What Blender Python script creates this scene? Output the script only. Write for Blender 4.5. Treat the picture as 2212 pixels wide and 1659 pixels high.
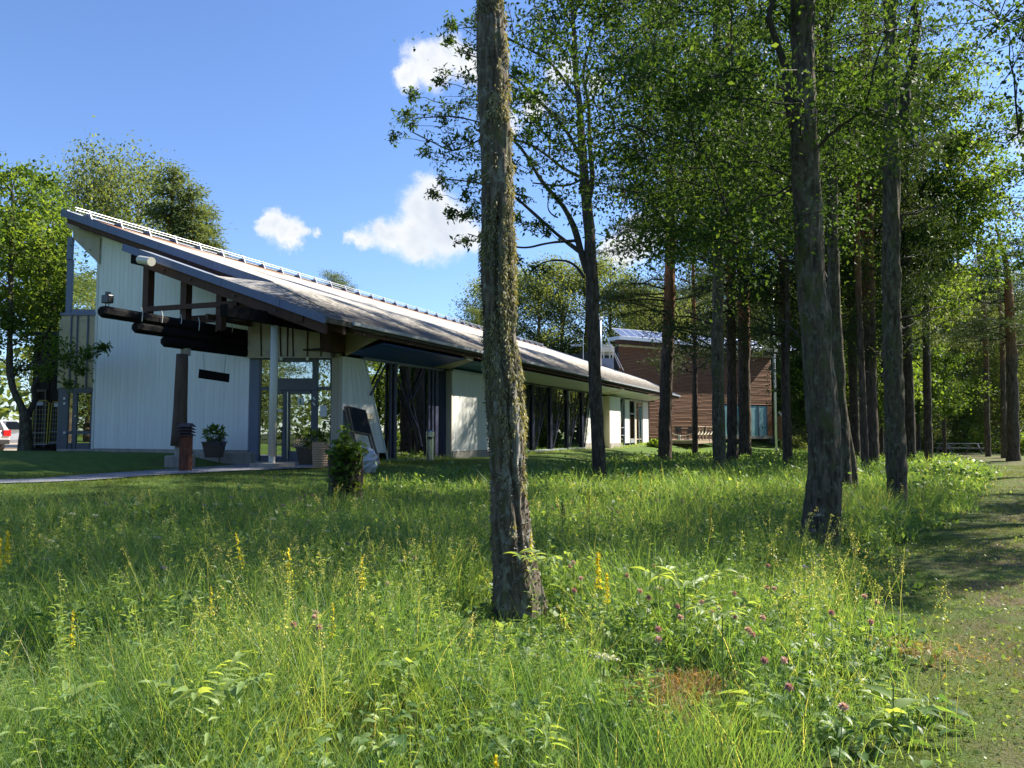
import bpy, math, random
import numpy as np
from mathutils import Vector, Matrix, Quaternion

random.seed(7)
R = random.Random(11)
NR = np.random.RandomState(5)
for o in list(bpy.data.objects):
    bpy.data.objects.remove(o)
SC = bpy.context.scene
COL = SC.collection

# ------------------------------------------------------------------ camera, sky, sun, exposure
EYE = 0.93            # ground at the building is z = 0, the meadow lies about 0.6 m lower
F = 1662.0            # focal length in units of a 2212 x 1659 picture
PITCH = math.atan(105.5 / F)
cd = bpy.data.cameras.new('camera')
cam = bpy.data.objects.new('camera', cd)
COL.objects.link(cam)
cam.location = (0, 0, EYE)
cam.rotation_euler = (math.pi / 2 + PITCH, 0, 0)
cd.sensor_width = 36
cd.lens = 36 * F / 2212
cd.clip_start = 0.05
cd.clip_end = 3000
SC.camera = cam
SUN_EL, SUN_AZ = math.radians(41), math.radians(25)      # azimuth measured from +X towards +Y
SUNV = Vector((math.cos(SUN_EL) * math.cos(SUN_AZ), math.cos(SUN_EL) * math.sin(SUN_AZ), math.sin(SUN_EL)))
sd = bpy.data.lights.new('sun', 'SUN')
sd.energy = 5.0
sd.angle = math.radians(0.5)
sd.color = (1.0, 0.93, 0.80)
sun = bpy.data.objects.new('sun', sd)
COL.objects.link(sun)
sun.rotation_euler = SUNV.to_track_quat('Z', 'Y').to_euler()
SC.view_settings.view_transform = 'Standard'
SC.view_settings.look = 'None'
SC.view_settings.exposure = 1.34
SC.view_settings.gamma = 1
SC.view_settings.use_curve_mapping = False
SC.cycles.max_bounces = 8
SC.cycles.transparent_max_bounces = 12
SC.cycles.use_denoising = True

_c, _s = math.cos(PITCH), math.sin(PITCH)
def ray(x, y):
    u = (x - 1106) / F; v = (829.5 - y) / F
    return Vector((u, _c - v * _s, _s + v * _c))
EV = Vector((0, 0, EYE))
def P(x, y, Y):
    r = ray(x, y)
    return EV + r * (Y / r.y)

W = bpy.data.worlds.new('World')
SC.world = W
W.use_nodes = True
nt = W.node_tree
nt.nodes.clear()
def wn(t, **k):
    n = nt.nodes.new(t)
    for a, b in k.items(): setattr(n, a, b)
    return n
def wl(a, b): nt.links.new(a, b)
def wmath(op, a, b=None, c=None):
    n = wn('ShaderNodeMath', operation=op)
    for i, q in enumerate((a, b, c)):
        if q is None: continue
        if isinstance(q, (int, float)): n.inputs[i].default_value = q
        else: wl(q, n.inputs[i])
    return n.outputs[0]
wo = wn('ShaderNodeOutputWorld'); bg = wn('ShaderNodeBackground')
sky = wn('ShaderNodeTexSky', sky_type='NISHITA', sun_disc=False)
sky.sun_elevation = SUN_EL
sky.sun_rotation = math.pi / 2 - SUN_AZ
sky.altitude = 100; sky.air_density = 1.0; sky.dust_density = 0.25; sky.ozone_density = 2.6
SKYK = 0.076
bg.inputs['Strength'].default_value = SKYK
tc = wn('ShaderNodeTexCoord')
nz = wn('ShaderNodeTexNoise'); nz.inputs['Scale'].default_value = 13; nz.inputs['Detail'].default_value = 9; nz.inputs['Roughness'].default_value = 0.66
wl(tc.outputs['Generated'], nz.inputs['Vector'])
sub = wn('ShaderNodeVectorMath', operation='SUBTRACT'); wl(nz.outputs['Color'], sub.inputs[0]); sub.inputs[1].default_value = (.5, .5, .5)
scl = wn('ShaderNodeVectorMath', operation='SCALE'); wl(sub.outputs[0], scl.inputs[0]); scl.inputs['Scale'].default_value = 0.085
addv = wn('ShaderNodeVectorMath', operation='ADD'); wl(tc.outputs['Generated'], addv.inputs[0]); wl(scl.outputs[0], addv.inputs[1])
CL = [(596,486,34),(575,478,20),(622,500,34),(642,518,26),(688,503,16),(655,500,22),
      (925,428,40),(900,460,50),(940,470,58),(955,510,48),(880,505,50),(830,505,40),(790,515,32),(762,515,20),(900,535,32),(985,480,52),(1010,510,36),
      (925,145,42),(885,175,26),(965,115,36),(1000,140,40),(1040,150,30),
      (1200,170,34),(1275,190,22),(1145,235,26),(1085,250,30),(1390,505,48),(1340,540,38),(1435,490,34),(1690,505,30),(1722,500,20),
      (2300,300,70),(2380,330,90),(-200,500,90),(-260,540,80)]
acc = None
for (x, y, r) in CL:
    r *= 1.16
    d = ray(x, y).normalized()
    vm = wn('ShaderNodeVectorMath', operation='DISTANCE'); wl(addv.outputs[0], vm.inputs[0]); vm.inputs[1].default_value = d
    t = wmath('MULTIPLY_ADD', vm.outputs['Value'], -1.0 / (r / F), 1.0)
    acc = t if acc is None else wmath('SMOOTH_MAX', acc, t, 0.25)
al = wn('ShaderNodeMapRange', interpolation_type='SMOOTHSTEP'); wl(acc, al.inputs[0]); al.inputs[1].default_value = -0.16; al.inputs[2].default_value = 0.55
# cloud light and shade: thicker and lower parts greyer
n2 = wn('ShaderNodeTexNoise'); n2.inputs['Scale'].default_value = 16; n2.inputs['Detail'].default_value = 4
wl(tc.outputs['Generated'], n2.inputs['Vector'])
sh = wmath('MULTIPLY_ADD', acc, -0.85, 1.15)
sh = wmath('ADD', sh, wmath('MULTIPLY_ADD', n2.outputs[0], 1.5, -0.75))
cm = wn('ShaderNodeMix', data_type='RGBA'); cm.clamp_factor = True
wl(sh, cm.inputs[0]); cm.inputs[6].default_value = (3.5, 3.9, 4.6, 1); cm.inputs[7].default_value = (5.3, 5.4, 5.5, 1)
skt = wn('ShaderNodeMix', data_type='RGBA', blend_type='MULTIPLY'); skt.inputs[0].default_value = 1
wl(sky.outputs[0], skt.inputs[6]); skt.inputs[7].default_value = (.86, .98, 1.22, 1)
mx = wn('ShaderNodeMix', data_type='RGBA'); wl(al.outputs[0], mx.inputs[0]); wl(skt.outputs[2], mx.inputs[6]); wl(cm.outputs[2], mx.inputs[7])
wl(mx.outputs[2], bg.inputs[0]); wl(bg.outputs[0], wo.inputs[0])

# ------------------------------------------------------------------ helpers
DX, DY, NX, NY = .397, .9178, .9178, -.397
def B(a, b, z=0.0): return Vector((DX * a + NX * b, DY * a + NY * b, z))
def ab(X, Y): return DX * X + DY * Y, NX * X + NY * Y
def onB(x, y, b):
    r = ray(x, y); k = b / (NX * r.x + NY * r.y); p = EV + r * k
    return ab(p.x, p.y)[0], p.z
def onA(x, y, a):
    r = ray(x, y); k = a / (DX * r.x + DY * r.y); p = EV + r * k
    return ab(p.x, p.y)[1], p.z
def aB(x, b=-13.5): return onB(x, 900, b)[0]
def sstep(e0, e1, x):
    t = np.clip((x - e0) / (e1 - e0), 0, 1); return t * t * (3 - 2 * t)
def gz(X, Y):
    X = np.asarray(X, float); Y = np.asarray(Y, float)
    a = DX * X + DY * Y; b = NX * X + NY * Y
    z = -.6 + .6 * sstep(-7, -12.3, b)
    z = z + .36 * sstep(-16.0, -18.5, b) * (1 - sstep(16.5, 19.5, a)) * sstep(4, 12, a)
    z = z + .25 * sstep(46, 58, a) * sstep(-5, -13, b)
    z = z + .05 * np.sin(X * .55 + 1) * np.sin(Y * .43 + .5) * (1 - sstep(-7, -12, b))
    z = z + .5 * sstep(70, 120, Y)
    return z
def G(x, y, h=0.0):
    """ground point seen at picture point x, y (the ground raised by h)"""
    r = ray(x, y); k = 1.0
    for i in range(400):
        k2 = k * 1.02 + .05
        p = EV + r * k2
        if p.z < float(gz(p.x, p.y)) + h: break
        k = k2
    lo, hi = k, k2
    for i in range(20):
        m = (lo + hi) / 2; p = EV + r * m
        if p.z < float(gz(p.x, p.y)) + h: hi = m
        else: lo = m
    return Vector((p.x, p.y, float(gz(p.x, p.y))))

def vn(Pn, seed=0):
    Pn = np.asarray(Pn, float); i = np.floor(Pn).astype(np.int64); f = Pn - i; f = f * f * (3 - 2 * f)
    def h(dx, dy, dz):
        n = (i[..., 0] + dx) * 73856093 ^ (i[..., 1] + dy) * 19349663 ^ (i[..., 2] + dz) * 83492791 ^ (seed * 2654435761 & 0xffffffff)
        n = (n ^ (n >> 13)) * 1274126177 & 0x7fffffff
        n = (n ^ (n >> 16)) & 0xffff
        return n / 65535.0
    r = 0
    for dx in (0, 1):
        for dy in (0, 1):
            for dz in (0, 1):
                w = (f[..., 0] if dx else 1 - f[..., 0]) * (f[..., 1] if dy else 1 - f[..., 1]) * (f[..., 2] if dz else 1 - f[..., 2])
                r = r + w * h(dx, dy, dz)
    return r

ORG = {}
def org(o): return ORG.get(o.name, Vector((0, 0, 0))) if o else Vector((0, 0, 0))
def thing(name, label, cat, loc=(0, 0, 0), group=None):
    o = bpy.data.objects.new(name, None); COL.objects.link(o); o.empty_display_size = .2
    o.location = loc; ORG[o.name] = Vector(loc)
    o['label'] = label; o['category'] = cat
    if group: o['group'] = group
    return o
def tag(o, label, cat, group=None):
    o['label'] = label; o['category'] = cat
    if group: o['group'] = group
    return o
def link(name, me, mat, parent=None, base=None, smooth=False):
    o = bpy.data.objects.new(name, me); COL.objects.link(o)
    if mat and not me.materials: me.materials.append(mat)
    if parent:
        o.parent = parent; ORG[o.name] = org(parent)
    elif base is not None:
        o.location = base; ORG[o.name] = Vector(base)
    if smooth:
        me.polygons.foreach_set('use_smooth', [True] * len(me.polygons))
    return o
def mesh_np(name, V, Fc, mat, parent=None, base=None, tint=None, smooth=False, local=False):
    V = np.asarray(V, np.float32); Fc = np.asarray(Fc, np.int32)
    o0 = org(parent) if parent else (Vector(base) if base is not None else Vector((0, 0, 0)))
    if not local: V = V - np.array(o0, np.float32)
    me = bpy.data.meshes.new(name)
    n, k = Fc.shape
    me.vertices.add(len(V)); me.vertices.foreach_set('co', V.ravel())
    me.loops.add(n * k); me.loops.foreach_set('vertex_index', Fc.ravel())
    me.polygons.add(n); me.polygons.foreach_set('loop_start', np.arange(0, n * k, k, dtype=np.int32))
    try: me.polygons.foreach_set('loop_total', np.full(n, k, np.int32))
    except Exception: pass
    if smooth: me.polygons.foreach_set('use_smooth', np.ones(n, bool))
    if tint is not None:
        at = me.attributes.new('tint', 'FLOAT', 'POINT'); at.data.foreach_set('value', np.asarray(tint, np.float32))
    me.update(calc_edges=True)
    return link(name, me, mat, parent, base)
class MB:
    def __init__(s): s.v = []; s.f = []
    def add(s, vs, fs):
        k = len(s.v); s.v += [Vector(p) for p in vs]; s.f += [tuple(i + k for i in q) for q in fs]; return s
    def prism(s, pts, vec):
        pts = [Vector(p) for p in pts]; vec = Vector(vec); n = len(pts)
        return s.add(pts + [p + vec for p in pts], [tuple(range(n))[::-1], tuple(range(n, 2 * n))] + [(i, (i + 1) % n, n + (i + 1) % n, n + i) for i in range(n)])
    def hexa(s, lo, hi):
        return s.add(list(lo) + list(hi), [(3, 2, 1, 0), (4, 5, 6, 7)] + [(i, (i + 1) % 4, 4 + (i + 1) % 4, 4 + i) for i in range(4)])
    def box(s, a0, a1, b0, b1, z0, z1):
        q = [(a0, b0), (a1, b0), (a1, b1), (a0, b1)]
        return s.hexa([B(*p, z0) for p in q], [B(*p, z1) for p in q])
    def xbox(s, x0, x1, y0, y1, z0, z1):
        q = [(x0, y0), (x1, y0), (x1, y1), (x0, y1)]
        return s.hexa([(*p, z0) for p in q], [(*p, z1) for p in q])
    def px(s, x0, y0, x1, y1, Y, d):
        xm = (x0 + x1) / 2; ym = (y0 + y1) / 2
        return s.xbox(P(x0, ym, Y).x, P(x1, ym, Y).x, Y, Y + d, P(xm, y1, Y).z, P(xm, y0, Y).z)
    def beam(s, p0, p1, w, h, up=(0, 0, 1)):
        p0 = Vector(p0); p1 = Vector(p1); d = (p1 - p0).normalized(); up = Vector(up)
        if abs(d.dot(up)) > .98: up = Vector((DX, DY, 0))
        x = d.cross(up).normalized() * w / 2; y = x.cross(d).normalized() * h / 2
        c = [-x - y, x - y, x + y, -x + y]
        return s.hexa([p0 + q for q in c], [p1 + q for q in c])
    def tube(s, pts, rad, n=8, cap=True):
        pts = [Vector(p) for p in pts]; k0 = len(s.v); m = len(pts)
        if isinstance(rad, (int, float)): rad = [rad] * m
        ref = None
        for i, p in enumerate(pts):
            d = (pts[min(i + 1, m - 1)] - pts[max(i - 1, 0)]).normalized()
            if ref is None: ref = d.orthogonal().normalized()
            ref = (ref - d * ref.dot(d)).normalized(); y = d.cross(ref)
            for j in range(n):
                t = 2 * math.pi * j / n
                s.v.append(p + (ref * math.cos(t) + y * math.sin(t)) * rad[i])
        for i in range(m - 1):
            for j in range(n):
                a = k0 + i * n + j; b = k0 + i * n + (j + 1) % n
                s.f.append((a, b, b + n, a + n))
        if cap:
            s.f.append(tuple(k0 + j for j in range(n))[::-1]); s.f.append(tuple(k0 + (m - 1) * n + j for j in range(n)))
        return s
    def lathe(s, c, prof, n=20):
        c = Vector(c)
        pts = [c + Vector((0, 0, z)) for r, z in prof]; k0 = len(s.v)
        for (r, z) in prof:
            for j in range(n):
                t = 2 * math.pi * j / n; s.v.append(c + Vector((r * math.cos(t), r * math.sin(t), z)))
        for i in range(len(prof) - 1):
            for j in range(n):
                a = k0 + i * n + j; b = k0 + i * n + (j + 1) % n; s.f.append((a, b, b + n, a + n))
        s.f.append(tuple(k0 + j for j in range(n))[::-1]); s.f.append(tuple(k0 + (len(prof) - 1) * n + j for j in range(n)))
        return s
    def build(s, name, mat, parent=None, base=None, smooth=False, bevel=0):
        o0 = org(parent) if parent else (Vector(base) if base is not None else Vector((0, 0, 0)))
        me = bpy.data.meshes.new(name); me.from_pydata([v - o0 for v in s.v], [], s.f); me.update()
        o = link(name, me, mat, parent, base, smooth)
        if bevel:
            m = o.modifiers.new('bevel', 'BEVEL'); m.width = bevel; m.segments = 2; m.limit_method = 'ANGLE'
        return o
def struct(o): o['kind'] = 'structure'; return o
def stuff(o): o['kind'] = 'stuff'; return o

# ------------------------------------------------------------------ materials
def mat(name, col=(.5, .5, .5), rough=.6, metal=0, spec=.5):
    m = bpy.data.materials.new(name); m.use_nodes = True
    p = m.node_tree.nodes['Principled BSDF']
    p.inputs['Base Color'].default_value = (*col, 1); p.inputs['Roughness'].default_value = rough
    p.inputs['Metallic'].default_value = metal; p.inputs['Specular IOR Level'].default_value = spec
    return m
class NT:
    def __init__(s, m): s.m = m; s.t = m.node_tree; s.p = s.t.nodes.get('Principled BSDF')
    def n(s, t, **k):
        n = s.t.nodes.new(t)
        for a, b in k.items(): setattr(n, a, b)
        return n
    def l(s, a, b): s.t.links.new(a, b)
    def coord(s, scale=(1, 1, 1), rot=(0, 0, 0), kind='Object'):
        c = s.n('ShaderNodeTexCoord'); mp = s.n('ShaderNodeMapping'); mp.inputs['Scale'].default_value = scale; mp.inputs['Rotation'].default_value = rot
        if kind == 'World':
            g = s.n('ShaderNodeNewGeometry'); s.l(g.outputs['Position'], mp.inputs[0])
        else: s.l(c.outputs[kind], mp.inputs[0])
        return mp.outputs[0]
    def noise(s, vec, scale, detail=4, rough=.55, dist=0):
        n = s.n('ShaderNodeTexNoise'); n.inputs['Scale'].default_value = scale; n.inputs['Detail'].default_value = detail
        n.inputs['Roughness'].default_value = rough; n.inputs['Distortion'].default_value = dist
        s.l(vec, n.inputs['Vector']); return n.outputs[0]
    def ramp(s, fac, stops):
        r = s.n('ShaderNodeValToRGB'); e = r.color_ramp.elements
        while len(e) < len(stops): e.new(.5)
        for q, (pos, c) in zip(e, stops): q.position = pos; q.color = (*c, 1) if len(c) == 3 else c
        s.l(fac, r.inputs[0]); return r.outputs[0]
    def mix(s, fac, a, b, blend='MIX'):
        m = s.n('ShaderNodeMix', data_type='RGBA', blend_type=blend)
        for i, q in ((0, fac), (6, a), (7, b)):
            if isinstance(q, (int, float)): m.inputs[i].default_value = q
            elif isinstance(q, tuple): m.inputs[i].default_value = (*q, 1)
            else: s.l(q, m.inputs[i])
        return m.outputs[2]
    def bump(s, h, strength=.3, dist=.02):
        b = s.n('ShaderNodeBump'); b.inputs['Strength'].default_value = strength; b.inputs['Distance'].default_value = dist
        s.l(h, b.inputs['Height']); s.l(b.outputs[0], s.p.inputs['Normal'])
    def rnd(s): return s.n('ShaderNodeObjectInfo').outputs['Random']
    def attr(s, name='tint'):
        a = s.n('ShaderNodeAttribute'); a.attribute_name = name; return a.outputs['Fac']

def painted(name, c1, c2, rough=.55, streak=6, grain=60, bump=.15, var=.06):
    m = mat(name, c1, rough); t = NT(m)
    v = t.coord((streak, streak, .5), kind='World'); w = t.coord(kind='World')
    n = t.noise(v, 1.3, 5, .6); c = t.ramp(n, [(.35, c1), (.75, c2)])
    k = t.n('ShaderNodeMath', operation='MULTIPLY_ADD'); t.l(t.rnd(), k.inputs[0]); k.inputs[1].default_value = var * 2; k.inputs[2].default_value = 1 - var
    cc = t.n('ShaderNodeVectorMath', operation='SCALE'); t.l(c, cc.inputs[0]); t.l(k.outputs[0], cc.inputs['Scale'])
    t.l(cc.outputs[0], t.p.inputs['Base Color'])
    t.bump(t.noise(t.coord((grain, grain, 3), kind='World'), 1, 4), bump, .004)
    return m
M = {}
M['white'] = painted('white_boarding', (.80, .81, .78), (.72, .73, .70), .6, var=.03)
M['white2'] = painted('white_panel_boarding', (.72, .72, .68), (.62, .63, .59), .6, var=.03)
M['beige'] = painted('beige_board', (.46, .41, .31), (.38, .34, .26), .6)
M['cream'] = painted('cream_board', (.62, .55, .42), (.55, .48, .36), .6)
M['grey'] = painted('grey_frame', (.105, .115, .14), (.085, .095, .12), .42, bump=.03)
M['bluegrey'] = painted('blue_grey_metal', (.16, .19, .28), (.13, .16, .24), .38, bump=.03)
M['navy'] = painted('navy_frame', (.05, .055, .10), (.035, .04, .08), .4, bump=.03)
M['fascia'] = painted('roof_edge_sheet', (.10, .12, .17), (.075, .09, .14), .35, bump=.02)
M['brown'] = painted('stained_timber', (.075, .032, .018), (.045, .02, .012), .8, grain=30, bump=.5)
M['black'] = painted('tarred_log', (.006, .006, .007), (.012, .011, .010), .85, grain=20, bump=.6)
M['black'].node_tree.nodes['Principled BSDF'].inputs['Specular IOR Level'].default_value = .12
M['blue'] = painted('blue_soffit', (.008, .062, .30), (.006, .052, .25), .55, bump=.1)
M['teal'] = painted('teal_soffit', (.03, .13, .20), (.025, .11, .17), .6)
M['soff'] = painted('pale_soffit', (.46, .50, .48), (.38, .42, .41), .6)
M['concrete'] = painted('concrete', (.36, .33, .28), (.22, .20, .17), .85, streak=3, grain=12, bump=.5)
M['column'] = painted('white_column', (.58, .58, .52), (.50, .50, .44), .5, bump=.05)
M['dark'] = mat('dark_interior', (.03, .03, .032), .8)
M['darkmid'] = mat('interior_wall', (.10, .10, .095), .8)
M['steel'] = mat('bright_steel', (.55, .56, .57), .25, 1)
M['silver'] = mat('silver_sheet', (.46, .49, .54), .45, .6)
M['whitepl'] = mat('white_plastic', (.7, .7, .68), .4)
M['creampl'] = mat('cream_plastic', (.55, .53, .44), .4)
M['blackpl'] = mat('black_plastic', (.012, .012, .014), .35)
M['yellow'] = mat('yellow_paint', (.55, .42, .03), .45)
M['green'] = mat('green_print', (.03, .16, .04), .5)
M['red'] = mat('red_glass', (.5, .02, .02), .2)
M['tyre'] = mat('tyre_rubber', (.015, .015, .015), .8)
M['carpaint'] = mat('car_paint', (.62, .62, .63), .22, .25)
M['shed'] = painted('dark_shed_boards', (.030, .022, .018), (.018, .014, .012), .8, grain=20, bump=.4)
M['rope'] = mat('rope', (.62, .56, .44), .9)
M['cord'] = mat('cord', (.35, .36, .36), .7)
M['chalk'] = mat('blackboard', (.022, .026, .032), .9, spec=.08)
M['stringy'] = mat('hanging_strip', (.55, .55, .50), .7)
M['bag'] = mat('grey_plastic_bag', (.42, .42, .44), .22)
M['wicker'] = painted('ribbed_pot', (.42, .27, .17), (.30, .18, .11), .7)
M['potbrown'] = painted('brown_pot', (.10, .07, .055), (.07, .05, .04), .7)

# weathered wood
def wood(name, c1, c2, sc=(3, 3, 25), rough=.75, bump=.4):
    m = mat(name, c1, rough); t = NT(m); v = t.coord(sc, kind='World')
    n = t.noise(v, 1.5, 6, .6, .4)
    k = t.mix(t.rnd(), t.ramp(n, [(.3, c1), (.7, c2)]), t.ramp(n, [(.3, tuple(x * .75 for x in c1)), (.7, tuple(x * .8 for x in c2))]))
    t.l(k, t.p.inputs['Base Color']); t.bump(n, bump, .01); return m
M['slat'] = wood('brown_cladding', (.34, .145, .055), (.22, .088, .036), (.5, .5, 9))
M['deck'] = wood('deck_timber', (.42, .31, .22), (.30, .22, .16), (1, 1, 1))
M['greywood'] = wood('weathered_frame', (.20, .15, .11), (.11, .08, .06), (8, 8, 1))
M['picnic'] = wood('picnic_timber', (.42, .38, .33), (.28, .25, .21), (2, 2, 2))
M['post'] = wood('round_post_timber', (.13, .085, .055), (.055, .035, .025), (14, 14, .9), .85, 1.0)
# rust
m = M['rust'] = mat('rusty_steel', (.12, .04, .02), .8); t = NT(m); v = t.coord((6, 6, 2), kind='World')
n = t.noise(v, 2, 6, .65); t.l(t.ramp(n, [(.3, (.05, .018, .012)), (.55, (.14, .042, .018)), (.8, (.22, .08, .035))]), t.p.inputs['Base Color']); t.bump(n, .3, .005)
m = M['rustdark'] = mat('dark_weathered_copper', (.05, .035, .035), .6); t = NT(m); n = t.noise(t.coord((6, 6, 6), kind='World'), 2, 5)
t.l(t.ramp(n, [(.3, (.035, .026, .030)), (.8, (.09, .055, .05))]), t.p.inputs['Base Color'])
# copper / brass coloured wall sheets
m = M['sheet'] = mat('bronze_sheet', (.33, .28, .19), .42, .55); t = NT(m)
n = t.noise(t.coord((1, 1, 1), kind='World'), 1.6, 5, .6, .6)
t.l(t.ramp(n, [(.25, (.20, .19, .17)), (.5, (.36, .31, .21)), (.8, (.42, .36, .24))]), t.p.inputs['Base Color'])
t.l(t.ramp(n, [(.2, (.30,) * 3), (.8, (.5,) * 3)]), t.p.inputs['Roughness'])
t.bump(t.noise(t.coord((1, 1, 1), kind='World'), 3, 2), .15, .03)
# roof felt
m = M['felt'] = mat('roof_felt', (.30, .27, .23), .92, spec=.2); t = NT(m)
R3 = (0, 0, -math.atan2(DY, DX))
v = t.coord((1, 1, 1), R3, kind='World')
n1 = t.noise(v, 1.2, 6, .6); n2_ = t.noise(t.coord((3, 14, 14), R3, kind='World'), 1, 5, .65); n3 = t.noise(v, 26, 4, .7)
n4 = t.noise(t.coord((.18, 1.4, 1), R3, kind='World'), 1, 4, .6)
c = t.ramp(n1, [(.3, (.47, .44, .39)), (.7, (.38, .355, .315))])
sep = t.n('ShaderNodeSeparateXYZ'); t.l(t.coord((1, 1, 1), R3, kind='World'), sep.inputs[0])
# rotated y is -(b) ; tree shade painted in with needles and moss toward the eave, needles under the ridge rail
low = t.n('ShaderNodeMapRange'); t.l(sep.outputs[1], low.inputs[0]); low.inputs[1].default_value = 16.5; low.inputs[2].default_value = 11.8
hi = t.n('ShaderNodeMapRange'); t.l(sep.outputs[1], hi.inputs[0]); hi.inputs[1].default_value = 21.2; hi.inputs[2].default_value = 22.7
q = t.n('ShaderNodeMath', operation='MULTIPLY_ADD'); t.l(low.outputs[0], q.inputs[0]); q.inputs[1].default_value = .42; t.l(n2_, q.inputs[2])
c = t.mix(t.ramp(q.outputs[0], [(.62, (0, 0, 0)), (.80, (1, 1, 1))]), c, (.085, .075, .06))
q2 = t.n('ShaderNodeMath', operation='MULTIPLY_ADD'); t.l(hi.outputs[0], q2.inputs[0]); q2.inputs[1].default_value = .25; t.l(n4, q2.inputs[2])
c = t.mix(t.ramp(q2.outputs[0], [(.62, (0, 0, 0)), (.74, (1, 1, 1))]), c, (.24, .11, .05))
c = t.mix(t.ramp(n3, [(.3, (.22,) * 3), (.6, (0, 0, 0))]), c, (.16, .14, .12))
t.l(c, t.p.inputs['Base Color']); t.bump(n3, .5, .02)
# glass panes
m = M['glass'] = bpy.data.materials.new('window_glass'); m.use_nodes = True; t = NT(m); t.t.nodes.clear()
o_ = t.n('ShaderNodeOutputMaterial'); mxs = t.n('ShaderNodeMixShader'); tr = t.n('ShaderNodeBsdfTransparent'); gl = t.n('ShaderNodeBsdfGlossy')
tr.inputs[0].default_value = (.42, .46, .46, 1); gl.inputs['Roughness'].default_value = .0; gl.inputs[0].default_value = (.95, 1, .98, 1)
fr = t.n('ShaderNodeFresnel'); fr.inputs[0].default_value = 2.2
ff = t.n('ShaderNodeMath', operation='MULTIPLY_ADD'); ff.use_clamp = True; t.l(fr.outputs[0], ff.inputs[0]); ff.inputs[1].default_value = 1.6; ff.inputs[2].default_value = .26
nn = t.noise(t.coord(kind='World'), .9, 2); bb = t.n('ShaderNodeBump'); bb.inputs['Strength'].default_value = .03; bb.inputs['Distance'].default_value = .05; t.l(nn, bb.inputs['Height']); t.l(bb.outputs[0], gl.inputs['Normal'])
t.l(ff.outputs[0], mxs.inputs[0]); t.l(tr.outputs[0], mxs.inputs[1]); t.l(gl.outputs[0], mxs.inputs[2]); t.l(mxs.outputs[0], o_.inputs[0])
m = M['tealglass'] = mat('turquoise_glass', (.20, .42, .45), .06, 0, 1.0); t = NT(m)
n = t.noise(t.coord((.8, .8, .25), kind='World'), 2, 4); t.l(t.ramp(n, [(.3, (.16, .36, .40)), (.75, (.42, .62, .62))]), t.p.inputs['Base Color'])
M['pvglass'] = mat('solar_cell_glass', (.10, .13, .22), .12, 0, .9)

# bark
def bark(name, c1, c2, lichen, lam=.45, vs=(16, 16, 3.2), bstr=1.0, moss=None, top=None, topz=(4, 6)):
    m = mat(name, c1, .95, spec=.15); t = NT(m)
    v = t.coord(vs); n = t.noise(v, 1, 6, .65, .5)
    w = t.n('ShaderNodeTexVoronoi'); w.feature = 'F1'; w.inputs['Scale'].default_value = 1.0; t.l(v, w.inputs['Vector'])
    c = t.ramp(n, [(.32, tuple(x * .35 for x in c1)), (.48, c1), (.7, c2)])
    if top:
        s_ = t.n('ShaderNodeSeparateXYZ'); t.l(t.coord(), s_.inputs[0])
        mr = t.n('ShaderNodeMapRange'); t.l(s_.outputs[2], mr.inputs[0]); mr.inputs[1].default_value = topz[0]; mr.inputs[2].default_value = topz[1]
        c = t.mix(mr.outputs[0], c, t.ramp(n, [(.3, tuple(x * .5 for x in top)), (.7, top)]))
    ln = t.noise(t.coord((7, 7, 5)), 1.6, 6, .7)
    c = t.mix(t.ramp(ln, [(lam, (0, 0, 0)), (lam + .1, (.8, .8, .8))]), c, lichen)
    if moss:
        mn = t.noise(t.coord((5, 5, 2)), 1, 5, .7)
        c = t.mix(t.ramp(mn, [(.52, (0, 0, 0)), (.62, (.9, .9, .9))]), c, moss)
    t.l(c, t.p.inputs['Base Color'])
    ad = t.n('ShaderNodeMath', operation='MULTIPLY_ADD'); t.l(w.outputs['Distance'], ad.inputs[0]); ad.inputs[1].default_value = .6; t.l(n, ad.inputs[2])
    t.bump(ad.outputs[0], bstr, .03)
    return m
M['bark_main'] = bark('mossy_grey_bark', (.12, .095, .072), (.24, .20, .16), (.28, .29, .25), .52, (22, 22, 4), 1.0, (.10, .10, .05))
M['bark'] = bark('dark_lichen_bark', (.085, .068, .05), (.175, .14, .105), (.17, .18, .13), .53, (16, 16, 3.5), 1.0, (.085, .09, .035))
M['bark_dark'] = bark('dark_bark', (.065, .05, .04), (.13, .10, .08), (.15, .15, .12), .56)
M['bark_pine'] = bark('pine_bark', (.085, .065, .05), (.16, .12, .095), (.12, .12, .10), .68, (12, 12, 3), 1.0, None, (.34, .155, .07), (5.2, 8.2))
M['bark_birch'] = bark('pale_bark', (.30, .26, .22), (.50, .47, .42), (.2, .2, .17), .6)
M['branch'] = mat('branch_bark', (.045, .034, .026), .9)

# leaves: tint 0..1 picks the green of each leaf, light passes through
def leafmat(name, stops, trans=.45, tcol=1.6, rough=.6, spec=.18, yellow=1.15):
    m = mat(name, stops[0][1], rough, spec=spec); t = NT(m)
    c = t.ramp(t.attr(), stops); t.l(c, t.p.inputs['Base Color'])
    tr = t.n('ShaderNodeBsdfTranslucent'); mm = t.n('ShaderNodeMix', data_type='RGBA', blend_type='MULTIPLY'); mm.inputs[0].default_value = 1; mm.clamp_result = False
    t.l(c, mm.inputs[6]); mm.inputs[7].default_value = (tcol * yellow, tcol, tcol * .35, 1)
    t.l(mm.outputs[2], tr.inputs[0]); mx_ = t.n('ShaderNodeMixShader'); mx_.inputs[0].default_value = trans
    out = t.t.nodes['Material Output']; t.l(t.p.outputs[0], mx_.inputs[1]); t.l(tr.outputs[0], mx_.inputs[2]); t.l(mx_.outputs[0], out.inputs[0])
    return m
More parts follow.
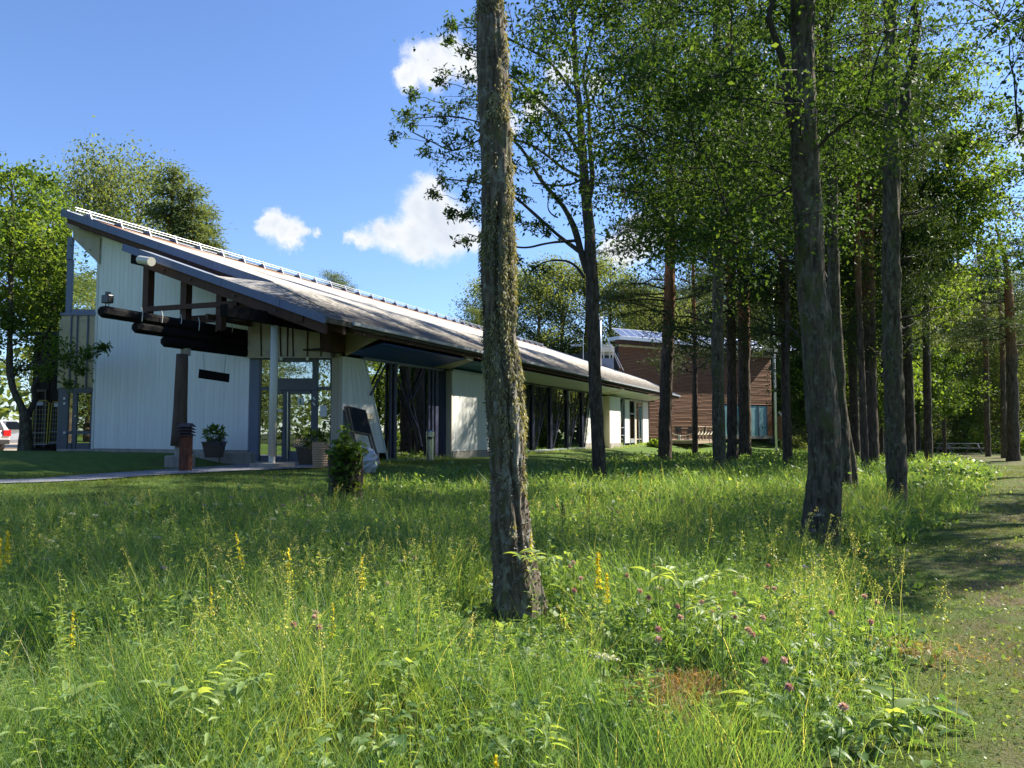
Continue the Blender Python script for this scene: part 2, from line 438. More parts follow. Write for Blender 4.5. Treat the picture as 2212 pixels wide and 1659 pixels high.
M['leaf'] = leafmat('grove_leaves', [(0, (.022, .048, .016)), (.6, (.042, .085, .023)), (1, (.09, .145, .035))], .42, 2.2)
M['leaf_bright'] = leafmat('bright_leaves', [(0, (.05, .092, .022)), (.6, (.088, .148, .032)), (1, (.16, .22, .055))], .48, 2.4)
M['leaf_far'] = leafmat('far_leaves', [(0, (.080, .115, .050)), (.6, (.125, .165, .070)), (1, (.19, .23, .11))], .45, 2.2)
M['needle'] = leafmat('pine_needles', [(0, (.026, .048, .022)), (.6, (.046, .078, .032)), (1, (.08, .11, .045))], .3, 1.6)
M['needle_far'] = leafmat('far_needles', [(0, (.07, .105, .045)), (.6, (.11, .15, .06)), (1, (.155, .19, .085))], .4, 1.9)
M['grass'] = leafmat('meadow_grass', [(0, (.050, .110, .048)), (.40, (.10, .185, .065)), (.75, (.185, .265, .095)), (.93, (.32, .33, .15)), (1, (.48, .43, .26))], .46, 2.6, .38)
M['herb'] = leafmat('herb_leaves', [(0, (.052, .115, .050)), (.55, (.115, .20, .065)), (1, (.24, .32, .11))], .42, 2.3, .46, .3)
M['lawn'] = leafmat('lawn_blades', [(0, (.07, .115, .025)), (.55, (.12, .165, .035)), (.8, (.19, .19, .07)), (1, (.32, .26, .15))], .35, 1.8)
M['straw'] = leafmat('straw', [(0, (.22, .15, .07)), (1, (.42, .27, .13))], .3, 1.3)
M['moss'] = leafmat('hanging_lichen', [(0, (.16, .16, .085)), (.6, (.30, .295, .17)), (1, (.45, .44, .29))], .32, 1.4)
M['petal_y'] = leafmat('yellow_petals', [(0, (.60, .50, .02)), (1, (.80, .70, .05))], .35, 1.2)
M['petal_p'] = leafmat('pink_petals', [(0, (.50, .22, .36)), (1, (.78, .56, .66))], .35, 1.1, yellow=1)
M['petal_w'] = leafmat('white_petals', [(0, (.55, .55, .48)), (1, (.72, .72, .66))], .35, 1.1, yellow=1)
M['petal_b'] = leafmat('violet_petals', [(0, (.12, .10, .35)), (1, (.2, .16, .5))], .35, 1.1, yellow=1)

# ground
m = M['ground'] = mat('lawn_ground', (.06, .09, .03), .95, spec=.1); t = NT(m)
v = t.coord(kind='World'); a1 = t.noise(v, .35, 5, .6); a2 = t.noise(v, 3.5, 6, .65); a3 = t.noise(v, 40, 4, .7)
c = t.ramp(a2, [(.3, (.070, .125, .028)), (.55, (.11, .175, .036)), (.8, (.16, .205, .052))])
c = t.mix(t.ramp(a1, [(.55, (0, 0, 0)), (.72, (.55, .55, .55))]), c, (.13, .115, .05))
gx = t.attr('dirt')
dd = t.n('ShaderNodeMath', operation='MULTIPLY'); t.l(gx, dd.inputs[0]); t.l(t.ramp(t.noise(v, 1.4, 6, .7), [(.38, (0,) * 3), (.56, (1,) * 3)]), dd.inputs[1])
c = t.mix(dd.outputs[0], c, t.ramp(a3, [(.3, (.09, .068, .042)), (.7, (.21, .165, .11))]))
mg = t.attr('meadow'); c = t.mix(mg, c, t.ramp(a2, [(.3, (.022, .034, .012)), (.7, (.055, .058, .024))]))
c = t.mix(t.ramp(a3, [(.35, (.28,) * 3), (.65, (0,) * 3)]), c, (.04, .06, .02))
t.l(c, t.p.inputs['Base Color']); t.bump(a3, .8, .04)
m = M['path'] = mat('paved_path', (.16, .17, .19), .9); t = NT(m); v = t.coord(kind='World')
t.l(t.ramp(t.noise(v, 5, 7, .7), [(.3, (.11, .115, .13)), (.7, (.20, .21, .235))]), t.p.inputs['Base Color']); t.bump(t.noise(v, 60, 3), .4, .01)
m = M['sand'] = mat('gravel_yard', (.40, .33, .25), .95); t = NT(m); v = t.coord(kind='World')
t.l(t.ramp(t.noise(v, 3, 7, .7), [(.3, (.32, .26, .19)), (.7, (.45, .37, .28))]), t.p.inputs['Base Color'])

# ------------------------------------------------------------------ ground
def edge_x(Y):
    """X of the border between the tall meadow and the mown grass on the far side of it"""
    return np.interp(Y, [-10, 0, 2.5, 3.5, 5, 7, 9.6, 15.4, 25, 34, 60], [-1.5, .2, 1.15, 1.65, 2.4, 3.35, 4.7, 9.0, 15.2, 21, 30])
def meadow_w(X, Y):
    X = np.asarray(X, float); Y = np.asarray(Y, float)
    a = DX * X + DY * Y; b = NX * X + NY * Y
    wob = .5 * np.sin(X * 1.3 + .7) * np.sin(Y * 1.1) + .35 * np.sin(X * 2.9 + Y * 2.1)
    bf = -9.9 - .9 * (1 - sstep(2, 9, a)) + .8 * sstep(14, 26, a)
    return sstep(-.3, .3, b - bf + .5 * wob) * sstep(-.3, .3, edge_x(Y) - X + .45 * wob) * (1 - sstep(50, 54, Y + wob))
def grade(lo, hi, f0, f1, st, grow=1.22):
    xs = list(np.arange(f0, f1 + 1e-6, st)); s_ = st; x = f1
    while x < hi: s_ *= grow; x += s_; xs.append(min(x, hi))
    s_ = st; x = f0; pre = []
    while x > lo: s_ *= grow; x -= s_; pre.append(max(x, lo))
    return np.array(pre[::-1] + xs)
gx_ = grade(-1400, 1400, -22, 26, .36); gy_ = grade(-900, 1500, -3, 46, .36)
XX, YY = np.meshgrid(gx_, gy_); ZZ = gz(XX, YY)
fine = (vn(np.stack([XX * 1.7, YY * 1.7, XX * 0], -1)) - .5) * .05
ZZ = ZZ + fine * (np.hypot(XX, YY) < 60)
Vg = np.stack([XX, YY, ZZ], -1).reshape(-1, 3); nx_, ny_ = len(gx_), len(gy_)
I = (np.arange(ny_ - 1)[:, None] * nx_ + np.arange(nx_ - 1)[None]).ravel()
g = mesh_np('ground', Vg, np.stack([I, I + 1, I + 1 + nx_, I + nx_], 1), M['ground'], smooth=True)
struct(g)
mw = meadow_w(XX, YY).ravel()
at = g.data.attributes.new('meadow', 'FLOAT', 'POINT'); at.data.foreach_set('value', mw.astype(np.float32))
dirt = np.exp(-((XX - edge_x(YY) - .75 - .06 * YY) / (.55 + .05 * YY)) ** 2).ravel() * (YY.ravel() > -5) * (YY.ravel() < 60)
# bare strip along the wall foot of the long glazed side
aa = DX * XX + DY * YY; bb_ = NX * XX + NY * YY
dirt = np.maximum(dirt, (.8 * np.exp(-((bb_ + 12.7) / .55) ** 2) * (aa > 28) * (aa < 62)).ravel())
at = g.data.attributes.new('dirt', 'FLOAT', 'POINT'); at.data.foreach_set('value', dirt.astype(np.float32))

# paved path to the door: a sheet that follows the ground
pp = [(-24, 13.2, 1.5), (-14, 13.9, 1.4), (-9.3, 14.6, 1.35), (-8.4, 16.9, 1.6), (-7.4, 19.2, 2.3), (-6.3, 21.3, 3.4), (-5.9, 22.4, 3.6)]
m_ = MB(); 
def ribbon(pts, n=12):
    out = []
    for i in range(len(pts) - 1):
        for k in range(n):
            t_ = k / n; p0 = pts[max(i - 1, 0)]; p1 = pts[i]; p2 = pts[i + 1]; p3 = pts[min(i + 2, len(pts) - 1)]
            out.append([.5 * (2 * p1[j] + (p2[j] - p0[j]) * t_ + (2 * p0[j] - 5 * p1[j] + 4 * p2[j] - p3[j]) * t_ * t_ + (3 * p1[j] - p0[j] - 3 * p2[j] + p3[j]) * t_ ** 3) for j in range(3)])
    out.append(list(pts[-1])); return out
rb = ribbon(pp); vs = []; fs = []
for i, (x, y, w) in enumerate(rb):
    q0 = rb[max(i - 1, 0)]; q1 = rb[min(i + 1, len(rb) - 1)]; d = Vector((q1[0] - q0[0], q1[1] - q0[1], 0)).normalized(); s_ = Vector((-d.y, d.x, 0))
    for k in range(5):
        q = Vector((x, y, 0)) + s_ * w * (k / 4 - .5); q.z = float(gz(q.x, q.y)) + .03; vs.append(q)
for i in range(len(rb) - 1):
    for k in range(4):
        j = i * 5 + k; fs.append((j, j + 5, j + 6, j + 1))
MB().add(vs, fs).build('path', M['path']); struct(bpy.data.objects['path'])
m_ = MB(); q = [(-60, 33), (-19.5, 33), (-17.8, 45), (-24, 70), (-60, 70)]
m_.add([(x, y, float(gz(x, y)) + .05) for x, y in q], [(0, 1, 2, 3, 4)]); struct(m_.build('gravel_yard', M['sand']))

# ------------------------------------------------------------------ visitor building
EC = 3.86                                 # eave height (b = -12)
SL = .352
AV, AC = 17.0, 15.82                      # verge of the main roof, verge of the canopy
BR, ZR = -23.4, 8.2                       # ridge
def zcan(b): return EC + SL * (-12 - b)
def zmain(b):
    if b < -14.74: return 5.16 + SL * (-14.74 - b)
    return EC + (5.16 - EC) * (-12 - b) / 2.74
bld = thing('visitor_building', 'long white building with a sloping felt roof and dark log entrance canopy', 'building', B(30, -17, 0))
AF = 61.2
# roof slab
m_ = MB()
prof = [(BR, ZR), (-20, zmain(-20)), (-17, zmain(-17)), (-14.74, 5.16), (-13.4, zmain(-13.4)), (-12, EC)]
A_ = [AV] + list(np.linspace(20, AF, 18))
vs = []; fs = []
for a in A_:
    for (b, z) in prof:
        vs.append(B(a, b, z + .03 * math.sin(a * .9 + b) * (0 if b in (BR, -12) else 1)))
nP = len(prof)
for i in range(len(A_) - 1):
    for k in range(nP - 1):
        j = i * nP + k; fs.append((j, j + 1, j + nP + 1, j + nP))
kk = len(vs)
for a in A_:
    for (b, z) in prof: vs.append(B(a, b, z - .16))
for f in list(fs): fs.append(tuple(x + kk for x in f[::-1]))
for i in range(len(A_) - 1):
    for k in (0, nP - 1):
        j = i * nP + k; q = (j, j + nP, j + nP + kk, j + kk); fs.append(q if k else q[::-1])
for i in (0, len(A_) - 1):
    for k in range(nP - 1):
        j = i * nP + k; q = (j, j + 1, j + 1 + kk, j + kk); fs.append(q if not i else q[::-1])
rf = MB().add(vs, fs).build('roof', M['felt'], bld)
# canopy roof, running up to the same eave, easing into the main slope below the point where the verge ends
vs = []; fs = []
bs = [-19.14, -17.5, -16, -14.74, -13.8, -12.9, -12]
for b in bs:
    for a in (AC, AV + .02):
        z = zcan(b) if (a < AV or b < -14.74) else zmain(b) + .004
        vs.append(B(a, b, z))
for i in range(len(bs) - 1): j = 2 * i; fs.append((j, j + 2, j + 3, j + 1))
kk = len(vs); vs += [v - Vector((0, 0, .14)) for v in vs[:kk]]
fs += [tuple(x + kk for x in f[::-1]) for f in fs[:]]
for i in range(len(bs) - 1):
    j = 2 * i; fs.append((j, j + kk, j + 2 + kk, j + 2)); fs.append((j + 3, j + 3 + kk, j + 1 + kk, j + 1))
fs.append((0, 1, 1 + kk, kk)); fs.append((12, 12 + kk, 13 + kk, 13))
MB().add(vs, fs).build('canopy_roof', M['felt'], bld)
# bright sheet strip lying along the back of the canopy roof
m_ = MB(); b0, b1 = -19.12, -14.9
m_.add([B(AC + .16, b0, zcan(b0) + .012), B(AC + .16, -17.2, zcan(-17.2) + .012), B(AV - .05, b1, zcan(b1) + .012), B(AV - .02, b0, zcan(b0) + .012)], [(0, 1, 2, 3)])
m_.build('canopy_flashing', M['silver'], bld)
# edge sheets: canopy verge in lengths with visible joints, main verge, eave
def edge_sheet(name, f, bL, aE, hgt, mt, up=.05):
    for i in range(len(bL) - 1):
        b0, b1 = bL[i] , bL[i + 1] - .012
        m_ = MB(); z0, z1 = f(b0), f(b1)
        m_.hexa([B(aE - .05, b0, z0 - hgt), B(aE - .05, b1, z1 - hgt), B(aE - .01, b1, z1 - hgt), B(aE - .01, b0, z0 - hgt)],
                [B(aE - .02, b0, z0 + up), B(aE - .02, b1, z1 + up), B(aE + .14, b1, z1 + up * .6), B(aE + .14, b0, z0 + up * .6)])
        m_.build(name, mt, bld)
edge_sheet('canopy_edge_sheet', zcan, [-19.2, -17.2, -15.4, -13.4, -11.96], AC, .17, M['fascia'])
edge_sheet('verge_edge_sheet', zmain, [-23.5, -21.3, -19.1, -16.9, -14.74], AV, .20, M['fascia'])
edge_sheet('verge_edge_sheet', zmain, [-23.45, -20.6, -17.6, -14.74, -11.96], AF + .15, .12, M['silver'])
a0 = AV + .02
for k in range(15):
    a1 = a0 + 3
    if a0 > AF: break
    a1 = min(a1, AF)
    m_ = MB(); m_.box(a0, a1 - .01, -12.04, -11.93, EC - .07, EC + .02); m_.build('eave_edge_sheet', M['silver'], bld); a0 = a1
MB().box(AV, AF, -23.5, -23.25, ZR - .02, ZR + .04).build('ridge_sheet', M['silver'], bld)
# snow guard rail on the ridge
MB().tube([B(AV + .2, -23.15, ZR + .16), B(AF - 1, -23.15, ZR + .16)], .013, 6).build('snow_guard_rail', M['silver'], bld)
MB().tube([B(AV + .2, -23.12, ZR + .07), B(AF - 1, -23.12, ZR + .07)], .010, 6).build('snow_guard_rail', M['silver'], bld)
brm = None
for k in range(36):
    a = AV + .7 + k * 1.2
    m_ = MB(); m_.prism([B(a, -23.0, ZR - .14), B(a, -23.3, ZR - .02), B(a, -23.15, ZR + .20)], B(.05, 0) - B(0, 0))
    m_.build('snow_guard_bracket', M['bluegrey'], bld)
# dark timbers under the verge and under the eave
def rafter(aR, f, b0, b1, top, h, w, name='rafter', mt='brown'):
    m_ = MB(); z0, z1 = f(b0), f(b1)
    m_.hexa([B(aR - w / 2, b0, z0 - top - h), B(aR + w / 2, b0, z0 - top - h), B(aR + w / 2, b1, z1 - top - h), B(aR - w / 2, b1, z1 - top - h)],
            [B(aR - w / 2, b0, z0 - top), B(aR + w / 2, b0, z0 - top), B(aR + w / 2, b1, z1 - top), B(aR - w / 2, b1, z1 - top)])
    return m_.build(name, M[mt], bld)
rafter(AV + .09, zmain, -23.3, -14.8, .165, .20, .10)
rafter(AV + .5, zmain, -23.3, -14.8, .165, .26, .10)
rafter(AC + .12, zcan, -18.4, -12.05, .145, .30, .12)
rafter(AC + .9, zcan, -18.6, -12.05, .145, .22, .12)
MB().box(AC + .02, AV + .6, -18.9, -18.65, zcan(-18.8) - .42, zcan(-18.8) - .15).build('purlin', M['black'], bld)
MB().box(AC + .02, AV + .8, -12.9, -12.7, zcan(-12.8) - .36, zcan(-12.8) - .14).build('purlin', M['brown'], bld)
a = AV + .6
while a < AF - .1:
    m_ = MB(); b0, b1 = -13.45, -12.05; z0, z1 = zmain(b0) - .16, zmain(b1) - .165
    hh = .23
    m_.hexa([B(a, b0, z0 - hh - .1), B(a + .09, b0, z0 - hh - .1), B(a + .09, b1, z1 - hh * .55), B(a, b1, z1 - hh * .55)],
            [B(a, b0, z0), B(a + .09, b0, z0), B(a + .09, b1, z1), B(a, b1, z1)])
    m_.build('rafter_tail', M['brown'], bld); a += 1.2
MB().box(AV + .2, AF - .05, -12.16, -12.07, EC - .26, EC - .165).build('eave_board', M['brown'], bld)
MB().box(AV + .2, AF - .05, -12.75, -12.6, EC - .12, EC + .12).build('eave_board', M['brown'], bld)

# ---- wall of white boards under the high end
aW = 17.8
bL_, bR_ = -22.66, -16.18
zb = .42
def zu(b): return zmain(b) - .50
MB().add([B(aW + .02, bL_, zb), B(aW + .02, bR_, zb), B(aW + .02, bR_, zu(bR_) - .02), B(aW + .02, bL_, zu(bL_) - .02),
          B(aW + .3, bL_, zb), B(aW + .3, bR_, zb), B(aW + .3, bR_, zu(bR_) - .02), B(aW + .3, bL_, zu(bL_) - .02)],
         [(0, 3, 2, 1), (4, 5, 6, 7), (0, 1, 5, 4), (3, 7, 6, 2), (0, 4, 7, 3), (1, 2, 6, 5)]).build('wall_backing', M['white'], bld)
nb = 34; bw = (bR_ - bL_) / nb
for k in range(nb):
    b0 = bL_ + k * bw + .0025; b1 = b0 + bw - .005; t_ = .002 * R.random()
    m_ = MB()
    m_.hexa([B(aW - .012 - t_, b0, zb), B(aW + .015, b0, zb), B(aW + .015, b1, zb), B(aW - .012 - t_, b1, zb)],
            [B(aW - .012 - t_, b0, zu(b0)), B(aW + .015, b0, zu(b0)), B(aW + .015, b1, zu(b1)), B(aW - .012 - t_, b1, zu(b1))])
    m_.build('board', M['white'], bld)
MB().box(aW + .0, aW + .3, bL_ - .06, bR_ + .0, -.2, zb - .005).build('plinth', M['concrete'], bld)
# corner board and top flashing
m_ = MB(); m_.hexa([B(aW - .03, bL_ - .10, .2), B(aW + .1, bL_ - .10, .2), B(aW + .1, bL_, .2), B(aW - .03, bL_, .2)],
                   [B(aW - .03, bL_ - .10, zu(bL_) + .1), B(aW + .1, bL_ - .10, zu(bL_) + .1), B(aW + .1, bL_, zu(bL_) + .07), B(aW - .03, bL_, zu(bL_) + .07)])
m_.build('corner_board', M['white2'], bld)
m_ = MB(); m_.hexa([B(aW - .05, bL_, zu(bL_)), B(aW, bL_, zu(bL_)), B(aW, bR_, zu(bR_)), B(aW - .05, bR_, zu(bR_))],
                   [B(aW - .05, bL_, zu(bL_) + .10), B(aW, bL_, zu(bL_) + .10), B(aW, bR_, zu(bR_) + .10), B(aW - .05, bR_, zu(bR_) + .10)])
m_.build('wall_cap', M['white2'], bld)
# gable fill between boards and roof
m_ = MB(); m_.prism([B(aW + .05, -22.7, zu(-22.7) - .3), B(aW + .05, -14.8, zu(-14.8) - .3), B(aW + .05, -14.8, zmain(-14.8) - .17), B(aW + .05, -22.7, zmain(-22.7) - .17)], B(.2, 0) - B(0, 0))
m_.build('gable_fill', M['brown'], bld)

# ---- narrow end bay with side door, bronze sheets and tall window
YE = 25.35
def pxb(name, x0, y0, x1, y1, Y, d, mt, par=bld): return MB().px(x0, y0, x1, y1, Y, d).build(name, M[mt], par)
pxb('end_bay_backing', 126, 690, 206, 840, YE + .10, .1, 'beige')
for (x0, x1) in ((130, 150), (152.5, 163), (165.5, 186), (188.5, 208)):
    pxb('bronze_sheet', x0, 681, x1, 837, YE + .04, .05, 'sheet')
for x in (151.2, 164.2, 187.2): pxb('standing_seam', x - .6, 681, x + .6, 837, YE - .01, .1, 'bluegrey')
pxb('sheet_cap', 130, 675, 209, 681, YE - .02, .15, 'bluegrey')
# door
dr = pxb('side_door', 125, 838, 207, 846, YE - .01, .14, 'grey')
for (x0, y0, x1, y1) in ((124, 846, 143, 970), (143, 846, 145.5, 970), (156, 846, 164.5, 970), (195, 846, 206, 970), (145.5, 846, 156, 849), (164.5, 846, 195, 849),
                         (145.5, 931, 156, 938), (164.5, 931, 195, 938), (145.5, 957, 156, 970), (164.5, 957, 195, 970)):
    pxb('door_frame', x0, y0, x1, y1, YE, .1, 'grey', dr)
for (x0, y0, x1, y1) in ((145.5, 849, 156, 931), (164.5, 849, 195, 931), (145.5, 938, 156, 957), (164.5, 938, 195, 957)):
    pxb('pane', x0, y0, x1, y1, YE + .05, .012, 'glass', dr)
pxb('handle', 161, 897, 163, 900, YE - .05, .05, 'steel', dr)
for y in (858, 869, 932): pxb('contact_fitting', 136.5, y, 141, y + 5, YE - .04, .04, 'whitepl', dr)
pxb('door_step', 122, 970, 210, 979, YE - .05, .5, 'concrete')
# tall window
wd = pxb('tall_window_frame', 143, 560, 154, 676, YE + .02, .12, 'bluegrey')
pxb('window_rail', 154, 668, 211, 676, YE + .02, .12, 'bluegrey', wd)
q = [P(154, 668, YE + .08), P(212, 668, YE + .08), P(214, 560, YE + .08), P(156, 500, YE + .08)]
MB().prism(q, (0, .012, 0)).build('pane', M['glass'], wd)
q = [P(146, 512, YE + .02), P(157, 512, YE + .02), P(154, 562, YE + .02), P(143, 562, YE + .02)]
MB().prism(q, (0, .12, 0)).build('window_post', M['bluegrey'], wd)
q = [P(157, 492, YE - .12), P(216, 513, YE - .12), P(214, 570, YE - .12), P(158, 515, YE - .02)]
MB().prism(q, (0, .06, 0)).build('slanted_cover', M['beige'], bld)
q = [P(140, 478, YE - .1), P(218, 508, YE - .1), P(216, 516, YE - .1), P(148, 494, YE - .1)]
MB().prism(q, (0, .25, 0)).build('verge_board', M['beige'], bld)
# dark rooms behind
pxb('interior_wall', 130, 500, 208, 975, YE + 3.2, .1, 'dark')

# ---- dark shed wing beside the end bay
X1 = P(128, 900, 27.2).x; 
shed = thing('timber_shed', 'narrow dark board shed wing with a pale door frame behind the roll cages', 'shed', (X1 - .5, 28.5, .36))
for k in range(5):
    x0 = X1 - .2 * (k + 1); 
    MB().xbox(x0 + .008, X1 - .2 * k, 27.2 + .02 * (k % 2), 27.26 + .02 * (k % 2), .42, 4.35).build('board', M['shed'], shed)
MB().xbox(X1 - 1.0, X1, 27.28, 31, .2, 4.3).build('wall', M['shed'], shed)
MB().prism([(X1 - 1.25, 26.9, 4.36), (X1 + .1, 26.9, 4.36), (X1 + .1, 31.3, 4.9), (X1 - 1.25, 31.3, 4.9)], (0, 0, .12)).build('roof', M['fascia'], shed)
fr_ = pxb('door_frame', 119, 866, 182, 869, 27.15, .06, 'whitepl', shed)
bpy.data.objects.remove(fr_)
x0, x1 = P(76, 900, 27.15).x, P(99, 900, 27.15).x
df = MB().xbox(x0, x1, 27.12, 27.2, 2.38, 2.46).build('door_frame', M['greywood'], shed)
MB().xbox(x1 - .06, x1, 27.12, 27.2, .42, 2.38).build('door_post', M['greywood'], df)
MB().xbox(x0, x0 + .06, 27.12, 27.2, .42, 2.38).build('door_post', M['greywood'], df)
pxb('wall_lamp', 78, 811, 90, 815, 27.0, .15, 'whitepl', shed)

# ---- entrance front (faces the meadow)
YN = 22.66
def E_(cx): return 384 + cx * .2315
def Ey(cy): return 658.2 + cy * .2315
ent = pxb('entrance_front', 541, 771.8, 715.5, 777, YN - .02, .16, 'grey')
pxb('threshold', 541, 997, 715, 1003, YN - .02, .2, 'concrete', ent)
def em(name, cx0, cy0, cx1, cy1, dY=0, d=.12, mt='grey', par=ent): return pxb(name, E_(cx0), Ey(cy0), E_(cx1), Ey(cy1), YN + dY, d, mt, par)
em('blue_panel', 668, 512, 752, 1480, 0, .12, 'bluegrey')
em('frame_post', 753, 512, 768, 1465); em('frame_rail', 769, 767, 912, 798); em('frame_rail', 769, 1410, 912, 1465)
em('frame_post', 905, 512, 920, 790); em('frame_post', 890, 800, 905, 1465)
em('transom_rail', 921, 512, 1300, 534); em('transom_rail', 921, 687, 1300, 796)
em('frame_post', 1257, 536, 1304, 686); em('frame_post', 1288, 798, 1302, 1465)
em('frame_rail', 1305, 765, 1424, 795); em('frame_rail', 1303, 1352, 1424, 1465); em('frame_post', 1424, 512, 1432, 1465)
for (x0, y0, x1, y1) in ((769, 514, 904, 766), (769, 799, 889, 1409), (922, 535, 1256, 686), (1305, 512, 1423, 764), (1303, 796, 1423, 1351)):
    em('pane', x0, y0, x1, y1, .05, .012, 'glass')
dl = em('door_leaf', 906, 800, 920, 1460); em('leaf_frame', 976, 800, 1004, 1460, 0, .1, 'grey', dl); em('leaf_frame', 921, 800, 975, 834, 0, .1, 'grey', dl); em('leaf_frame', 921, 1421, 975, 1460, 0, .1, 'grey', dl)
em('pane', 921, 835, 975, 1420, .04, .012, 'glass', dl)
dl2 = em('door_leaf', 1008, 800, 1036, 1460); em('leaf_frame', 1242, 800, 1287, 1460, 0, .1, 'grey', dl2); em('leaf_frame', 1037, 800, 1241, 833, 0, .1, 'grey', dl2); em('leaf_frame', 1037, 1366, 1241, 1460, 0, .1, 'grey', dl2)
em('pane', 1037, 834, 1241, 1365, .04, .012, 'glass', dl2)
hz_ = YN - .09
MB().tube([P(E_(1026), Ey(815), hz_), P(E_(1022), Ey(1440), hz_)], .016, 8).build('handle', M['steel'], dl2)
for cy in (830, 1035, 1420): em('handle_mount', 1020, cy, 1030, cy + 8, -.09, .09, 'steel', dl2)
sg = em('information_sheet', 1118, 868, 1172, 934, .02, .01, 'whitepl', dl2)
em('letter_stem', 1140, 892, 1150, 918, .012, .006, 'green', sg); em('letter_stem', 1136, 890, 1142, 896, .012, .006, 'green', sg); em('letter_stem', 1134, 915, 1156, 920, .012, .006, 'green', sg); em('letter_dot', 1140, 878, 1150, 887, .012, .006, 'green', sg)
em('text_line', 1126, 925, 1164, 928, .012, .006, 'green', sg)
em('notice', 1328, 940, 1390, 1044, .03, .01, 'whitepl'); em('sticker', 935, 975, 970, 1000, .02, .01, 'whitepl', dl); em('sticker', 935, 1001, 970, 1030, .02, .01, 'yellow', dl)
for (cx, cy) in ((1258, 862), (1268, 876), (1256, 911), (1266, 926)): em('hinge_cover', cx, cy, cx + 16, cy + 14, -.03, .03, 'whitepl', dl2)
for cx in (950, 1195): em('door_lamp', cx, 492, cx + 24, 518, -.14, .12, 'whitepl')
# interior behind the entrance and behind the glazed side
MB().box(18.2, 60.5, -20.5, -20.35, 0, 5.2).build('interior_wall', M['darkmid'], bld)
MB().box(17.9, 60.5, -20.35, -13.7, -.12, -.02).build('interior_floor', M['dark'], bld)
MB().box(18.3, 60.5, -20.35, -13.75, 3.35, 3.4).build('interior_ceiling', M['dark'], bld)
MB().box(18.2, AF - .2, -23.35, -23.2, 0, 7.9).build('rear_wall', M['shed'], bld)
for (a, b, w, h) in ((21, -16.5, .9, 1.1), (23, -17.5, 1.4, 1.0), (22.2, -19, .6, 2.0), (31, -17, 1.5, 1.2), (35, -18, 1, 1.8), (39, -16.5, 1.6, .9), (20.2, -17.8, .4, 2.2)):
    m_ = MB(); m_.box(a, a + w, b, b + .5, 0, h); m_.build('display_cabinet', M['darkmid'], bld)
# standing bronze sheets above the entrance
zt = [zmain(-14.5) - .3]
xs = [535, 564, 592, 606, 620, 633, 663, 693, 715.5]
def yroof(x):  # underside line seen in the picture, at the sheet plane
    return np.interp(x, [535, 560, 600, 660, 716], [690, 692, 698, 704, 706])
for i in range(len(xs) - 1):
    x0, x1 = xs[i] + .5, xs[i + 1] - .5
    q = [P(x0, 771, YN - .05), P(x1, 771, YN - .05), P(x1, yroof(x1) - 22, YN - .05), P(x0, yroof(x0) - 22, YN - .05)]
    MB().prism(q, (0, .03, 0)).build('bronze_sheet', M['sheet'], bld)
    x = xs[i + 1]; lean = 2.5 * ((-1) ** i) * (.4 + .6 * R.random())
    q0, q1 = P(x, 771, YN - .09), P(x - lean * .9, yroof(x) - 20, YN - .09)
    MB().beam(q0, q1, .022, .03, (0, 1, 0)).build('standing_seam', M['brown'], bld)
pxb('drip_rail', 535, 770, 717, 773, YN - .12, .12, 'sheet')
# side sheets of the bracket that flares out to the eave
def flare(a, b0, b1, zh, mt, name, t_=.06):
    z0 = zh; pts = [B(a, b0, z0), B(a, b0, zmain(b0) - .2), B(a, b1, zmain(b1) - .2)]
    return MB().prism(pts, B(t_, 0) - B(0, 0)).build(name, M[mt], bld)
a0_ = 18.68
xs2 = [(716.5, 722), (723, 735), (736, 738.5)]
for i, (x0, x1) in enumerate(xs2):
    q = [P(x0, 771, YN - .02 - .05 * i), P(x1, 771, YN - .04 - .05 * i), P(x1 + 1, 692, YN - .04 - .05 * i), P(x0 + 1, 692, YN - .02 - .05 * i)]
    MB().prism(q, (0, .03, 0)).build('bronze_sheet', M['sheet'], bld)
for x in (716, 722.5, 735.5): MB().beam(P(x, 771, YN - .12), P(x + 2, 694, YN - .12), .022, .03, (0, 1, 0)).build('standing_seam', M['brown'], bld)
flare(a0_ + .02, -13.42, -12.1, 3.19, 'sheet', 'bronze_sheet')
# beige return
for i in range(3):
    x0 = 715.8 + i * 7.5
    q = [P(x0, 772, YN - .05 * i), P(x0 + 7.2, 772, YN - .05 * i), P(x0 + 5.4, 1003, YN - .05 * i), P(x0 - 1.9, 1003, YN - .05 * i)]
    MB().prism(q, (0, .1, 0)).build('beige_board', M['beige'], bld)

# ---- long glazed side (b = -13.5): slanted white panels, glazing with branching struts
ZH, ZS = 3.17, .02
def panel(pt, pb, b, nbd, z0=.28, z1=ZH, mt='white2', foot=True):
    """boarded panel; pt = (a0,a1) at the top, pb = (a0,a1) at the bottom"""
    MB().prism([B(pb[0] + .02, b - .03, z0), B(pb[1] - .02, b - .03, z0), B(pt[1] - .02, b - .03, z1), B(pt[0] + .02, b - .03, z1)], B(0, -.15) - B(0, 0)).build('panel_backing', M['beige'], bld)
    for k in range(nbd):
        f0, f1 = k / nbd, (k + 1) / nbd; g_ = .006
        q = [B(pb[0] + (pb[1] - pb[0]) * f0 + g_, b, z0), B(pb[0] + (pb[1] - pb[0]) * f1 - g_, b, z0), B(pt[0] + (pt[1] - pt[0]) * f1 - g_, b, z1), B(pt[0] + (pt[1] - pt[0]) * f0 + g_, b, z1)]
        MB().prism(q, B(0, -.028) - B(0, 0)).build('board', M[mt], bld)
def glazing(a0, a1, b, z0, z1, par=bld):
    MB().prism([B(a0, b, z0), B(a1, b, z0), B(a1, b, z1), B(a0, b, z1)], B(0, .012) - B(0, 0)).build('pane', M['glass'], par)
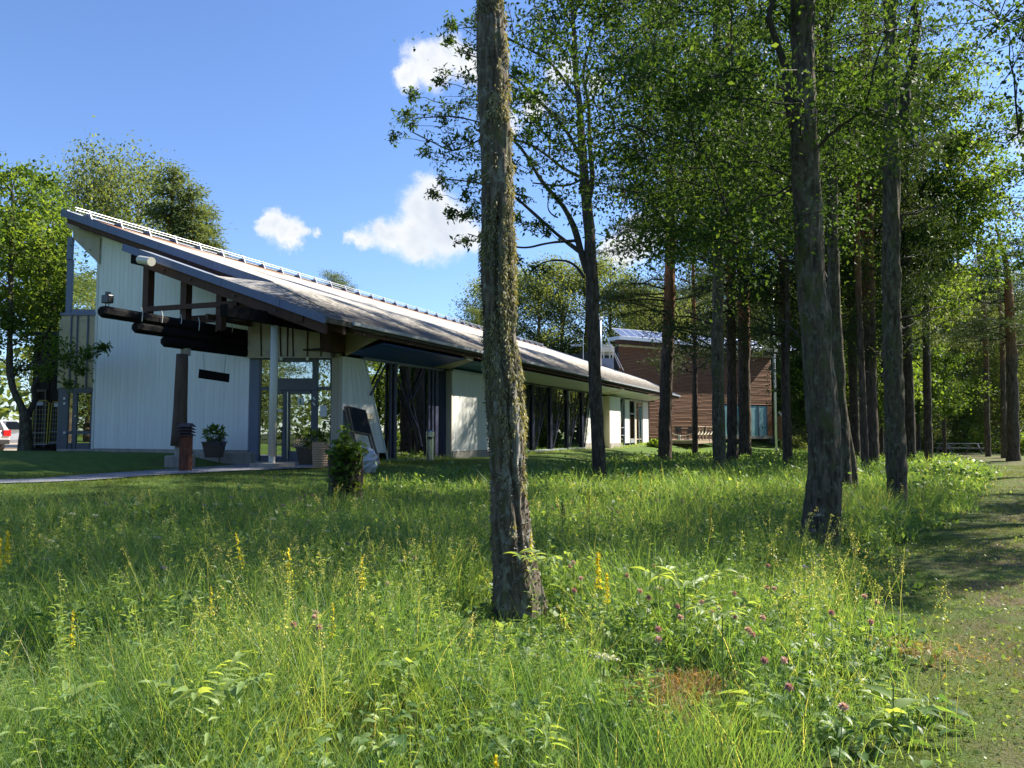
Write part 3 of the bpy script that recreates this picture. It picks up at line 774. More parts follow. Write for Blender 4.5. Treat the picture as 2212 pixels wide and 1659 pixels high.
def strut(p, q, b=-13.40, w=.055, mt='navy', par=bld):
    MB().beam(B(p[0], b, p[1]), B(q[0], b, q[1]), .035, w, (NX, NY, 0)).build('strut', M[mt], par)
def upost(a, b=-13.42, w=.10, z0=ZS, z1=ZH, mt='navy', par=bld):
    MB().box(a, a + w, b - .02, b + .035, z0, z1).build('window_post', M[mt], par)
# first panel
a00 = onB(738, 850, -13.5)[0]; aT = onB(783, 779, -13.5)[0]; aBt = onB(832, 990, -13.5)[0]
panel((a00, aT), (a00, aBt), -13.46, 6, .30)
MB().beam(B(aT + .02, -13.44, ZH), B(aBt + .08, -13.44, .02), .03, .05, (NX, NY, 0)).build('slanted_edge_board', M['white2'], bld)
MB().box(a00, a00 + 1.9, -13.6, -13.42, -.1, .29).build('plinth', M['concrete'], bld)
pxb('meter_box', 722, 973, 735, 984, 22.1, .12, 'creampl')
m_ = MB(); m_.box(a00 + .55, a00 + 1.5, -13.45, -13.36, 1.35, 1.52); m_.build('sign_board', M['cream'], bld)
w1 = MB().box(aT - .1, 24.7, -13.50, -13.38, ZH, ZH + .07).build('window_head', M['bluegrey'], bld)
MB().box(aBt, 24.7, -13.54, -13.36, -.03, .05).build('window_sill', M['bluegrey'], w1)
MB().box(aBt, 24.7, -13.6, -13.40, -.2, -.03).build('plinth', M['concrete'], w1)
g0 = [onB(x, 900, -13.5)[0] for x in (838, 852, 922, 952)]
q = [B(aBt + .05, -13.5, .05), B(g0[0], -13.5, .05), B(g0[0], -13.5, ZH), B(aT + .05, -13.5, ZH)]
MB().prism(q, B(0, .012) - B(0, 0)).build('pane', M['glass'], w1)
glazing(g0[0] + .2, g0[2], -13.5, .05, ZH, w1); glazing(g0[2] + .4, 24.66, -13.5, .05, ZH, w1)
for x, w in ((836.5, .09), (845, .17)): upost(onB(x, 900, -13.5)[0], w=w, par=w1)
for x, w in ((920, .10), (927.5, .13), (935, .2)): upost(onB(x, 900, -13.5)[0], w=w, par=w1)
def c3(cx, cy): return (506.3 * 0 + (1200 + cx / 2.37) / 1.823, (1200 + cy / 2.37) / 1.823)
for (p, q) in (((762, 548), (615, 845)), ((815, 565), (1062, 1175)), ((1062, 1175), (1092, 1320)), ((930, 575), (1062, 1175)), ((1130, 600), (1003, 885))):
    pa = onB(*c3(*p), -13.4); qa = onB(*c3(*q), -13.4)
    strut(pa, qa, par=w1)
MB().box(24.64, 24.70, -13.5, -13.3, 0, ZH).build('window_post', M['navy'], w1)
# beige return and second panel, set forward
def ret(a, b0, b1, z0=0, z1=ZH + .02, mt='beige'):
    MB().box(a, a + .05, b0, b1, z0, z1).build('return_board', M[mt], bld)
ret(24.72, -13.5, -13.08)
panel((24.78, 28.9), (24.78, 28.9), -13.08, 15, .26)
MB().box(24.78, 28.9, -13.3, -13.05, -.2, .25).build('plinth', M['concrete'], bld)
MB().box(24.75, 28.95, -13.2, -13.02, ZH, ZH + .07).build('head_trim', M['silver'], bld)
# second glazing, five bays
aP = [28.95, 31.1, 33.4, 35.8, 38.3, 40.8]
w2 = MB().box(28.9, 42.6, -13.50, -13.36, ZH, ZH + .06).build('window_head', M['navy'], bld)
MB().box(28.9, 41.2, -13.54, -13.36, .04, .12).build('window_sill', M['silver'], w2)
MB().box(28.9, 41.3, -13.6, -13.40, -.2, .04).build('plinth', M['concrete'], w2)
for i, a in enumerate(aP):
    upost(a, w=.09, mt='navy', par=w2); upost(a + .17, w=.06, mt='navy', par=w2)
    if i < 5:
        a1 = aP[i + 1]
        glazing(a + .3, a1 - .02, -13.5, .12, ZH, w2)
        j = (a + 1.05, 2.0); 
        strut((a1, ZH - .02), (a + .32, .15), w=.05, mt='navy', par=w2)
        fx = a + .32 + (a1 - a - .32) * ((2.0 - .15) / (ZH - .17))
        strut((a + .42, ZH - .02), (fx - .55, 2.0 - .0), w=.045, mt='navy', par=w2); strut((a + 1.35, ZH - .02), (fx - .55, 2.0), w=.045, mt='navy', par=w2)
        strut((fx - .55, 2.0), (a + .75, .9), w=.045, mt='navy', par=w2)
q = [B(41.1, -13.5, .12), B(41.2, -13.5, .12), B(42.3, -13.5, ZH), B(41.1, -13.5, ZH)]
MB().prism(q, B(0, .012) - B(0, 0)).build('pane', M['glass'], w2)
strut((41.1, ZH - .02), (41.65, 2.0), w=.045, par=w2); strut((42.35, ZH - .02), (41.2, .12), w=.06, par=w2)
panel((42.4, 45.1), (41.3, 45.1), -13.46, 12, .34); MB().box(41.3, 45.1, -13.6, -13.42, -.2, .33).build('plinth', M['concrete'], bld)
ret(45.12, -13.5, -13.08, 0, ZH, 'cream')  # beige return; the light on it is put into the cream colour
panel((45.2, 47.6), (45.2, 47.6), -13.08, 9, .3, mt='white2'); MB().box(45.2, 47.6, -13.3, -13.05, -.2, .29).build('plinth', M['concrete'], bld)
w3 = MB().box(47.6, 49.9, -13.50, -13.36, ZH, ZH + .06).build('window_head', M['bluegrey'], bld)
glazing(47.65, 49.8, -13.45, .1, ZH, w3); upost(49.65, w=.12, mt='bluegrey', par=w3)
strut((48.0, ZH), (48.55, 1.8), w=.05, mt='silver', par=w3); strut((49.6, ZH), (48.0, .1), w=.06, mt='silver', par=w3); MB().box(47.6, 49.9, -13.5, -13.34, -.1, .1).build('window_sill', M['concrete'], w3)
for z in (.75, 1.25): MB().box(47.7, 49.6, -13.40, -13.36, z, z + .04).build('glazing_bar', M['silver'], w3)
panel((49.9, 51.0), (49.9, 51.0), -13.40, 5, .25)
w4 = MB().box(51.0, 56.4, -13.48, -13.34, ZH - .05, ZH + .06).build('window_head', M['silver'], bld)
glazing(51.1, 52.4, -13.42, .25, ZH, w4); upost(51.0, w=.1, mt='silver', par=w4); upost(52.35, w=.12, mt='silver', par=w4)
MB().box(51.1, 52.35, -13.42, -13.36, 2.2, 2.28).build('glazing_bar', M['silver'], w4)
MB().box(51.1, 52.35, -13.42, -13.36, .25, .5).build('glazing_bar', M['silver'], w4)
glazing(52.9, 54.4, -13.42, .25, ZH, w4); upost(52.5, w=.35, mt='cream', par=w4); upost(54.4, w=.1, mt='silver', par=w4); upost(53.6, w=.1, mt='silver', par=w4)
MB().box(54.6, 56.3, -13.5, -13.35, 0, ZH).build('end_panel', M['white2'], bld)
MB().box(56.3, 56.4, -20, -13.3, 0, ZH + .2).build('end_wall', M['shed'], bld)
MB().box(56.4, AF - .3, -23.2, -23.1, 0, 7.8).build('end_wall', M['shed'], bld)
# soffits rising from the wall head to the eave, and the brackets between them
def soffit(a0, a1, mt, lit=0):
    b0, b1 = -13.40, -12.16
    q = [B(a0, b0, ZH + .08), B(a1, b0, ZH + .08), B(a1, b1, EC - .36), B(a0, b1, EC - .36)]
    n_ = 5
    for k in range(n_):
        f0, f1 = k / n_ + .006, (k + 1) / n_ - .006
        z_ = lambda f: ZH + .08 + (EC - .36 - ZH - .08) * f
        bb = lambda f: b0 + (b1 - b0) * f
        MB().prism([B(a0, bb(f0), z_(f0)), B(a1, bb(f0), z_(f0)), B(a1, bb(f1), z_(f1)), B(a0, bb(f1), z_(f1))], (0, 0, .02)).build('soffit_board', M[mt], bld)
soffit(a0_ + .1, 23.9, 'blue'); soffit(24.8, 29.0, 'teal'); soffit(29.05, 35.2, 'soff'); soffit(35.25, 44.4, 'soff'); soffit(45.2, 50.5, 'soff'); soffit(50.6, 56.4, 'soff')
for a in (24.3, 44.8):
    q = [B(a - .35, -13.42, ZH + .07), B(a + .35, -13.1, ZH + .07), B(a + .3, -12.14, EC - .36), B(a - .3, -12.14, EC - .36)]
    MB().prism(q, (0, 0, .1)).build('eave_bracket', M['beige'], bld)
MB().box(AV + 1, 56.4, -13.75, -13.42, ZH + .1, zmain(-13.6) - .17).build('wall_head', M['brown'], bld)

# ---- canopy timbers: three stacked logs, posts, rails, beam, columns
def log(a0, a1, b, z, r, n=8):
    pts = [B(a0, b, z), B(a1, b, z)]
    m_ = MB(); d = B(1, 0) - B(0, 0); x = Vector((NX, NY, 0)); k0 = 0
    for p, s_ in ((a0, .72), (a0 + .08, 1), (a1, 1)):
        for j in range(n):
            t_ = 2 * math.pi * (j + .5) / n
            m_.v.append(B(p, b, z) + x * math.cos(t_) * r * s_ + Vector((0, 0, math.sin(t_) * r * s_)))
    for i in range(2):
        for j in range(n): a_ = i * n + j; b_ = i * n + (j + 1) % n; m_.f.append((a_, b_, b_ + n, a_ + n))
    m_.f.append(tuple(range(n))[::-1]); m_.f.append(tuple(range(2 * n, 3 * n)))
    return m_.build('log', M['black'], bld)
log(12.88, 17.75, -16.32, 3.84, .152); log(13.85, 17.75, -16.32, 3.58, .150); log(14.75, 17.75, -16.32, 3.32, .150)
for k in range(6):     # pale strips stapled on the logs
    a = 13.9 + k * .62
    MB().tube([B(a, -16.16, 4.08), B(a + .02, -16.13, 3.95), B(a + .01, -16.14, 3.72 + .05 * (k % 3))], .011, 5).build('bird_spike_strip', M['stringy'], bld)
for (b, z0, w) in ((-18.58, 4.2, .22), (-17.1, 3.9, .22), (-15.78, 3.75, .20)):
    MB().box(16.1, 16.1 + w, b - w / 2, b + w / 2, z0, zcan(b) - .2).build('canopy_post', M['brown'], bld)
MB().beam(B(16.08, -18.5, 4.50), B(16.08, -15.1, 4.45), .07, .14).build('canopy_rail', M['brown'], bld)
MB().beam(B(17.2, -18.2, 4.35), B(17.2, -14.6, 4.3), .08, .16).build('canopy_rail', M['brown'], bld)
MB().beam(B(15.9, -16.0, 4.12), B(17.6, -16.0, 4.12), .1, .14).build('canopy_rail', M['brown'], bld)
MB().beam(B(16.6, -18.3, 4.2), B(16.6, -15.0, 4.12), .10, .16).build('canopy_rail', M['brown'], bld)
MB().beam(B(14.46, -14.0, 3.95), B(19.0, -14.0, 4.02), .24, .30).build('canopy_beam', M['black'], bld)
# thick lower part of the verge truss
q = [B(16.15, -15.2, zcan(-15.2) - .4), B(16.15, -15.2, 4.35), B(16.15, -12.6, 3.72), B(16.15, -12.2, zcan(-12.2) - .42)]
MB().prism(q, B(.1, 0) - B(0, 0)).build('canopy_gusset', M['brown'], bld)
for i, b in enumerate((-17.6, -16.6, -15.0, -13.6)): MB().tube([B(15.83, b, zcan(b) - .3), B(15.88, b, zcan(b) - .3)], .03, 8).build('bolt', M['rustdark'], bld)
# round timber column with steel foot
cz = float(gz(*B(15.3, -16.32).xy))
pts = [B(15.36 + .03 * i / 6, -16.32, .58 + i * .41) for i in range(7)]
MB().tube(pts, [.215, .195, .18, .172, .165, .158, .15], 14).build('round_timber_column', M['post'], bld, smooth=True)
MB().tube([B(15.5, -16.32, 3.02), B(15.5, -16.32, 3.2)], .13, 12).build('column_head', M['concrete'], bld)
MB().tube([B(15.38, -16.32, .30), B(15.38, -16.32, .60)], .12, 12).build('column_foot', M['concrete'], bld)
# white steel column
MB().tube([B(16.3, -14.0, .32), B(16.32, -14.0, 3.80)], .105, 20).build('white_column', M['column'], bld, smooth=True)
MB().tube([B(16.3, -14.0, .12), B(16.3, -14.0, .32)], .085, 16).build('column_foot', M['column'], bld)
MB().box(15.9, 16.75, -14.4, -13.6, -.2, .13).build('column_base_block', M['concrete'], bld)
# chimney pipe with stays, aerial, ventilation box on the roof
fl = thing('flue_pipe', 'slim silver flue pipe with a cap on the roof beside the forked trunk', 'chimney', B(58, -19, 5.4))
q0 = P(1296, 800, 60); q1 = P(1296, 690, 60)
MB().tube([q0, q1], .13, 12).build('pipe', M['silver'], fl, smooth=True)
MB().lathe(q1 + Vector((0, 0, .02)), [(.13, -.05), (.24, 0), (.26, .1), (.2, .16)], 12).build('cap', M['silver'], fl)
for x, y in ((1340, 795), (1347, 800)): MB().beam(P(1303, 712, 59.8), P(x, y, 56.5), .02, .02).build('stay_wire', M['steel'], fl)
an = thing('tv_aerial', 'thin television aerial standing above the roof ridge', 'aerial', P(1260, 775, 62))
MB().beam(P(1260, 782, 62), P(1260, 722, 62), .035, .035).build('mast', M['steel'], an)
MB().beam(P(1233, 746, 61), P(1259, 745, 62), .03, .03).build('boom', M['steel'], an)
for i in range(7): MB().beam(P(1235 + i * 3.2, 743.5, 61.1 + i * .12), P(1236 + i * 3.2, 748.5, 61 + i * .12), .02, .02).build('element', M['steel'], an)
MB().beam(P(1246, 723, 62), P(1266, 727, 62), .04, .04).build('boom', M['steel'], an)
ve = thing('ventilation_unit', 'cream rooftop ventilation unit on splayed legs beside the brown building', 'ventilation unit', P(1312, 800, 64))
MB().px(1300, 748, 1327, 760, 64, 1.2).build('housing', M['creampl'], ve, bevel=.05)
MB().px(1303, 744, 1312, 748, 64.1, .8).build('lid', M['creampl'], ve); MB().px(1314, 744, 1323, 748, 64.1, .8).build('lid', M['creampl'], ve)
for x in (1303, 1316, 1323): MB().px(x, 760, x + 2.5, 774, 64.1, .12).build('leg', M['creampl'], ve)
MB().px(1298, 762, 1326, 767, 64.6, .4).build('duct', M['silver'], ve)

# ------------------------------------------------------------------ brown slatted building
bb0 = thing('slatted_building', 'tall brown slat clad building with solar panels on its roof', 'building', P(1500, 945, 70))
YL, YRt = 66.0, 76.0
Lx, Rx = P(1340, 900, YL).x, P(1667, 900, YRt).x
def W2(t, z, off=0):   # along the front of the brown building, t 0..1
    p = Vector((Lx + (Rx - Lx) * t, YL + (YRt - YL) * t, z)); n = Vector((YRt - YL, -(Rx - Lx), 0)).normalized()
    return p + n * off
def tpx(x):
    lo, hi = 0, 1.2
    for i in range(40):
        m = (lo + hi) / 2; p = W2(m, 0)
        if (1106 + F * p.x / p.y / math.cos(PITCH)) < x: lo = m
        else: hi = m
    return lo
ZT = P(1340, 748, YL).z
tg = tpx(1563); tg2 = tpx(1657)
zgt = P(1610, 876, 74).z; zbt = .45
MB().prism([W2(0, zbt - .3, -.25), W2(1, zbt - .3, -.25), W2(1, ZT, -.25), W2(0, ZT, -.25)], Vector((-.45, .89, 0)) * 9).build('wall', M['shed'], bb0)
m_ = MB(); nS = 64; hS = (ZT - zbt) / nS
for k in range(nS):
    z0 = zbt + k * hS; z1 = z0 + hS * .86
    segs = [(0, 1)] if z0 > zgt else [(0, tg)]
    for s0, s1 in segs:
        nseg = 6
        for j in range(nseg):
            t0 = s0 + (s1 - s0) * j / nseg; t1 = s0 + (s1 - s0) * (j + 1) / nseg - .0006
            dz = .008 * R.random(); do = .012 * R.random()
            m_.hexa([W2(t0, z0 + dz, .03 + do), W2(t1, z0 + dz, .03 + do), W2(t1, z0 + dz, -.2), W2(t0, z0 + dz, -.2)],
                    [W2(t0, z1, -.0), W2(t1, z1, -.0), W2(t1, z1, -.2), W2(t0, z1, -.2)])
o = m_.build('slat_cladding', M['slat'], bb0); stuff(o)
# end face
Ez = Vector((-.8, 3.0, 0))
q = [W2(0, zbt, 0), W2(0, ZT, 0), W2(0, ZT - .05, 0) + Ez, W2(0, zbt, 0) + Ez]
m_ = MB()
for k in range(nS):
    z0 = zbt + k * hS; z1 = z0 + hS * .72; p = W2(0, 0, 0)
    m_.hexa([p + Vector((-.03, 0, z0)), p + Vector((.02, .1, z0)), p + Ez + Vector((.02, 0, z0)), p + Ez + Vector((-.03, 0, z0))],
            [p + Vector((-.0, 0, z1)), p + Vector((.02, .1, z1)), p + Ez + Vector((.02, 0, z1)), p + Ez + Vector((-.0, 0, z1))])
stuff(m_.build('slat_cladding', M['slat'], bb0))
# turquoise glazing
for i in range(5):
    t0 = tg + (tg2 - tg) * i / 5; t1 = tg + (tg2 - tg) * (i + 1) / 5
    MB().prism([W2(t0 + .004, zbt + .2, .0), W2(t1 - .004, zbt + .2, .0), W2(t1 - .004, zgt, .0), W2(t0 + .004, zgt, .0)], W2(0, 0, -.03) - W2(0, 0, 0)).build('glass_pane', M['tealglass'], bb0)
    MB().prism([W2(t1 - .004, zbt, .05), W2(t1 + .004, zbt, .05), W2(t1 + .004, zgt, .05), W2(t1 - .004, zgt, .05)], W2(0, 0, -.1) - W2(0, 0, 0)).build('glazing_post', M['grey'], bb0)
MB().prism([W2(tg - .01, zbt - .1, .06), W2(1.0, zbt - .1, .06), W2(1.0, zbt + .2, .06), W2(tg - .01, zbt + .2, .06)], W2(0, 0, -.2) - W2(0, 0, 0)).build('plinth', M['concrete'], bb0)
MB().prism([W2(tg2 + .002, zbt, .04), W2(1, zbt, .04), W2(1, zgt, .04), W2(tg2 + .002, zgt, .04)], W2(0, 0, -.1) - W2(0, 0, 0)).build('corner_post', M['slat'], bb0)
# roof edge
def strip(t0, t1, z0, z1, o0, o1, mt, name, par=bb0):
    return MB().hexa([W2(t0, z0, o1), W2(t1, z0, o1), W2(t1, z0, o0), W2(t0, z0, o0)], [W2(t0, z1, o1), W2(t1, z1, o1), W2(t1, z1, o0), W2(t0, z1, o0)]).build(name, M[mt], par)
strip(.0, .49, ZT + .002, ZT + .17, -.1, .08, 'cream', 'frieze_board'); strip(.51, 1.01, ZT + .002, ZT + .17, -.1, .08, 'cream', 'frieze_board')
strip(-.02, 1.02, ZT + .18, ZT + .5, -.2, .45, 'brown', 'eave_timber')
strip(-.025, 1.025, ZT + .51, ZT + .82, -1.0, .6, 'silver', 'roof_sheet')
# sheet metal parapets in front of the end face
pr = MB().px(1298, 774, 1326, 803, 63, .3).build('parapet', M['bluegrey'], bb0)
q = [P(1326, 799, 62), P(1383, 819, 62), P(1383, 832, 62), P(1326, 826, 62)]
MB().prism(q, (0, .4, 0)).build('parapet', M['bluegrey'], bb0)
pxb('small_window', 1334, 762, 1337.5, 790, 65.7, .1, 'grey', bb0)
# solar panels, tilted
for (x0, x1, y0, y1, n_) in ((1326, 1455, 722, 744, 7), (1486, 1640, 724, 750, 9), (1680, 1740, 738, 752, 3)):
    for i in range(n_):
        ta, tb = tpx(x0 + 14 + (x1 - x0) * i / n_), tpx(x0 + 14 + (x1 - x0) * (i + 1) / n_)
        zl = ZT + .86; g_ = .0012
        a1_, a2_ = W2(ta + g_, zl, .3), W2(tb - g_, zl, .3); a3_, a4_ = W2(tb - g_, zl + .78, -.35) + Vector((-.5, 0, 0)), W2(ta + g_, zl + .78, -.35) + Vector((-.5, 0, 0))
        nrm = Vector((0, .03, -.05))
        pn = MB().prism([a1_, a2_, a3_, a4_], nrm).build('solar_panel', M['silver'], bb0)
        c_ = (a1_ + a2_ + a3_ + a4_) / 4
        sh_ = lambda p: c_ + (p - c_) * .93 + Vector((0, -.004, .008))
        MB().prism([sh_(a1_), sh_(a2_), sh_(a3_), sh_(a4_)], nrm * .1).build('cell_glass', M['pvglass'], pn)
# lean to entrance at the far corner
lt = P(1683, 900, 74)
MB().prism([P(1686, 948, 74), P(1703, 948, 74), P(1703, 918, 74), P(1686, 897, 74)], (0, 1.6, 0)).build('stair_cheek', M['slat'], bb0)
MB().beam(P(1683, 890, 73.9), P(1704, 916, 73.9), .25, .14).build('stair_cap', M['creampl'], bb0)
pxb('stair_side', 1703, 918, 1706, 948, 73.9, 1.6, 'bluegrey', bb0)

# ------------------------------------------------------------------ timber deck with rope railing, chairs and table
dk = thing('timber_deck', 'raised timber deck with a rope hung railing below the brown wall', 'deck', P(1480, 955, 54))
C0 = P(1503, 953, 52.6); C0.z = 0; Lf = P(1404, 953, 55.5); Lf.z = 0; Rb = P(1556, 950, 62); Rb.z = 0
zf = .40
back = Rb - C0
nd = 14
for k in range(nd):
    f0, f1 = k / nd, (k + 1) / nd - .006
    MB().prism([Lf + back * f0 + Vector((0, 0, zf)), C0 + back * f0 + Vector((0, 0, zf)), C0 + back * f1 + Vector((0, 0, zf)), Lf + back * f1 + Vector((0, 0, zf))], (0, 0, .04)).build('plank', M['deck'], dk)
MB().beam(Lf + Vector((0, -.02, zf - .12)), C0 + Vector((0, -.02, zf - .12)), .05, .2).build('edge_board', M['deck'], dk)
MB().beam(C0 + Vector((.02, 0, zf - .12)), Rb + Vector((.02, 0, zf - .12)), .05, .2).build('edge_board', M['deck'], dk)
for t_ in (.05, .35, .65, .97):
    p = Lf.lerp(C0, t_); MB().beam(p + Vector((0, .2, -.2)), p + Vector((0, .2, zf - .1)), .15, .15).build('support', M['brown'], dk)
def rail(p, q, n_, rope_sag, posts=True):
    MB().beam(p + Vector((0, 0, zf + .98)), q + Vector((0, 0, zf + .98)), .12, .05).build('handrail', M['deck'], dk)
    for i in range(n_ + 1):
        a_ = p.lerp(q, i / n_); MB().beam(a_ + Vector((0, 0, zf)), a_ + Vector((0, 0, zf + .95)), .07, .07).build('post', M['deck'], dk)
        if i < n_:
            b_ = p.lerp(q, (i + 1) / n_)
            pts = [a_.lerp(b_, k / 8) + Vector((0, -.04, zf + .62 - rope_sag * (1 - (k / 4 - 1) ** 2))) for k in range(9)]
            MB().tube(pts, .028, 5).build('rope', M['rope'], dk)
rail(Lf.lerp(C0, .42), C0, 1, .3); rail(C0, Rb, 8, .22)
def chair(name_i, pos, rz, label):
    t_ = thing('garden_chair', label, 'chair', pos, 'garden chairs round the deck table'); 
    ca, sa = math.cos(rz), math.sin(rz)
    def L(x, y, z): return Vector(pos) + Vector((x * ca - y * sa, x * sa + y * ca, z))
    def bx(x0, x1, y0, y1, z0, z1): return MB().hexa([L(x0, y0, z0), L(x1, y0, z0), L(x1, y1, z0), L(x0, y1, z0)], [L(x0, y0, z1), L(x1, y0, z1), L(x1, y1, z1), L(x0, y1, z1)])
    bx(-.25, .25, -.25, .22, .42, .46).build('seat', M['greywood'], t_)
    MB().hexa([L(-.25, .2, .44), L(.25, .2, .44), L(.25, .24, .44), L(-.25, .24, .44)], [L(-.25, .3, .95), L(.25, .3, .95), L(.25, .34, .95), L(-.25, .34, .95)]).build('backrest', M['greywood'], t_)
    for x in (-.23, .23):
        for y in (-.22, .2): MB().beam(L(x, y, 0), L(x, y, .44), .035, .035).build('leg', M['blackpl'], t_)
        MB().beam(L(x, -.24, .66), L(x, .24, .66), .04, .03).build('armrest', M['blackpl'], t_)
        MB().beam(L(x, -.22, .44), L(x, -.22, .66), .03, .03).build('arm_support', M['blackpl'], t_)
zd = zf + .04
cT = Lf.lerp(C0, .68) + back * .22; cT.z = zd
for i, (dx_, dy_, rz, lb) in enumerate(((-.95, -.1, 1.5, 'dark garden chair on the deck next to the big pine trunk'),
        (.95, .0, -1.4, 'dark garden chair on the deck between the table and the corner railing post'),
        (-.35, .8, .2, 'garden chair behind the deck table, the one nearer the pine'), (.5, .8, -.2, 'garden chair behind the deck table, the one nearer the rope railing'))):
    chair(i, (cT.x + dx_, cT.y + dy_, zd), rz, lb)
tb = thing('garden_table', 'round dark garden table between the chairs on the deck', 'table', cT)
MB().lathe(cT, [(.5, .70), (.5, .73)], 20).build('tabletop', M['greywood'], tb)
MB().tube([cT + Vector((0, 0, .03)), cT + Vector((0, 0, .7))], .03, 8).build('pedestal', M['blackpl'], tb)
MB().lathe(cT, [(.28, 0), (.2, .04)], 12).build('foot', M['blackpl'], tb)
p_ = P(1468, 951, 53.4); p_.z = zd
o = MB().lathe(p_, [(.07, 0), (.08, .3), (.07, .32)], 12).build('white_container', M['whitepl'], None, p_); tag(o, 'small white tub standing on the deck planks by the chairs', 'tub')

# flagpole
fp = P(1677, 954, 60); fp.z = float(gz(fp.x, fp.y)) 
t_ = thing('flagpole', 'tall white flagpole on the sunlit lawn at the corner of the brown building', 'flagpole', fp)
MB().tube([fp, fp + Vector((0, 0, 13.5))], [.085, .04], 12).build('pole', M['whitepl'], t_, smooth=True)
MB().lathe(fp + Vector((0, 0, 13.5)), [(.04, 0), (.10, .06), (.10, .12), (.03, .18)], 10).build('finial', M['yellow'], t_)
MB().tube([fp + Vector((-.13, 0, 1.2)), fp + Vector((-.12, 0, 13.3))], .008, 4).build('halyard', M['rope'], t_)
MB().lathe(fp, [(.16, -.1), (.16, .25), (.10, .3)], 12).build('base', M['concrete'], t_)

# ------------------------------------------------------------------ things around the entrance
def gp(a, b):
    p = B(a, b); p.z = float(gz(p.x, p.y)); return p
# low concrete wall that holds the raised lawn
kw = thing('retaining_wall', 'low stained concrete wall holding the raised lawn beside the entrance', 'low wall', B(17, -16, .0))
q0 = P(345, 1000, 23.2); q1 = P(541, 996, 22.4)
q0.z = q1.z = 0
dirw = (q1 - q0).normalized(); nw = Vector((-dirw.y, dirw.x, 0))
for i in range(3):
    a_ = q0.lerp(q1, i / 3); b_ = q0.lerp(q1, (i + 1) / 3) - dirw * .015
    MB().hexa([a_ + Vector((0, 0, -.2)), b_ + Vector((0, 0, -.2)), b_ + nw * .3 + Vector((0, 0, -.2)), a_ + nw * .3 + Vector((0, 0, -.2))],
              [a_ + Vector((0, 0, .32)), b_ + Vector((0, 0, .36)), b_ + nw * .3 + Vector((0, 0, .36)), a_ + nw * .3 + Vector((0, 0, .32))]).build('wall_section', M['concrete'], kw, bevel=.02)
q2 = P(366, 1012, 20.3); q2.z = 0; q3 = P(402, 1012, 20.3); q3.z = 0
MB().xbox(q2.x - .1, q3.x, 20.2, 20.9, -.2, .33).build('foot_block', M['concrete'], kw, bevel=.02)

# louvred rusty bollard lamp
bp = G(401, 1024); bp = Vector((P(401, 1000, 18.6).x, 18.6, 0)); bp.z = float(gz(bp.x, bp.y))
bl_ = thing('bollard_lamp', 'rusty square bollard lamp with four louvred hoods in front of the round timber column', 'bollard lamp', bp)
zt_ = P(401, 914, 18.6).z
hb = zt_ - bp.z
MB().xbox(bp.x - .115, bp.x + .115, bp.y - .115, bp.y + .115, bp.z - .1, zt_ - .30).build('post', M['rust'], bl_, bevel=.008)
MB().xbox(bp.x - .09, bp.x + .09, bp.y - .09, bp.y + .09, zt_ - .30, zt_ - .05).build('lamp_core', M['rustdark'], bl_)
for k in range(4):
    z = zt_ - .09 - .073 * k
    r0, r1 = .10, .175
    c4 = lambda r, z: [(bp.x - r, bp.y - r, z), (bp.x + r, bp.y - r, z), (bp.x + r, bp.y + r, z), (bp.x - r, bp.y + r, z)]
    MB().hexa(c4(r1, z), c4(r0, z + (.09 if k == 0 else .06))).build('louvre', M['rustdark'], bl_)

def leafball(name, c, r, n, size, mt, par, flat=.8, seed=1, up=.3):
    rs = np.random.RandomState(seed)
    d = rs.normal(size=(n, 3)); d /= np.linalg.norm(d, axis=1)[:, None]
    rr = r * rs.uniform(.35, 1, n)[:, None] ** .6
    C = np.array(c) + d * rr * np.array([1, 1, flat])
    return leaf_mesh(name, C, size, mt, par, rs, dirs=d + np.array([0, 0, up]))
def leaf_quads(C, size, rs, dirs=None, aspect=.5, droop=.25, sz_var=.35, curl=.12):
    """a folded rhombus for every centre; returns verts and quads"""
    n = len(C)
    sz_var = max(sz_var, .5)
    size = (np.asarray(size) * (1 + sz_var * rs.uniform(-1, 1, n)))[:, None]
    t = rs.normal(size=(n, 3)); 
    if dirs is not None: t = t * .55 + dirs
    t[:, 2] -= droop * rs.uniform(0, 2, n)
    t /= np.linalg.norm(t, axis=1)[:, None]
    up = rs.normal(size=(n, 3)) * .6 + np.array([0, 0, 1.0])
    s = np.cross(t, up); s /= (np.linalg.norm(s, axis=1)[:, None] + 1e-6)
    nrm = np.cross(s, t)
    base = C; tip = C + t * size; mid = C + t * size * .45
    w = s * size * aspect * .5
    V = np.stack([base, mid + w + nrm * size * curl, tip - nrm * size * curl * .5, mid - w + nrm * size * curl], 1).reshape(-1, 3)
    Fq = np.arange(n * 4).reshape(-1, 4)
    return V, Fq
def leaf_mesh(name, C, size, mt, par, rs, dirs=None, aspect=.5, tint=None, local=False, **k):
    V, Fq = leaf_quads(C, size, rs, dirs, aspect, **k)
    if tint is None: tint = rs.uniform(0, 1, len(C))
    return mesh_np(name, V, Fq, M[mt], par, tint=np.repeat(tint, 4), local=local)

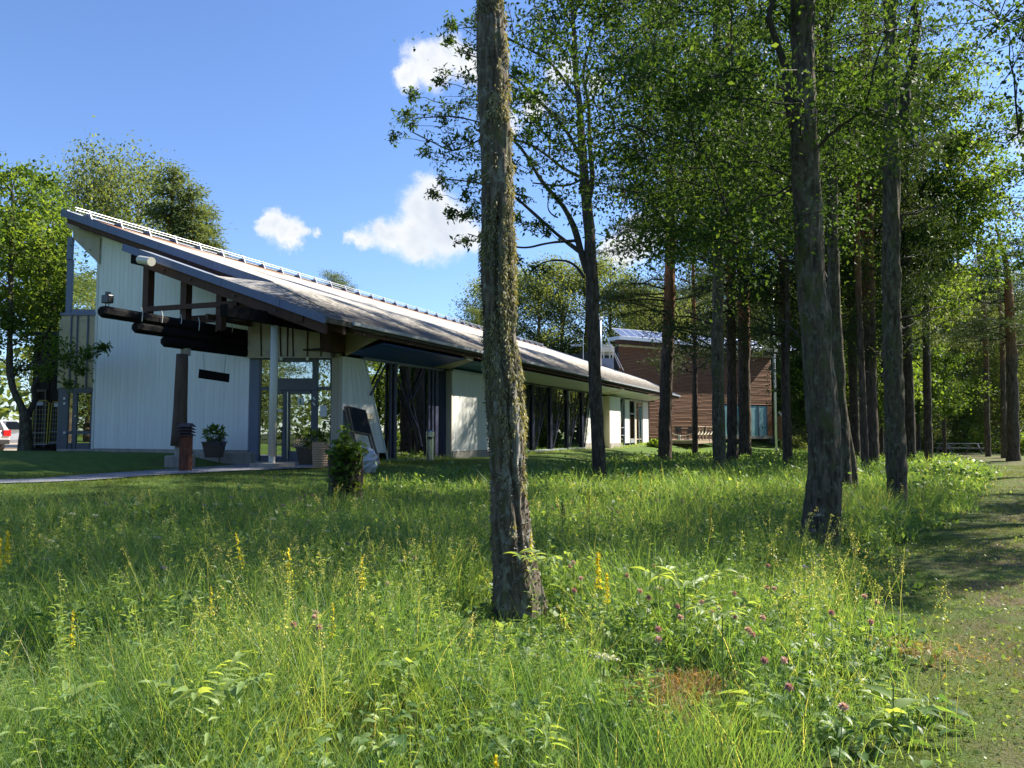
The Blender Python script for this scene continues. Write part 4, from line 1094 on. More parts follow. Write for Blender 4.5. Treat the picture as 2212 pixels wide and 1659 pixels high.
# planters
def planter(px_, py, Y, h, rt, rb, name, label, mt, fol):
    p = P(px_, py, Y)
    t_ = thing(name, label, 'planter', p)
    s_ = lambda r, z: [(p.x - r, p.y - r, p.z + z), (p.x + r, p.y - r, p.z + z), (p.x + r, p.y + r, p.z + z), (p.x - r, p.y + r, p.z + z)]
    MB().hexa(s_(rb, 0), s_(rt, h)).build('pot', M[mt], t_, bevel=.01)
    MB().hexa(s_(rt * 1.06, h), s_(rt * 1.06, h + .03)).build('rim', M[mt], t_)
    fol(t_, p + Vector((0, 0, h)), rt); return t_
def fol1(t_, c, r):
    leafball('foliage', c + Vector((0, 0, .22)), .26, 420, .11, 'leaf_bright', t_, 1.0, 3)
    leafball('trailing_flowers', c + Vector((.1, -.1, .02)), .30, 350, .035, 'petal_b', t_, .55, 4)
planter(462, 988, 22.2, .42, .26, .19, 'planter', 'dark tapered planter with trailing blue flowers by the white board wall', 'potbrown', fol1)
def fol2(t_, c, r):
    leafball('foliage', c + Vector((.12, 0, .18)), .30, 420, .10, 'leaf', t_, .8, 5)
    leafball('flowers', c + Vector((-.15, -.05, .12)), .26, 160, .045, 'petal_p', t_, .6, 6)
    leafball('yellow_flowers', c + Vector((.15, -.2, .02)), .26, 120, .04, 'petal_y', t_, .5, 7)
planter(668, 1003, 19.8, .42, .28, .2, 'planter', 'brown planter overflowing with pink and yellow flowers in front of the entrance doors', 'potbrown', fol2)
p = P(691, 1008, 19.4); cpz = p.z
rp = thing('ribbed_pot', 'terracotta coloured ribbed pot standing beside the flower planter at the doors', 'pot', p)
prof_ = []
for k in range(22):
    z = k / 21 * .62; prof_.append((.165 + .03 * math.sin(z * 3) + (.014 if k % 2 else 0), z))
MB().lathe(p, prof_, 24).build('pot', M['wicker'], rp, smooth=False)
MB().lathe(p, [(.17, .60), (.10, .55)], 18).build('soil', M['dark'], rp)

# folded blackboards leaning on the white panel
def easel(name_, label, da, db, col):
    # corners taken on inclined plane: top near the wall, feet out from it
    TL = onB(751 + da, 878, -13.30 + db); TR = onB(788 + da, 887, -13.30 + db)
    BL_ = onB(776 + da, 996, -12.72 + db); BR_ = onB(820 + da, 1012, -12.62 + db)
    tl, tr = B(TL[0], -13.30 + db, TL[1]), B(TR[0], -13.30 + db, TR[1])
    bl, br = B(BL_[0], -12.72 + db, BL_[1]), B(BR_[0], -12.62 + db, BR_[1])
    bl.z = max(bl.z, float(gz(bl.x, bl.y)) - .02); br.z = float(gz(br.x, br.y)) - .01
    e = thing('blackboard_stand', label, 'blackboard', (bl + br) / 2)
    MB().beam(tl, bl, .05, .045).build('leg', M['greywood'], e); MB().beam(tr, br, .05, .045).build('leg', M['greywood'], e)
    f = .46
    ml, mr = tl.lerp(bl, f), tr.lerp(br, f)
    MB().beam(ml, mr, .05, .05).build('rail', M['greywood'], e); MB().beam(tl, tr, .04, .04).build('rail', M['greywood'], e)
    nrm = (tr - tl).cross(bl - tl).normalized()
    if nrm.dot(B(0, 1) - B(0, 0)) < 0: nrm = -nrm
    e1 = lambda p: p + nrm * .02
    MB().prism([e1(tl), e1(tr), e1(mr), e1(ml)], -nrm * .02).build('board', M['chalk'], e)
    return e
easel('a', 'front blackboard stand with wooden legs leaning on the slanted white panel', 0, .0, 0)
easel('b', 'rear blackboard stand mostly hidden behind the front one against the white panel', -6, -.06, 0)
# ash bin by the window
p = B(22.55, -12.95); p = P(929, 1003, 25.2); p.z = float(gz(p.x, p.y))
ab_ = thing('ash_bin', 'bright steel cylindrical ash bin with a dark slot at the tall window', 'bin', p)
hb = .93 - (965 - 935) / F * 25.2 + .3
MB().lathe(p, [(.12, 0), (.13, .05), (.13, .78), (.14, .80), (.14, .95), (.12, 1.0)], 20).build('body', M['steel'], ab_, smooth=False)
MB().xbox(p.x - .08, p.x + .08, p.y - .145, p.y - .10, p.z + .72, p.z + .80).build('slot', M['blackpl'], ab_)
MB().lathe(p, [(.16, -.02), (.15, .03)], 16).build('base', M['concrete'], ab_)
# plastic bag
p = P(789, 1011, 19.6); p.z = float(gz(p.x, p.y))
vs = []; fs = []
n1_, n2c = 14, 9
for i in range(n2c):
    f = i / (n2c - 1); z = .62 * f
    rr = .28 * (math.sin(math.pi * min(1, f * .62 + .28)) ** .8) * (1 if f < .8 else 1 - (f - .8) * 3.2)
    for j in range(n1_):
        t_ = 2 * math.pi * j / n1_; k_ = 1 + .22 * R.uniform(-1, 1)
        vs.append(p + Vector((math.cos(t_) * rr * k_ + .08 * f, math.sin(t_) * rr * k_, z)))
for i in range(n2c - 1):
    for j in range(n1_): a_ = i * n1_ + j; b_ = i * n1_ + (j + 1) % n1_; fs.append((a_, b_, b_ + n1_, a_ + n1_))
fs.append(tuple((n2c - 1) * n1_ + j for j in range(n1_)))
o = MB().add(vs, fs).build('plastic_bag', M['bag'], None, p); tag(o, 'crumpled shiny grey plastic bag on the ground below the blackboards', 'bag')
# hanging sign
sg_ = thing('hanging_sign', 'dark blank board hanging on two cords under the log canopy', 'sign', P(461, 810, 20.8))
q = [P(430, 797, 20.9), P(495, 807.5, 21.5), P(493.5, 826, 21.5), P(428, 816.5, 20.9)]
MB().prism(q, (.0, .04, 0)).build('board', M['black'], sg_)
for (x0, y0, x1, y1, Y) in ((441, 799, 440, 763, 21.0), (484, 806, 488.5, 765, 21.3)):
    MB().beam(P(x0, y0, Y), P(x1, y1, Y), .012, .012).build('cord', M['cord'], sg_)
# floodlight on the end of the top log
fl_ = thing('floodlight', 'small black floodlight standing on the end of the topmost canopy log', 'floodlight', B(13.1, -16.32, 4.0))
MB().box(12.98, 13.14, -16.45, -16.20, 4.06, 4.26).build('housing', M['blackpl'], fl_, bevel=.02)
MB().box(13.02, 13.12, -16.36, -16.29, 4.26, 4.34).build('bracket', M['blackpl'], fl_)
for b in (-16.38, -16.27): MB().tube([B(13.06, b, 3.95), B(13.06, b, 4.07)], .01, 6).build('stud', M['blackpl'], fl_)
# white cylindrical speaker under canopy peak
sp = thing('horn_speaker', 'cream cylindrical speaker mounted under the upper corner of the entrance canopy', 'speaker', B(15.78, -18.5, 5.7))
p0_, p1_ = P(302, 561, 21.4), P(326, 565, 21.1)
MB().tube([p0_, p1_], .115, 18).build('housing', M['creampl'], sp, smooth=False)
MB().tube([p1_, p1_ + (p1_ - p0_).normalized() * .03], .125, 18).build('rim', M['creampl'], sp)
MB().tube([p0_ - (p1_ - p0_).normalized() * .14, p0_], .035, 8).build('bracket', M['greywood'], sp)
# roll cages by the shed
def cage(x0, x1, y0, y1, Y, label):
    a_ = P(x0, y0, Y); b_ = P(x1, y1, Y)
    zt, z0 = a_.z, b_.z; xa, xb = a_.x, b_.x
    t_ = thing('roll_cage', label, 'roll cage', ((xa + xb) / 2, Y, z0), 'yellow roll cages at the shed')
    r = .018
    MB().tube([(xa - .05, Y, z0 + .08), (xa, Y, zt - .1), (xa + .06, Y, zt), (xb - .1, Y, zt), (xb, Y, zt - .1), (xb - .04, Y, z0 + .08)], r, 6).build('side_frame', M['yellow'], t_)
    m_ = MB()
    n_ = 10
    for k in range(1, n_): z = z0 + (zt - z0) * k / n_; m_.tube([(xa - .02, Y, z), (xb - .02, Y, z)], .007, 4)
    m_.build('wire_mesh', M['yellow'], t_); m_ = MB()
    for k in range(1, 5): x = xa + (xb - xa) * k / 5; m_.tube([(x - .02, Y, z0 + .1), (x, Y, zt)], .006, 4)
    m_.build('wire_mesh', M['cord'], t_)
    MB().tube([(xa - .05, Y, z0 + .5), (xb - .04, Y, z0 + .5)], .014, 5).build('crossbar', M['cord'], t_)
    MB().xbox(xa - .05, xb - .03, Y - .02, Y + .55, z0 + .08, z0 + .12).build('base', M['cord'], t_)
    for x in (xa, xb - .08):
        for y in (Y, Y + .5): MB().tube([(x - .02, y, z0), (x + .02, y, z0)], .045, 10).build('caster', M['blackpl'], t_)
    MB().tube([(xb, Y, zt - .1), (xb + .02, Y + .5, zt - .1), (xb, Y + .55, z0 + .1)], r, 6).build('side_frame', M['yellow'], t_)
    MB().xbox(xa + .10, xa + .32, Y - .03, Y - .02, zt - .17, zt - .04).build('tag', M['whitepl'], t_)
cage(74, 102.5, 865, 966, 26.4, 'yellow wire roll cage with a white tag, the one nearer the trees')
cage(112, 133, 868, 963, 26.6, 'yellow wire roll cage tucked close beside the grey side door')

# parked car, seen past the trunks
def car(pos, rz, label, paint):
    t_ = thing('parked_car', label, 'car', pos)
    ca, sa = math.cos(rz), math.sin(rz)
    def L(x, y, z): return Vector(pos) + Vector((x * ca - y * sa, x * sa + y * ca, z))
    prof_ = [(-2.15, .35), (-2.2, .75), (-2.1, 1.0), (-1.75, 1.45), (-1.3, 1.55), (.3, 1.55), (1.05, 1.08), (2.0, .92), (2.2, .6), (2.15, .3)]
    vs = []; 
    for y, s_ in ((-.88, .97), (-.80, 1), (.80, 1), (.88, .97)):
        for (x, z) in prof_:
            tum = 1 if z < 1.05 else .82
            vs.append(L(x * (1 if abs(y) < .85 else .985), y * tum, z if abs(y) < .85 else z - .03 * (z > 1)))
    n_ = len(prof_); fs = []
    for i in range(3):
        for j in range(n_): a_ = i * n_ + j; b_ = i * n_ + (j + 1) % n_; fs.append((a_, b_, b_ + n_, a_ + n_))
    fs.append(tuple(range(n_))[::-1]); fs.append(tuple(range(3 * n_, 4 * n_)))
    MB().add(vs, fs).build('body', paint, t_, bevel=.05)
    def bx(x0, x1, y0, y1, z0, z1, nm, mt): return MB().hexa([L(x0, y0, z0), L(x1, y0, z0), L(x1, y1, z0), L(x0, y1, z0)], [L(x0, y0, z1), L(x1, y0, z1), L(x1, y1, z1), L(x0, y1, z1)]).build(nm, M[mt], t_)
    for sgn in (-1, 1):
        yv = .885 * sgn
        MB().add([L(-1.7, .80 * sgn, 1.05), L(-.3, .80 * sgn, 1.05), L(-.3, .735 * sgn, 1.46), L(-1.45, .735 * sgn, 1.44)], [(0, 1, 2, 3)]).build('window', M['blackpl'], t_)
        MB().add([L(-.2, .80 * sgn, 1.05), L(.85, .80 * sgn, 1.05), L(.3, .735 * sgn, 1.46), L(-.2, .735 * sgn, 1.46)], [(0, 1, 2, 3)]).build('window', M['blackpl'], t_)
        bx(-2.24, -2.02, .55 * sgn, .86 * sgn, .72, 1.0, 'tail_light', 'red'); bx(2.05, 2.2, .5 * sgn, .82 * sgn, .62, .8, 'headlight', 'whitepl')
        for x in (-1.35, 1.35):
            w_ = MB().tube([L(x, .70 * sgn, .32), L(x, .91 * sgn, .32)], .32, 20).build('wheel', M['tyre'], t_)
            MB().tube([L(x, .905 * sgn, .32), L(x, .92 * sgn, .32)], .2, 14).build('rim', M['steel'], w_)
    MB().add([L(-2.135, -.62, 1.02), L(-2.135, .62, 1.02), L(-1.80, .58, 1.42), L(-1.80, -.58, 1.42)], [(0, 1, 2, 3)]).build('rear_window', M['blackpl'], t_)
    bx(-2.26, -2.1, -.8, .8, .35, .55, 'bumper', 'tyre'); bx(-2.24, -2.19, -.25, .25, .62, .74, 'number_plate', 'whitepl')
p = P(-75, 948, 36); p.z = float(gz(p.x, p.y)) + .06
car(p, math.radians(150), 'silver car with red tail light parked on the gravel yard', M['carpaint'])
p = P(30, 925, 42); p.z = float(gz(p.x, p.y)) + .06
car(p, math.radians(20), 'white car parked on the gravel yard seen through the forked trunk', M['whitepl'])

# picnic tables
def picnic(px_, py, Y, rz, Lh, label, grp='picnic tables at the mown path'):
    pos = P(px_, py, Y); pos.z = float(gz(pos.x, pos.y))
    t_ = thing('picnic_table', label, 'picnic table', pos, grp)
    ca, sa = math.cos(rz), math.sin(rz)
    def L(x, y, z): return pos + Vector((x * ca - y * sa, x * sa + y * ca, z))
    def bx(x0, x1, y0, y1, z0, z1, nm): return MB().hexa([L(x0, y0, z0), L(x1, y0, z0), L(x1, y1, z0), L(x0, y1, z0)], [L(x0, y0, z1), L(x1, y0, z1), L(x1, y1, z1), L(x0, y1, z1)]).build(nm, M['picnic'], t_)
    for k in range(5): bx(-Lh, Lh, -.42 + .17 * k, -.42 + .17 * k + .16, .74, .78, 'tabletop_plank')
    for s_ in (-1, 1):
        for k in range(2): y0 = s_ * .62 + (.0 if s_ > 0 else -.28) + k * .145; bx(-Lh, Lh, y0, y0 + .135, .42, .455, 'seat_plank')
    for x in (-Lh * .72, Lh * .72):
        MB().beam(L(x, -.35, .74), L(x, -.85, .0), .06, .11).build('leg', M['picnic'], t_); MB().beam(L(x, .35, .74), L(x, .85, .0), .06, .11).build('leg', M['picnic'], t_)
        MB().beam(L(x + .05, -.9, .39), L(x + .05, .9, .39), .05, .11).build('crossbeam', M['picnic'], t_)
        MB().beam(L(x, 0, .40), L(x * .25, 0, .72), .05, .08).build('brace', M['picnic'], t_)
picnic(2072, 978, 56, .12, 1.62, 'weathered picnic table in the open beyond the meadow beside the mown path')
picnic(1848, 968, 60, .3, .95, 'pale picnic table glimpsed between the dark trunks')

# ------------------------------------------------------------------ trees
def tube_np(path, rad, n, amp=0, freq=(9, 9, 2.2), seed=0, step=.06, furrow=None, ridged=True):
    """tube along a path with bark relief"""
    path = np.array([list(p) for p in path], float); rad = np.array(rad, float)
    L = np.concatenate([[0], np.cumsum(np.linalg.norm(np.diff(path, axis=0), axis=1))])
    m = max(3, int(L[-1] / step)); s = np.linspace(0, L[-1], m)
    # smooth interpolation (catmull via dense linear + box filter)
    c = np.stack([np.interp(s, L, path[:, i]) for i in range(3)], 1); r = np.interp(s, L, rad)
    kf = max(1, int(.35 / step)) 
    if kf > 1 and m > 3 * kf:
        ker = np.ones(2 * kf + 1) / (2 * kf + 1)
        for i in range(3):
            pad = np.concatenate([2 * c[0, i] - c[1:kf + 1, i][::-1], c[:, i], 2 * c[-1, i] - c[-kf - 1:-1, i][::-1]]); c[:, i] = np.convolve(pad, ker, 'valid')
        pad = np.concatenate([np.full(kf, r[0]), r, np.full(kf, r[-1])]); r = np.convolve(pad, ker, 'valid')
    T = np.gradient(c, axis=0); T /= np.linalg.norm(T, axis=1)[:, None]
    ref = np.zeros((m, 3)); v = np.array([1.0, 0, 0]) if abs(T[0, 0]) < .9 else np.array([0, 1.0, 0])
    for i in range(m): v = v - T[i] * v.dot(T[i]); v /= np.linalg.norm(v); ref[i] = v
    bi = np.cross(T, ref)
    th = np.linspace(0, 2 * math.pi, n, endpoint=False)
    D = ref[:, None] * np.cos(th)[None, :, None] + bi[:, None] * np.sin(th)[None, :, None]
    V = c[:, None] + D * r[:, None, None]
    if amp:
        q = V * np.array(freq); a1 = vn(q, seed); a2 = vn(q * 2.3 + 7, seed + 1); a3 = vn(V * 1.7, seed + 3)
        if ridged: d_ = (1 - np.abs(2 * a1 - 1)) * .7 + .3 * a2
        else: d_ = a1 * .6 + a2 * .4
        V = V + D * (amp * (d_ - .5) * 2 + (a3 - .5) * r[:, None] * .25)[..., None]
    if furrow is not None:
        fa, fw, fd = furrow
        for (cen, w_, dp, s0, s1) in furrow[0] if isinstance(fa, list) else []:
            pass
    V = V.reshape(-1, 3)
    I = (np.arange(m - 1)[:, None] * n + np.arange(n)[None]); J = (np.arange(m - 1)[:, None] * n + (np.arange(n) + 1)[None] % n)
    Fq = np.stack([I.ravel(), J.ravel(), J.ravel() + n, I.ravel() + n], 1)
    return V, Fq, c, r, D
def pxpath(pts, Y, ext=None, dY=0):
    path = []; rad = []
    for (x, y, w) in pts:
        p = P(x, y, Y); path.append(p); rad.append(w * .5 * Y / F)
    return path, rad
def at_z(path, z):
    for i in range(len(path) - 1):
        if path[i].z <= z <= path[i + 1].z:
            f = (z - path[i].z) / max(1e-6, path[i + 1].z - path[i].z); return path[i].lerp(path[i + 1], f)
    return path[-1] if z > path[-1].z else path[0]

def branch_np(a, b, r0, r1, rs, sag=.15, n=5, m=7, wig=.1):
    a = np.array(a); b = np.array(b); L = np.linalg.norm(b - a)
    t = np.linspace(0, 1, m)[:, None]
    mid = (a + b) / 2 + np.array([0, 0, sag * L]) + rs.normal(size=3) * wig * L * .5
    c = (1 - t) ** 2 * a + 2 * t * (1 - t) * mid + t ** 2 * b
    c[1:-1] += rs.normal(size=(m - 2, 3)) * wig * L * .12
    T = np.gradient(c, axis=0); T /= np.linalg.norm(T, axis=1)[:, None] + 1e-9
    ref = np.cross(T, [.3, .5, .81]); ref /= np.linalg.norm(ref, axis=1)[:, None] + 1e-9; bi = np.cross(T, ref)
    th = np.linspace(0, 2 * math.pi, n, endpoint=False); r = (r0 + (r1 - r0) * t[:, 0])
    V = (c[:, None] + (ref[:, None] * np.cos(th)[None, :, None] + bi[:, None] * np.sin(th)[None, :, None]) * r[:, None, None]).reshape(-1, 3)
    I = (np.arange(m - 1)[:, None] * n + np.arange(n)[None]).ravel(); J = (np.arange(m - 1)[:, None] * n + (np.arange(n) + 1)[None] % n).ravel()
    return V, np.stack([I, J, J + n, I + n], 1), c
class Acc:
    def __init__(s): s.V = []; s.F = []; s.k = 0; s.T = []
    def add(s, V, Fq, tint=None):
        s.V.append(V); s.F.append(Fq + s.k); s.k += len(V)
        if tint is not None: s.T.append(tint)
    def build(s, name, mt, par=None, base=None, smooth=False, local=False):
        return mesh_np(name, np.concatenate(s.V), np.concatenate(s.F), M[mt], par, base, tint=np.concatenate(s.T) if s.T else None, smooth=smooth, local=local)

def crown_leaves(path, cen, rad, ncl, per, size, rs, clr=.9, flat=.6, aspect=.55, twig=3, zmin=None, r0=.032, attach=.32, local=False, hole=.25):
    """clumps of leaves inside an ellipsoid, each on a limb that starts on the trunk"""
    br = Acc(); lv = Acc(); cen = np.array(cen); rad = np.array(rad)
    # clump centres, nearest to the stem first: far clumps grow on the limbs of nearer ones
    Pc = []
    for k in range(ncl):
        d = rs.normal(size=3); d /= np.linalg.norm(d); rr = rs.uniform(hole, 1) ** .5
        p = cen + d * rad * rr
        if zmin is not None and p[2] < zmin: p[2] = zmin + rs.uniform(0, .8)
        Pc.append(p)
    hd = [np.linalg.norm(p[:2] - np.array(at_z(path, p[2]))[:2]) for p in Pc]
    order = np.argsort(hd); nodes = []
    for k in order:
        p = Pc[k]; hor = hd[k]; best = None
        for (q_, h_, dpt) in nodes:
            if h_ < hor - .15 and dpt < 5:
                cst = np.linalg.norm(p - q_) + max(0, q_[2] - p[2]) * .8
                if best is None or cst < best[0]: best = (cst, q_, dpt)
        if best is None or (hor < .9 and best[0] > hor + .3):
            q = np.array(at_z(path, max(p[2] - attach * hor - .3, path[0].z + 1.2))); dpt = 0
        else: q, dpt = best[1], best[2] + 1
        V, Fq, c = branch_np(q, p, r0 * .75 ** dpt * rs.uniform(.7, 1.1), r0 * .75 ** (dpt + 1) * .6, rs, -.08 if rs.rand() < .3 else .08, 5, 6, .16)
        br.add(V, Fq); nodes.append((p, hor, dpt))
        cr = clr * rs.uniform(.6, 1.25); n = int(per * rs.uniform(.5, 1.4))
        X = rs.normal(size=(n, 3)) * np.array([.5, .5, .5 * flat]) * cr
        # leaves gather along a few twigs of the clump
        tw = rs.normal(size=(twig + 3, 3)) * np.array([.9, .9, .45]); 
        tt = rs.randint(0, twig + 3, n); f = rs.uniform(.15, 1, n)[:, None]
        X = X * .45 + tw[tt] * f * cr
        for j in range(twig):
            V2, F2, _ = branch_np(p, p + tw[j] * cr, .010, .003, rs, .05, 3, 4); br.add(V2, F2)
        Cc = p + X
        V, Fq = leaf_quads(Cc, size, rs, None, aspect)
        base = rs.uniform(.1, .7)
        lv.add(V, Fq, np.repeat(np.clip(base + rs.normal(size=n) * .22, 0, 1), 4))
    return br, lv

def broadleaf(name, label, pts, Y, cen, rad, ncl, per, size, seed, bk='bark', lf='leaf', amp=.02, n=28, cat='tree', group=None, top=None, clr=.9, zmin=None, extra=None, hole=.25, step=.06):
    rs = np.random.RandomState(seed)
    path, radl = pxpath(pts, Y)
    if top:
        path.append(Vector(top[0])); radl.append(top[1])
    base = Vector((path[0].x, path[0].y, float(gz(path[0].x, path[0].y))))
    path[0].z = base.z - .15
    t_ = thing(name, label, cat, base, group)
    V, Fq, c, r, D = tube_np(path, radl, n, amp, seed=seed, step=step)
    mesh_np('trunk', V, Fq, M[bk], t_, smooth=True)
    br, lv = crown_leaves(path, cen, rad, ncl, per, size, rs, clr, zmin=zmin, hole=hole)
    if extra: extra(br, lv, rs, path)
    br.build('branches', 'branch', t_); lv.build('crown', lf, t_)
    return t_, path
def needles(lv, p, cr, n, rs, ln=.15, w=.16, flat=.35, droop=0.0, out=None):
    X = rs.normal(size=(n, 3)) * np.array([.42, .42, .42 * flat]) * cr
    V, Fq = leaf_quads(p + X, ln, rs, (X * np.array([1, 1, .4]) / cr * 1.2 + np.array([0, 0, .35 - droop])), w, droop=droop, curl=.02)
    lv.add(V, Fq, np.repeat(np.clip(rs.uniform(.1, .7) + rs.normal(size=n) * .2, 0, 1), 4))
def pine(name, label, pts, Y, seed, z0, z1, rmax, bk='bark_pine', nb=46, per=210, amp=.015, n=20, dead=8, group=None, top=None, ln=.17, cat='tree', lf='needle', shape=1.0, side=None):
    rs = np.random.RandomState(seed); path, radl = pxpath(pts, Y)
    if top: path.append(Vector(top[0])); radl.append(top[1])
    base = Vector((path[0].x, path[0].y, float(gz(path[0].x, path[0].y)))); path[0].z = base.z - .15
    t_ = thing(name, label, cat, base, group)
    V, Fq, c, r, D = tube_np(path, radl, n, amp, freq=(7, 7, 2.5), seed=seed, step=.08)
    mesh_np('trunk', V, Fq, M[bk], t_, smooth=True)
    br = Acc(); lv = Acc()
    for k in range(nb):
        f = rs.uniform(0, 1) ** .9; z = z0 + (z1 - z0) * f
        L = rmax * ((1 - f) ** .6 * .9 + .12) * rs.uniform(.55, 1.1)
        th = rs.uniform(0, 2 * math.pi)
        if side is not None and rs.rand() < .55: th = side + rs.normal() * .6
        q = np.array(at_z(path, z)); e = q + np.array([math.cos(th) * L, math.sin(th) * L, L * rs.uniform(-.18, .22) + .1])
        V, Fq, c = branch_np(q, e, .03 + .02 * (1 - f), .008, rs, .06, 5, 8); br.add(V, Fq)
        m = max(3, int(L * 2.2))
        for j in range(m):
            s_ = .3 + .7 * (j + rs.rand()) / m; i0 = min(6, int(s_ * 7)); p = c[i0] + (c[i0 + 1] - c[i0]) * (s_ * 7 - i0) + rs.normal(size=3) * np.array([.35, .35, .12]) * L * .25
            V2, F2, _ = branch_np(c[i0], p, .010, .004, rs, .03, 3, 4); br.add(V2, F2)
            needles(lv, p, .55 * rs.uniform(.6, 1.2), int(per / 3 * rs.uniform(.6, 1.3)), rs, ln)
    for k in range(dead):
        z = base.z + 2.2 + (z0 - base.z - 2) * rs.rand(); q = np.array(at_z(path, z)); th = rs.uniform(0, 6.28); L = rs.uniform(.4, 1.6)
        V, Fq, c = branch_np(q, q + np.array([math.cos(th) * L, math.sin(th) * L, rs.uniform(-.4, .1) * L]), .014, .004, rs, .02, 4, 6, .25); br.add(V, Fq)
    br.build('branches', 'branch', t_); lv.build('crown', lf, t_)
    return t_, path

# ---- the near trunk, hung with lichen
def main_tree():
    Y = 6.3; rs = np.random.RandomState(3)
    pts = [(1124,1356,118),(1121,1312,95),(1117,1275,84),(1108,1200,79),(1099,1100,77),(1097,1000,78),(1094,900,78),(1083,800,78),(1078,700,72),(1075,560,68),(1073,450,66),(1070,300,64),(1063,150,64),(1058,0,62),(1056,-80,60)]
    path, radl = pxpath(pts, Y)
    path += [Vector((-.35, 6.4, 9)), Vector((-.1, 6.3, 13.5))]; radl += [.08, .03]
    base = Vector((path[0].x, Y, float(gz(path[0].x, Y))))
    path[0].z = min(path[0].z, base.z - .05)
    t_ = thing('mossy_tree', 'near tree whose split grey trunk is hung with yellow green lichen', 'tree', base)
    n = 96
    V, Fq, c, r, D = tube_np(path, radl, n, .012, freq=(26, 26, 6), seed=5, step=.026)
    m = len(c); Vr = V.reshape(m, n, 3); z = c[:, 2]
    ang = np.arctan2(D[..., 1], D[..., 0])            # camera side is -pi/2
    def groove(cen, w, dep, z0, z1, seed):
        wob = (vn(np.stack([z * 1.3, z * 0, z * 0], -1), seed) - .5) * .9 + (vn(np.stack([z * 6, z * 0, z * 0], -1), seed + 1) - .5) * .25
        mk = sstep(z0, z0 + .4, z) * (1 - sstep(z1 - .3, z1, z))
        dth = np.angle(np.exp(1j * (ang - (cen + wob)[:, None])))
        return np.exp(-(dth / w) ** 2) * (dep * mk)[:, None]
    gr = groove(-1.35, .13, .055, -.2, 3.0, 21) + groove(-2.3, .12, .022, -.5, 3.2, 25) + groove(-.55, .12, .02, -.5, 2.6, 29)
    big = np.array([.035, 0, 0])
    # swelling beside the split and root flare with fluting
    fl = sstep(.1, -.62, z)[:, None] * (.5 + .5 * np.sin(ang * 5 + 1)) * .035
    Vr = Vr + D * (-gr + fl)[..., None]
    f2 = (vn(Vr * np.array([55, 55, 22]), 77) - .5) * .008
    Vr = Vr + D * f2[..., None]
    V = Vr.reshape(-1, 3)
    mesh_np('trunk', V, Fq, M['bark_main'], t_, smooth=True)
    # bare silver wood beside the split
    sel = []
    for i in range(m - 1):
        if 0.62 < z[i] < 1.32:
            f = (z[i] - .62) / .70
            for j in range(n):
                a_ = ang[i, j]
                lim = .26 * math.sin(math.pi * f) ** .6 + .05 * math.sin(i * .6)
                if abs(a_ - (-1.02)) < lim: sel.append((i * n + j, i * n + (j + 1) % n, (i + 1) * n + (j + 1) % n, (i + 1) * n + j))
    if sel:
        sel = np.array(sel); u, inv = np.unique(sel.ravel(), return_inverse=True)
        Dd = D.reshape(-1, 3)[u]
        mesh_np('bare_wood', V[u] + Dd * .004, inv.reshape(-1, 4), M['bare'], t_, smooth=True)
    # lichen tufts
    lv = Acc(); N = 17000
    zi = rs.randint(0, m, N * 4); ji = rs.randint(0, n, N * 4)
    zz = z[zi]; aa_ = ang[zi, ji]; pp_ = Vr[zi, ji]
    nm = vn(pp_ * np.array([11, 11, 5.5]), 41) * .6 + vn(pp_ * np.array([30, 30, 14]), 42) * .4
    side = .5 + .5 * np.cos(aa_ - (-.55))               # more on the side toward the path
    hz = np.interp(zz, [-.6, .1, .7, 1.1, 1.5, 2.4, 3.2, 4.2, 6], [.0, .02, .18, .62, .85, .95, .62, .40, .25])
    keep = (rs.rand(N * 4) < .9) & (nm + .30 * (side - .5) + .34 * (hz - .5) > .60) & (np.sin(aa_) < .55) & (zz < 4.8)
    idx = np.where(keep)[0][:N]
    C = pp_[idx]; Dn = D[zi[idx], ji[idx]]
    dirs = Dn * .45 + np.array([0, 0, -1.05]) + rs.normal(size=C.shape) * .25
    dirs /= np.linalg.norm(dirs, axis=1)[:, None]
    V2, F2 = leaf_quads(C + Dn * .004, .036, rs, dirs * 2.2, .24, droop=.1, sz_var=.6)
    lv.add(V2, F2, np.repeat(np.clip(nm[idx] * 1.6 - .55 + rs.normal(size=len(idx)) * .2, 0, 1), 4))
    lv.build('lichen', 'moss', t_)
    # curling bark flakes and grey leaf lichen lower down
    lv = Acc(); N = 9000
    zi = rs.randint(0, m, N * 3); ji = rs.randint(0, n, N * 3); zz = z[zi]; aa_ = ang[zi, ji]
    keep = (np.sin(aa_) < .6) & (zz < 4.6) & (rs.rand(N * 3) < np.interp(zz, [-.6, -.2, .4, 2, 4.6], [.5, .9, .9, .35, .3])) & (vn(Vr[zi, ji] * 9, 61) > .42)
    idx = np.where(keep)[0][:N]; C = Vr[zi[idx], ji[idx]]; Dn = D[zi[idx], ji[idx]]
    V2, F2 = leaf_quads(C - Dn * .001, .020, rs, Dn * 1.0 + rs.normal(size=C.shape) * .8, .8, droop=.4, sz_var=.6)
    lv.add(V2, F2, np.repeat(rs.rand(len(idx)), 4)); lv.build('bark_flakes', 'flake', t_)
    br, lv = crown_leaves(path, (-.9, 7.0, 12.2), (3.2, 3.0, 3.4), 34, 150, .10, rs, .8, zmin=8.6)
    br.build('branches', 'branch', t_); lv.build('crown', 'leaf', t_)
m = M['bare'] = mat('bare_silver_wood', (.30, .27, .24), .8); t = NT(m)
t.l(t.ramp(t.noise(t.coord((60, 60, 3), kind='World'), 1, 5), [(.3, (.10, .085, .07)), (.6, (.33, .30, .27))]), t.p.inputs['Base Color'])
M['flake'] = leafmat('bark_flake', [(0, (.10, .08, .055)), (.5, (.19, .17, .12)), (1, (.32, .33, .27))], .1, 1)
main_tree()

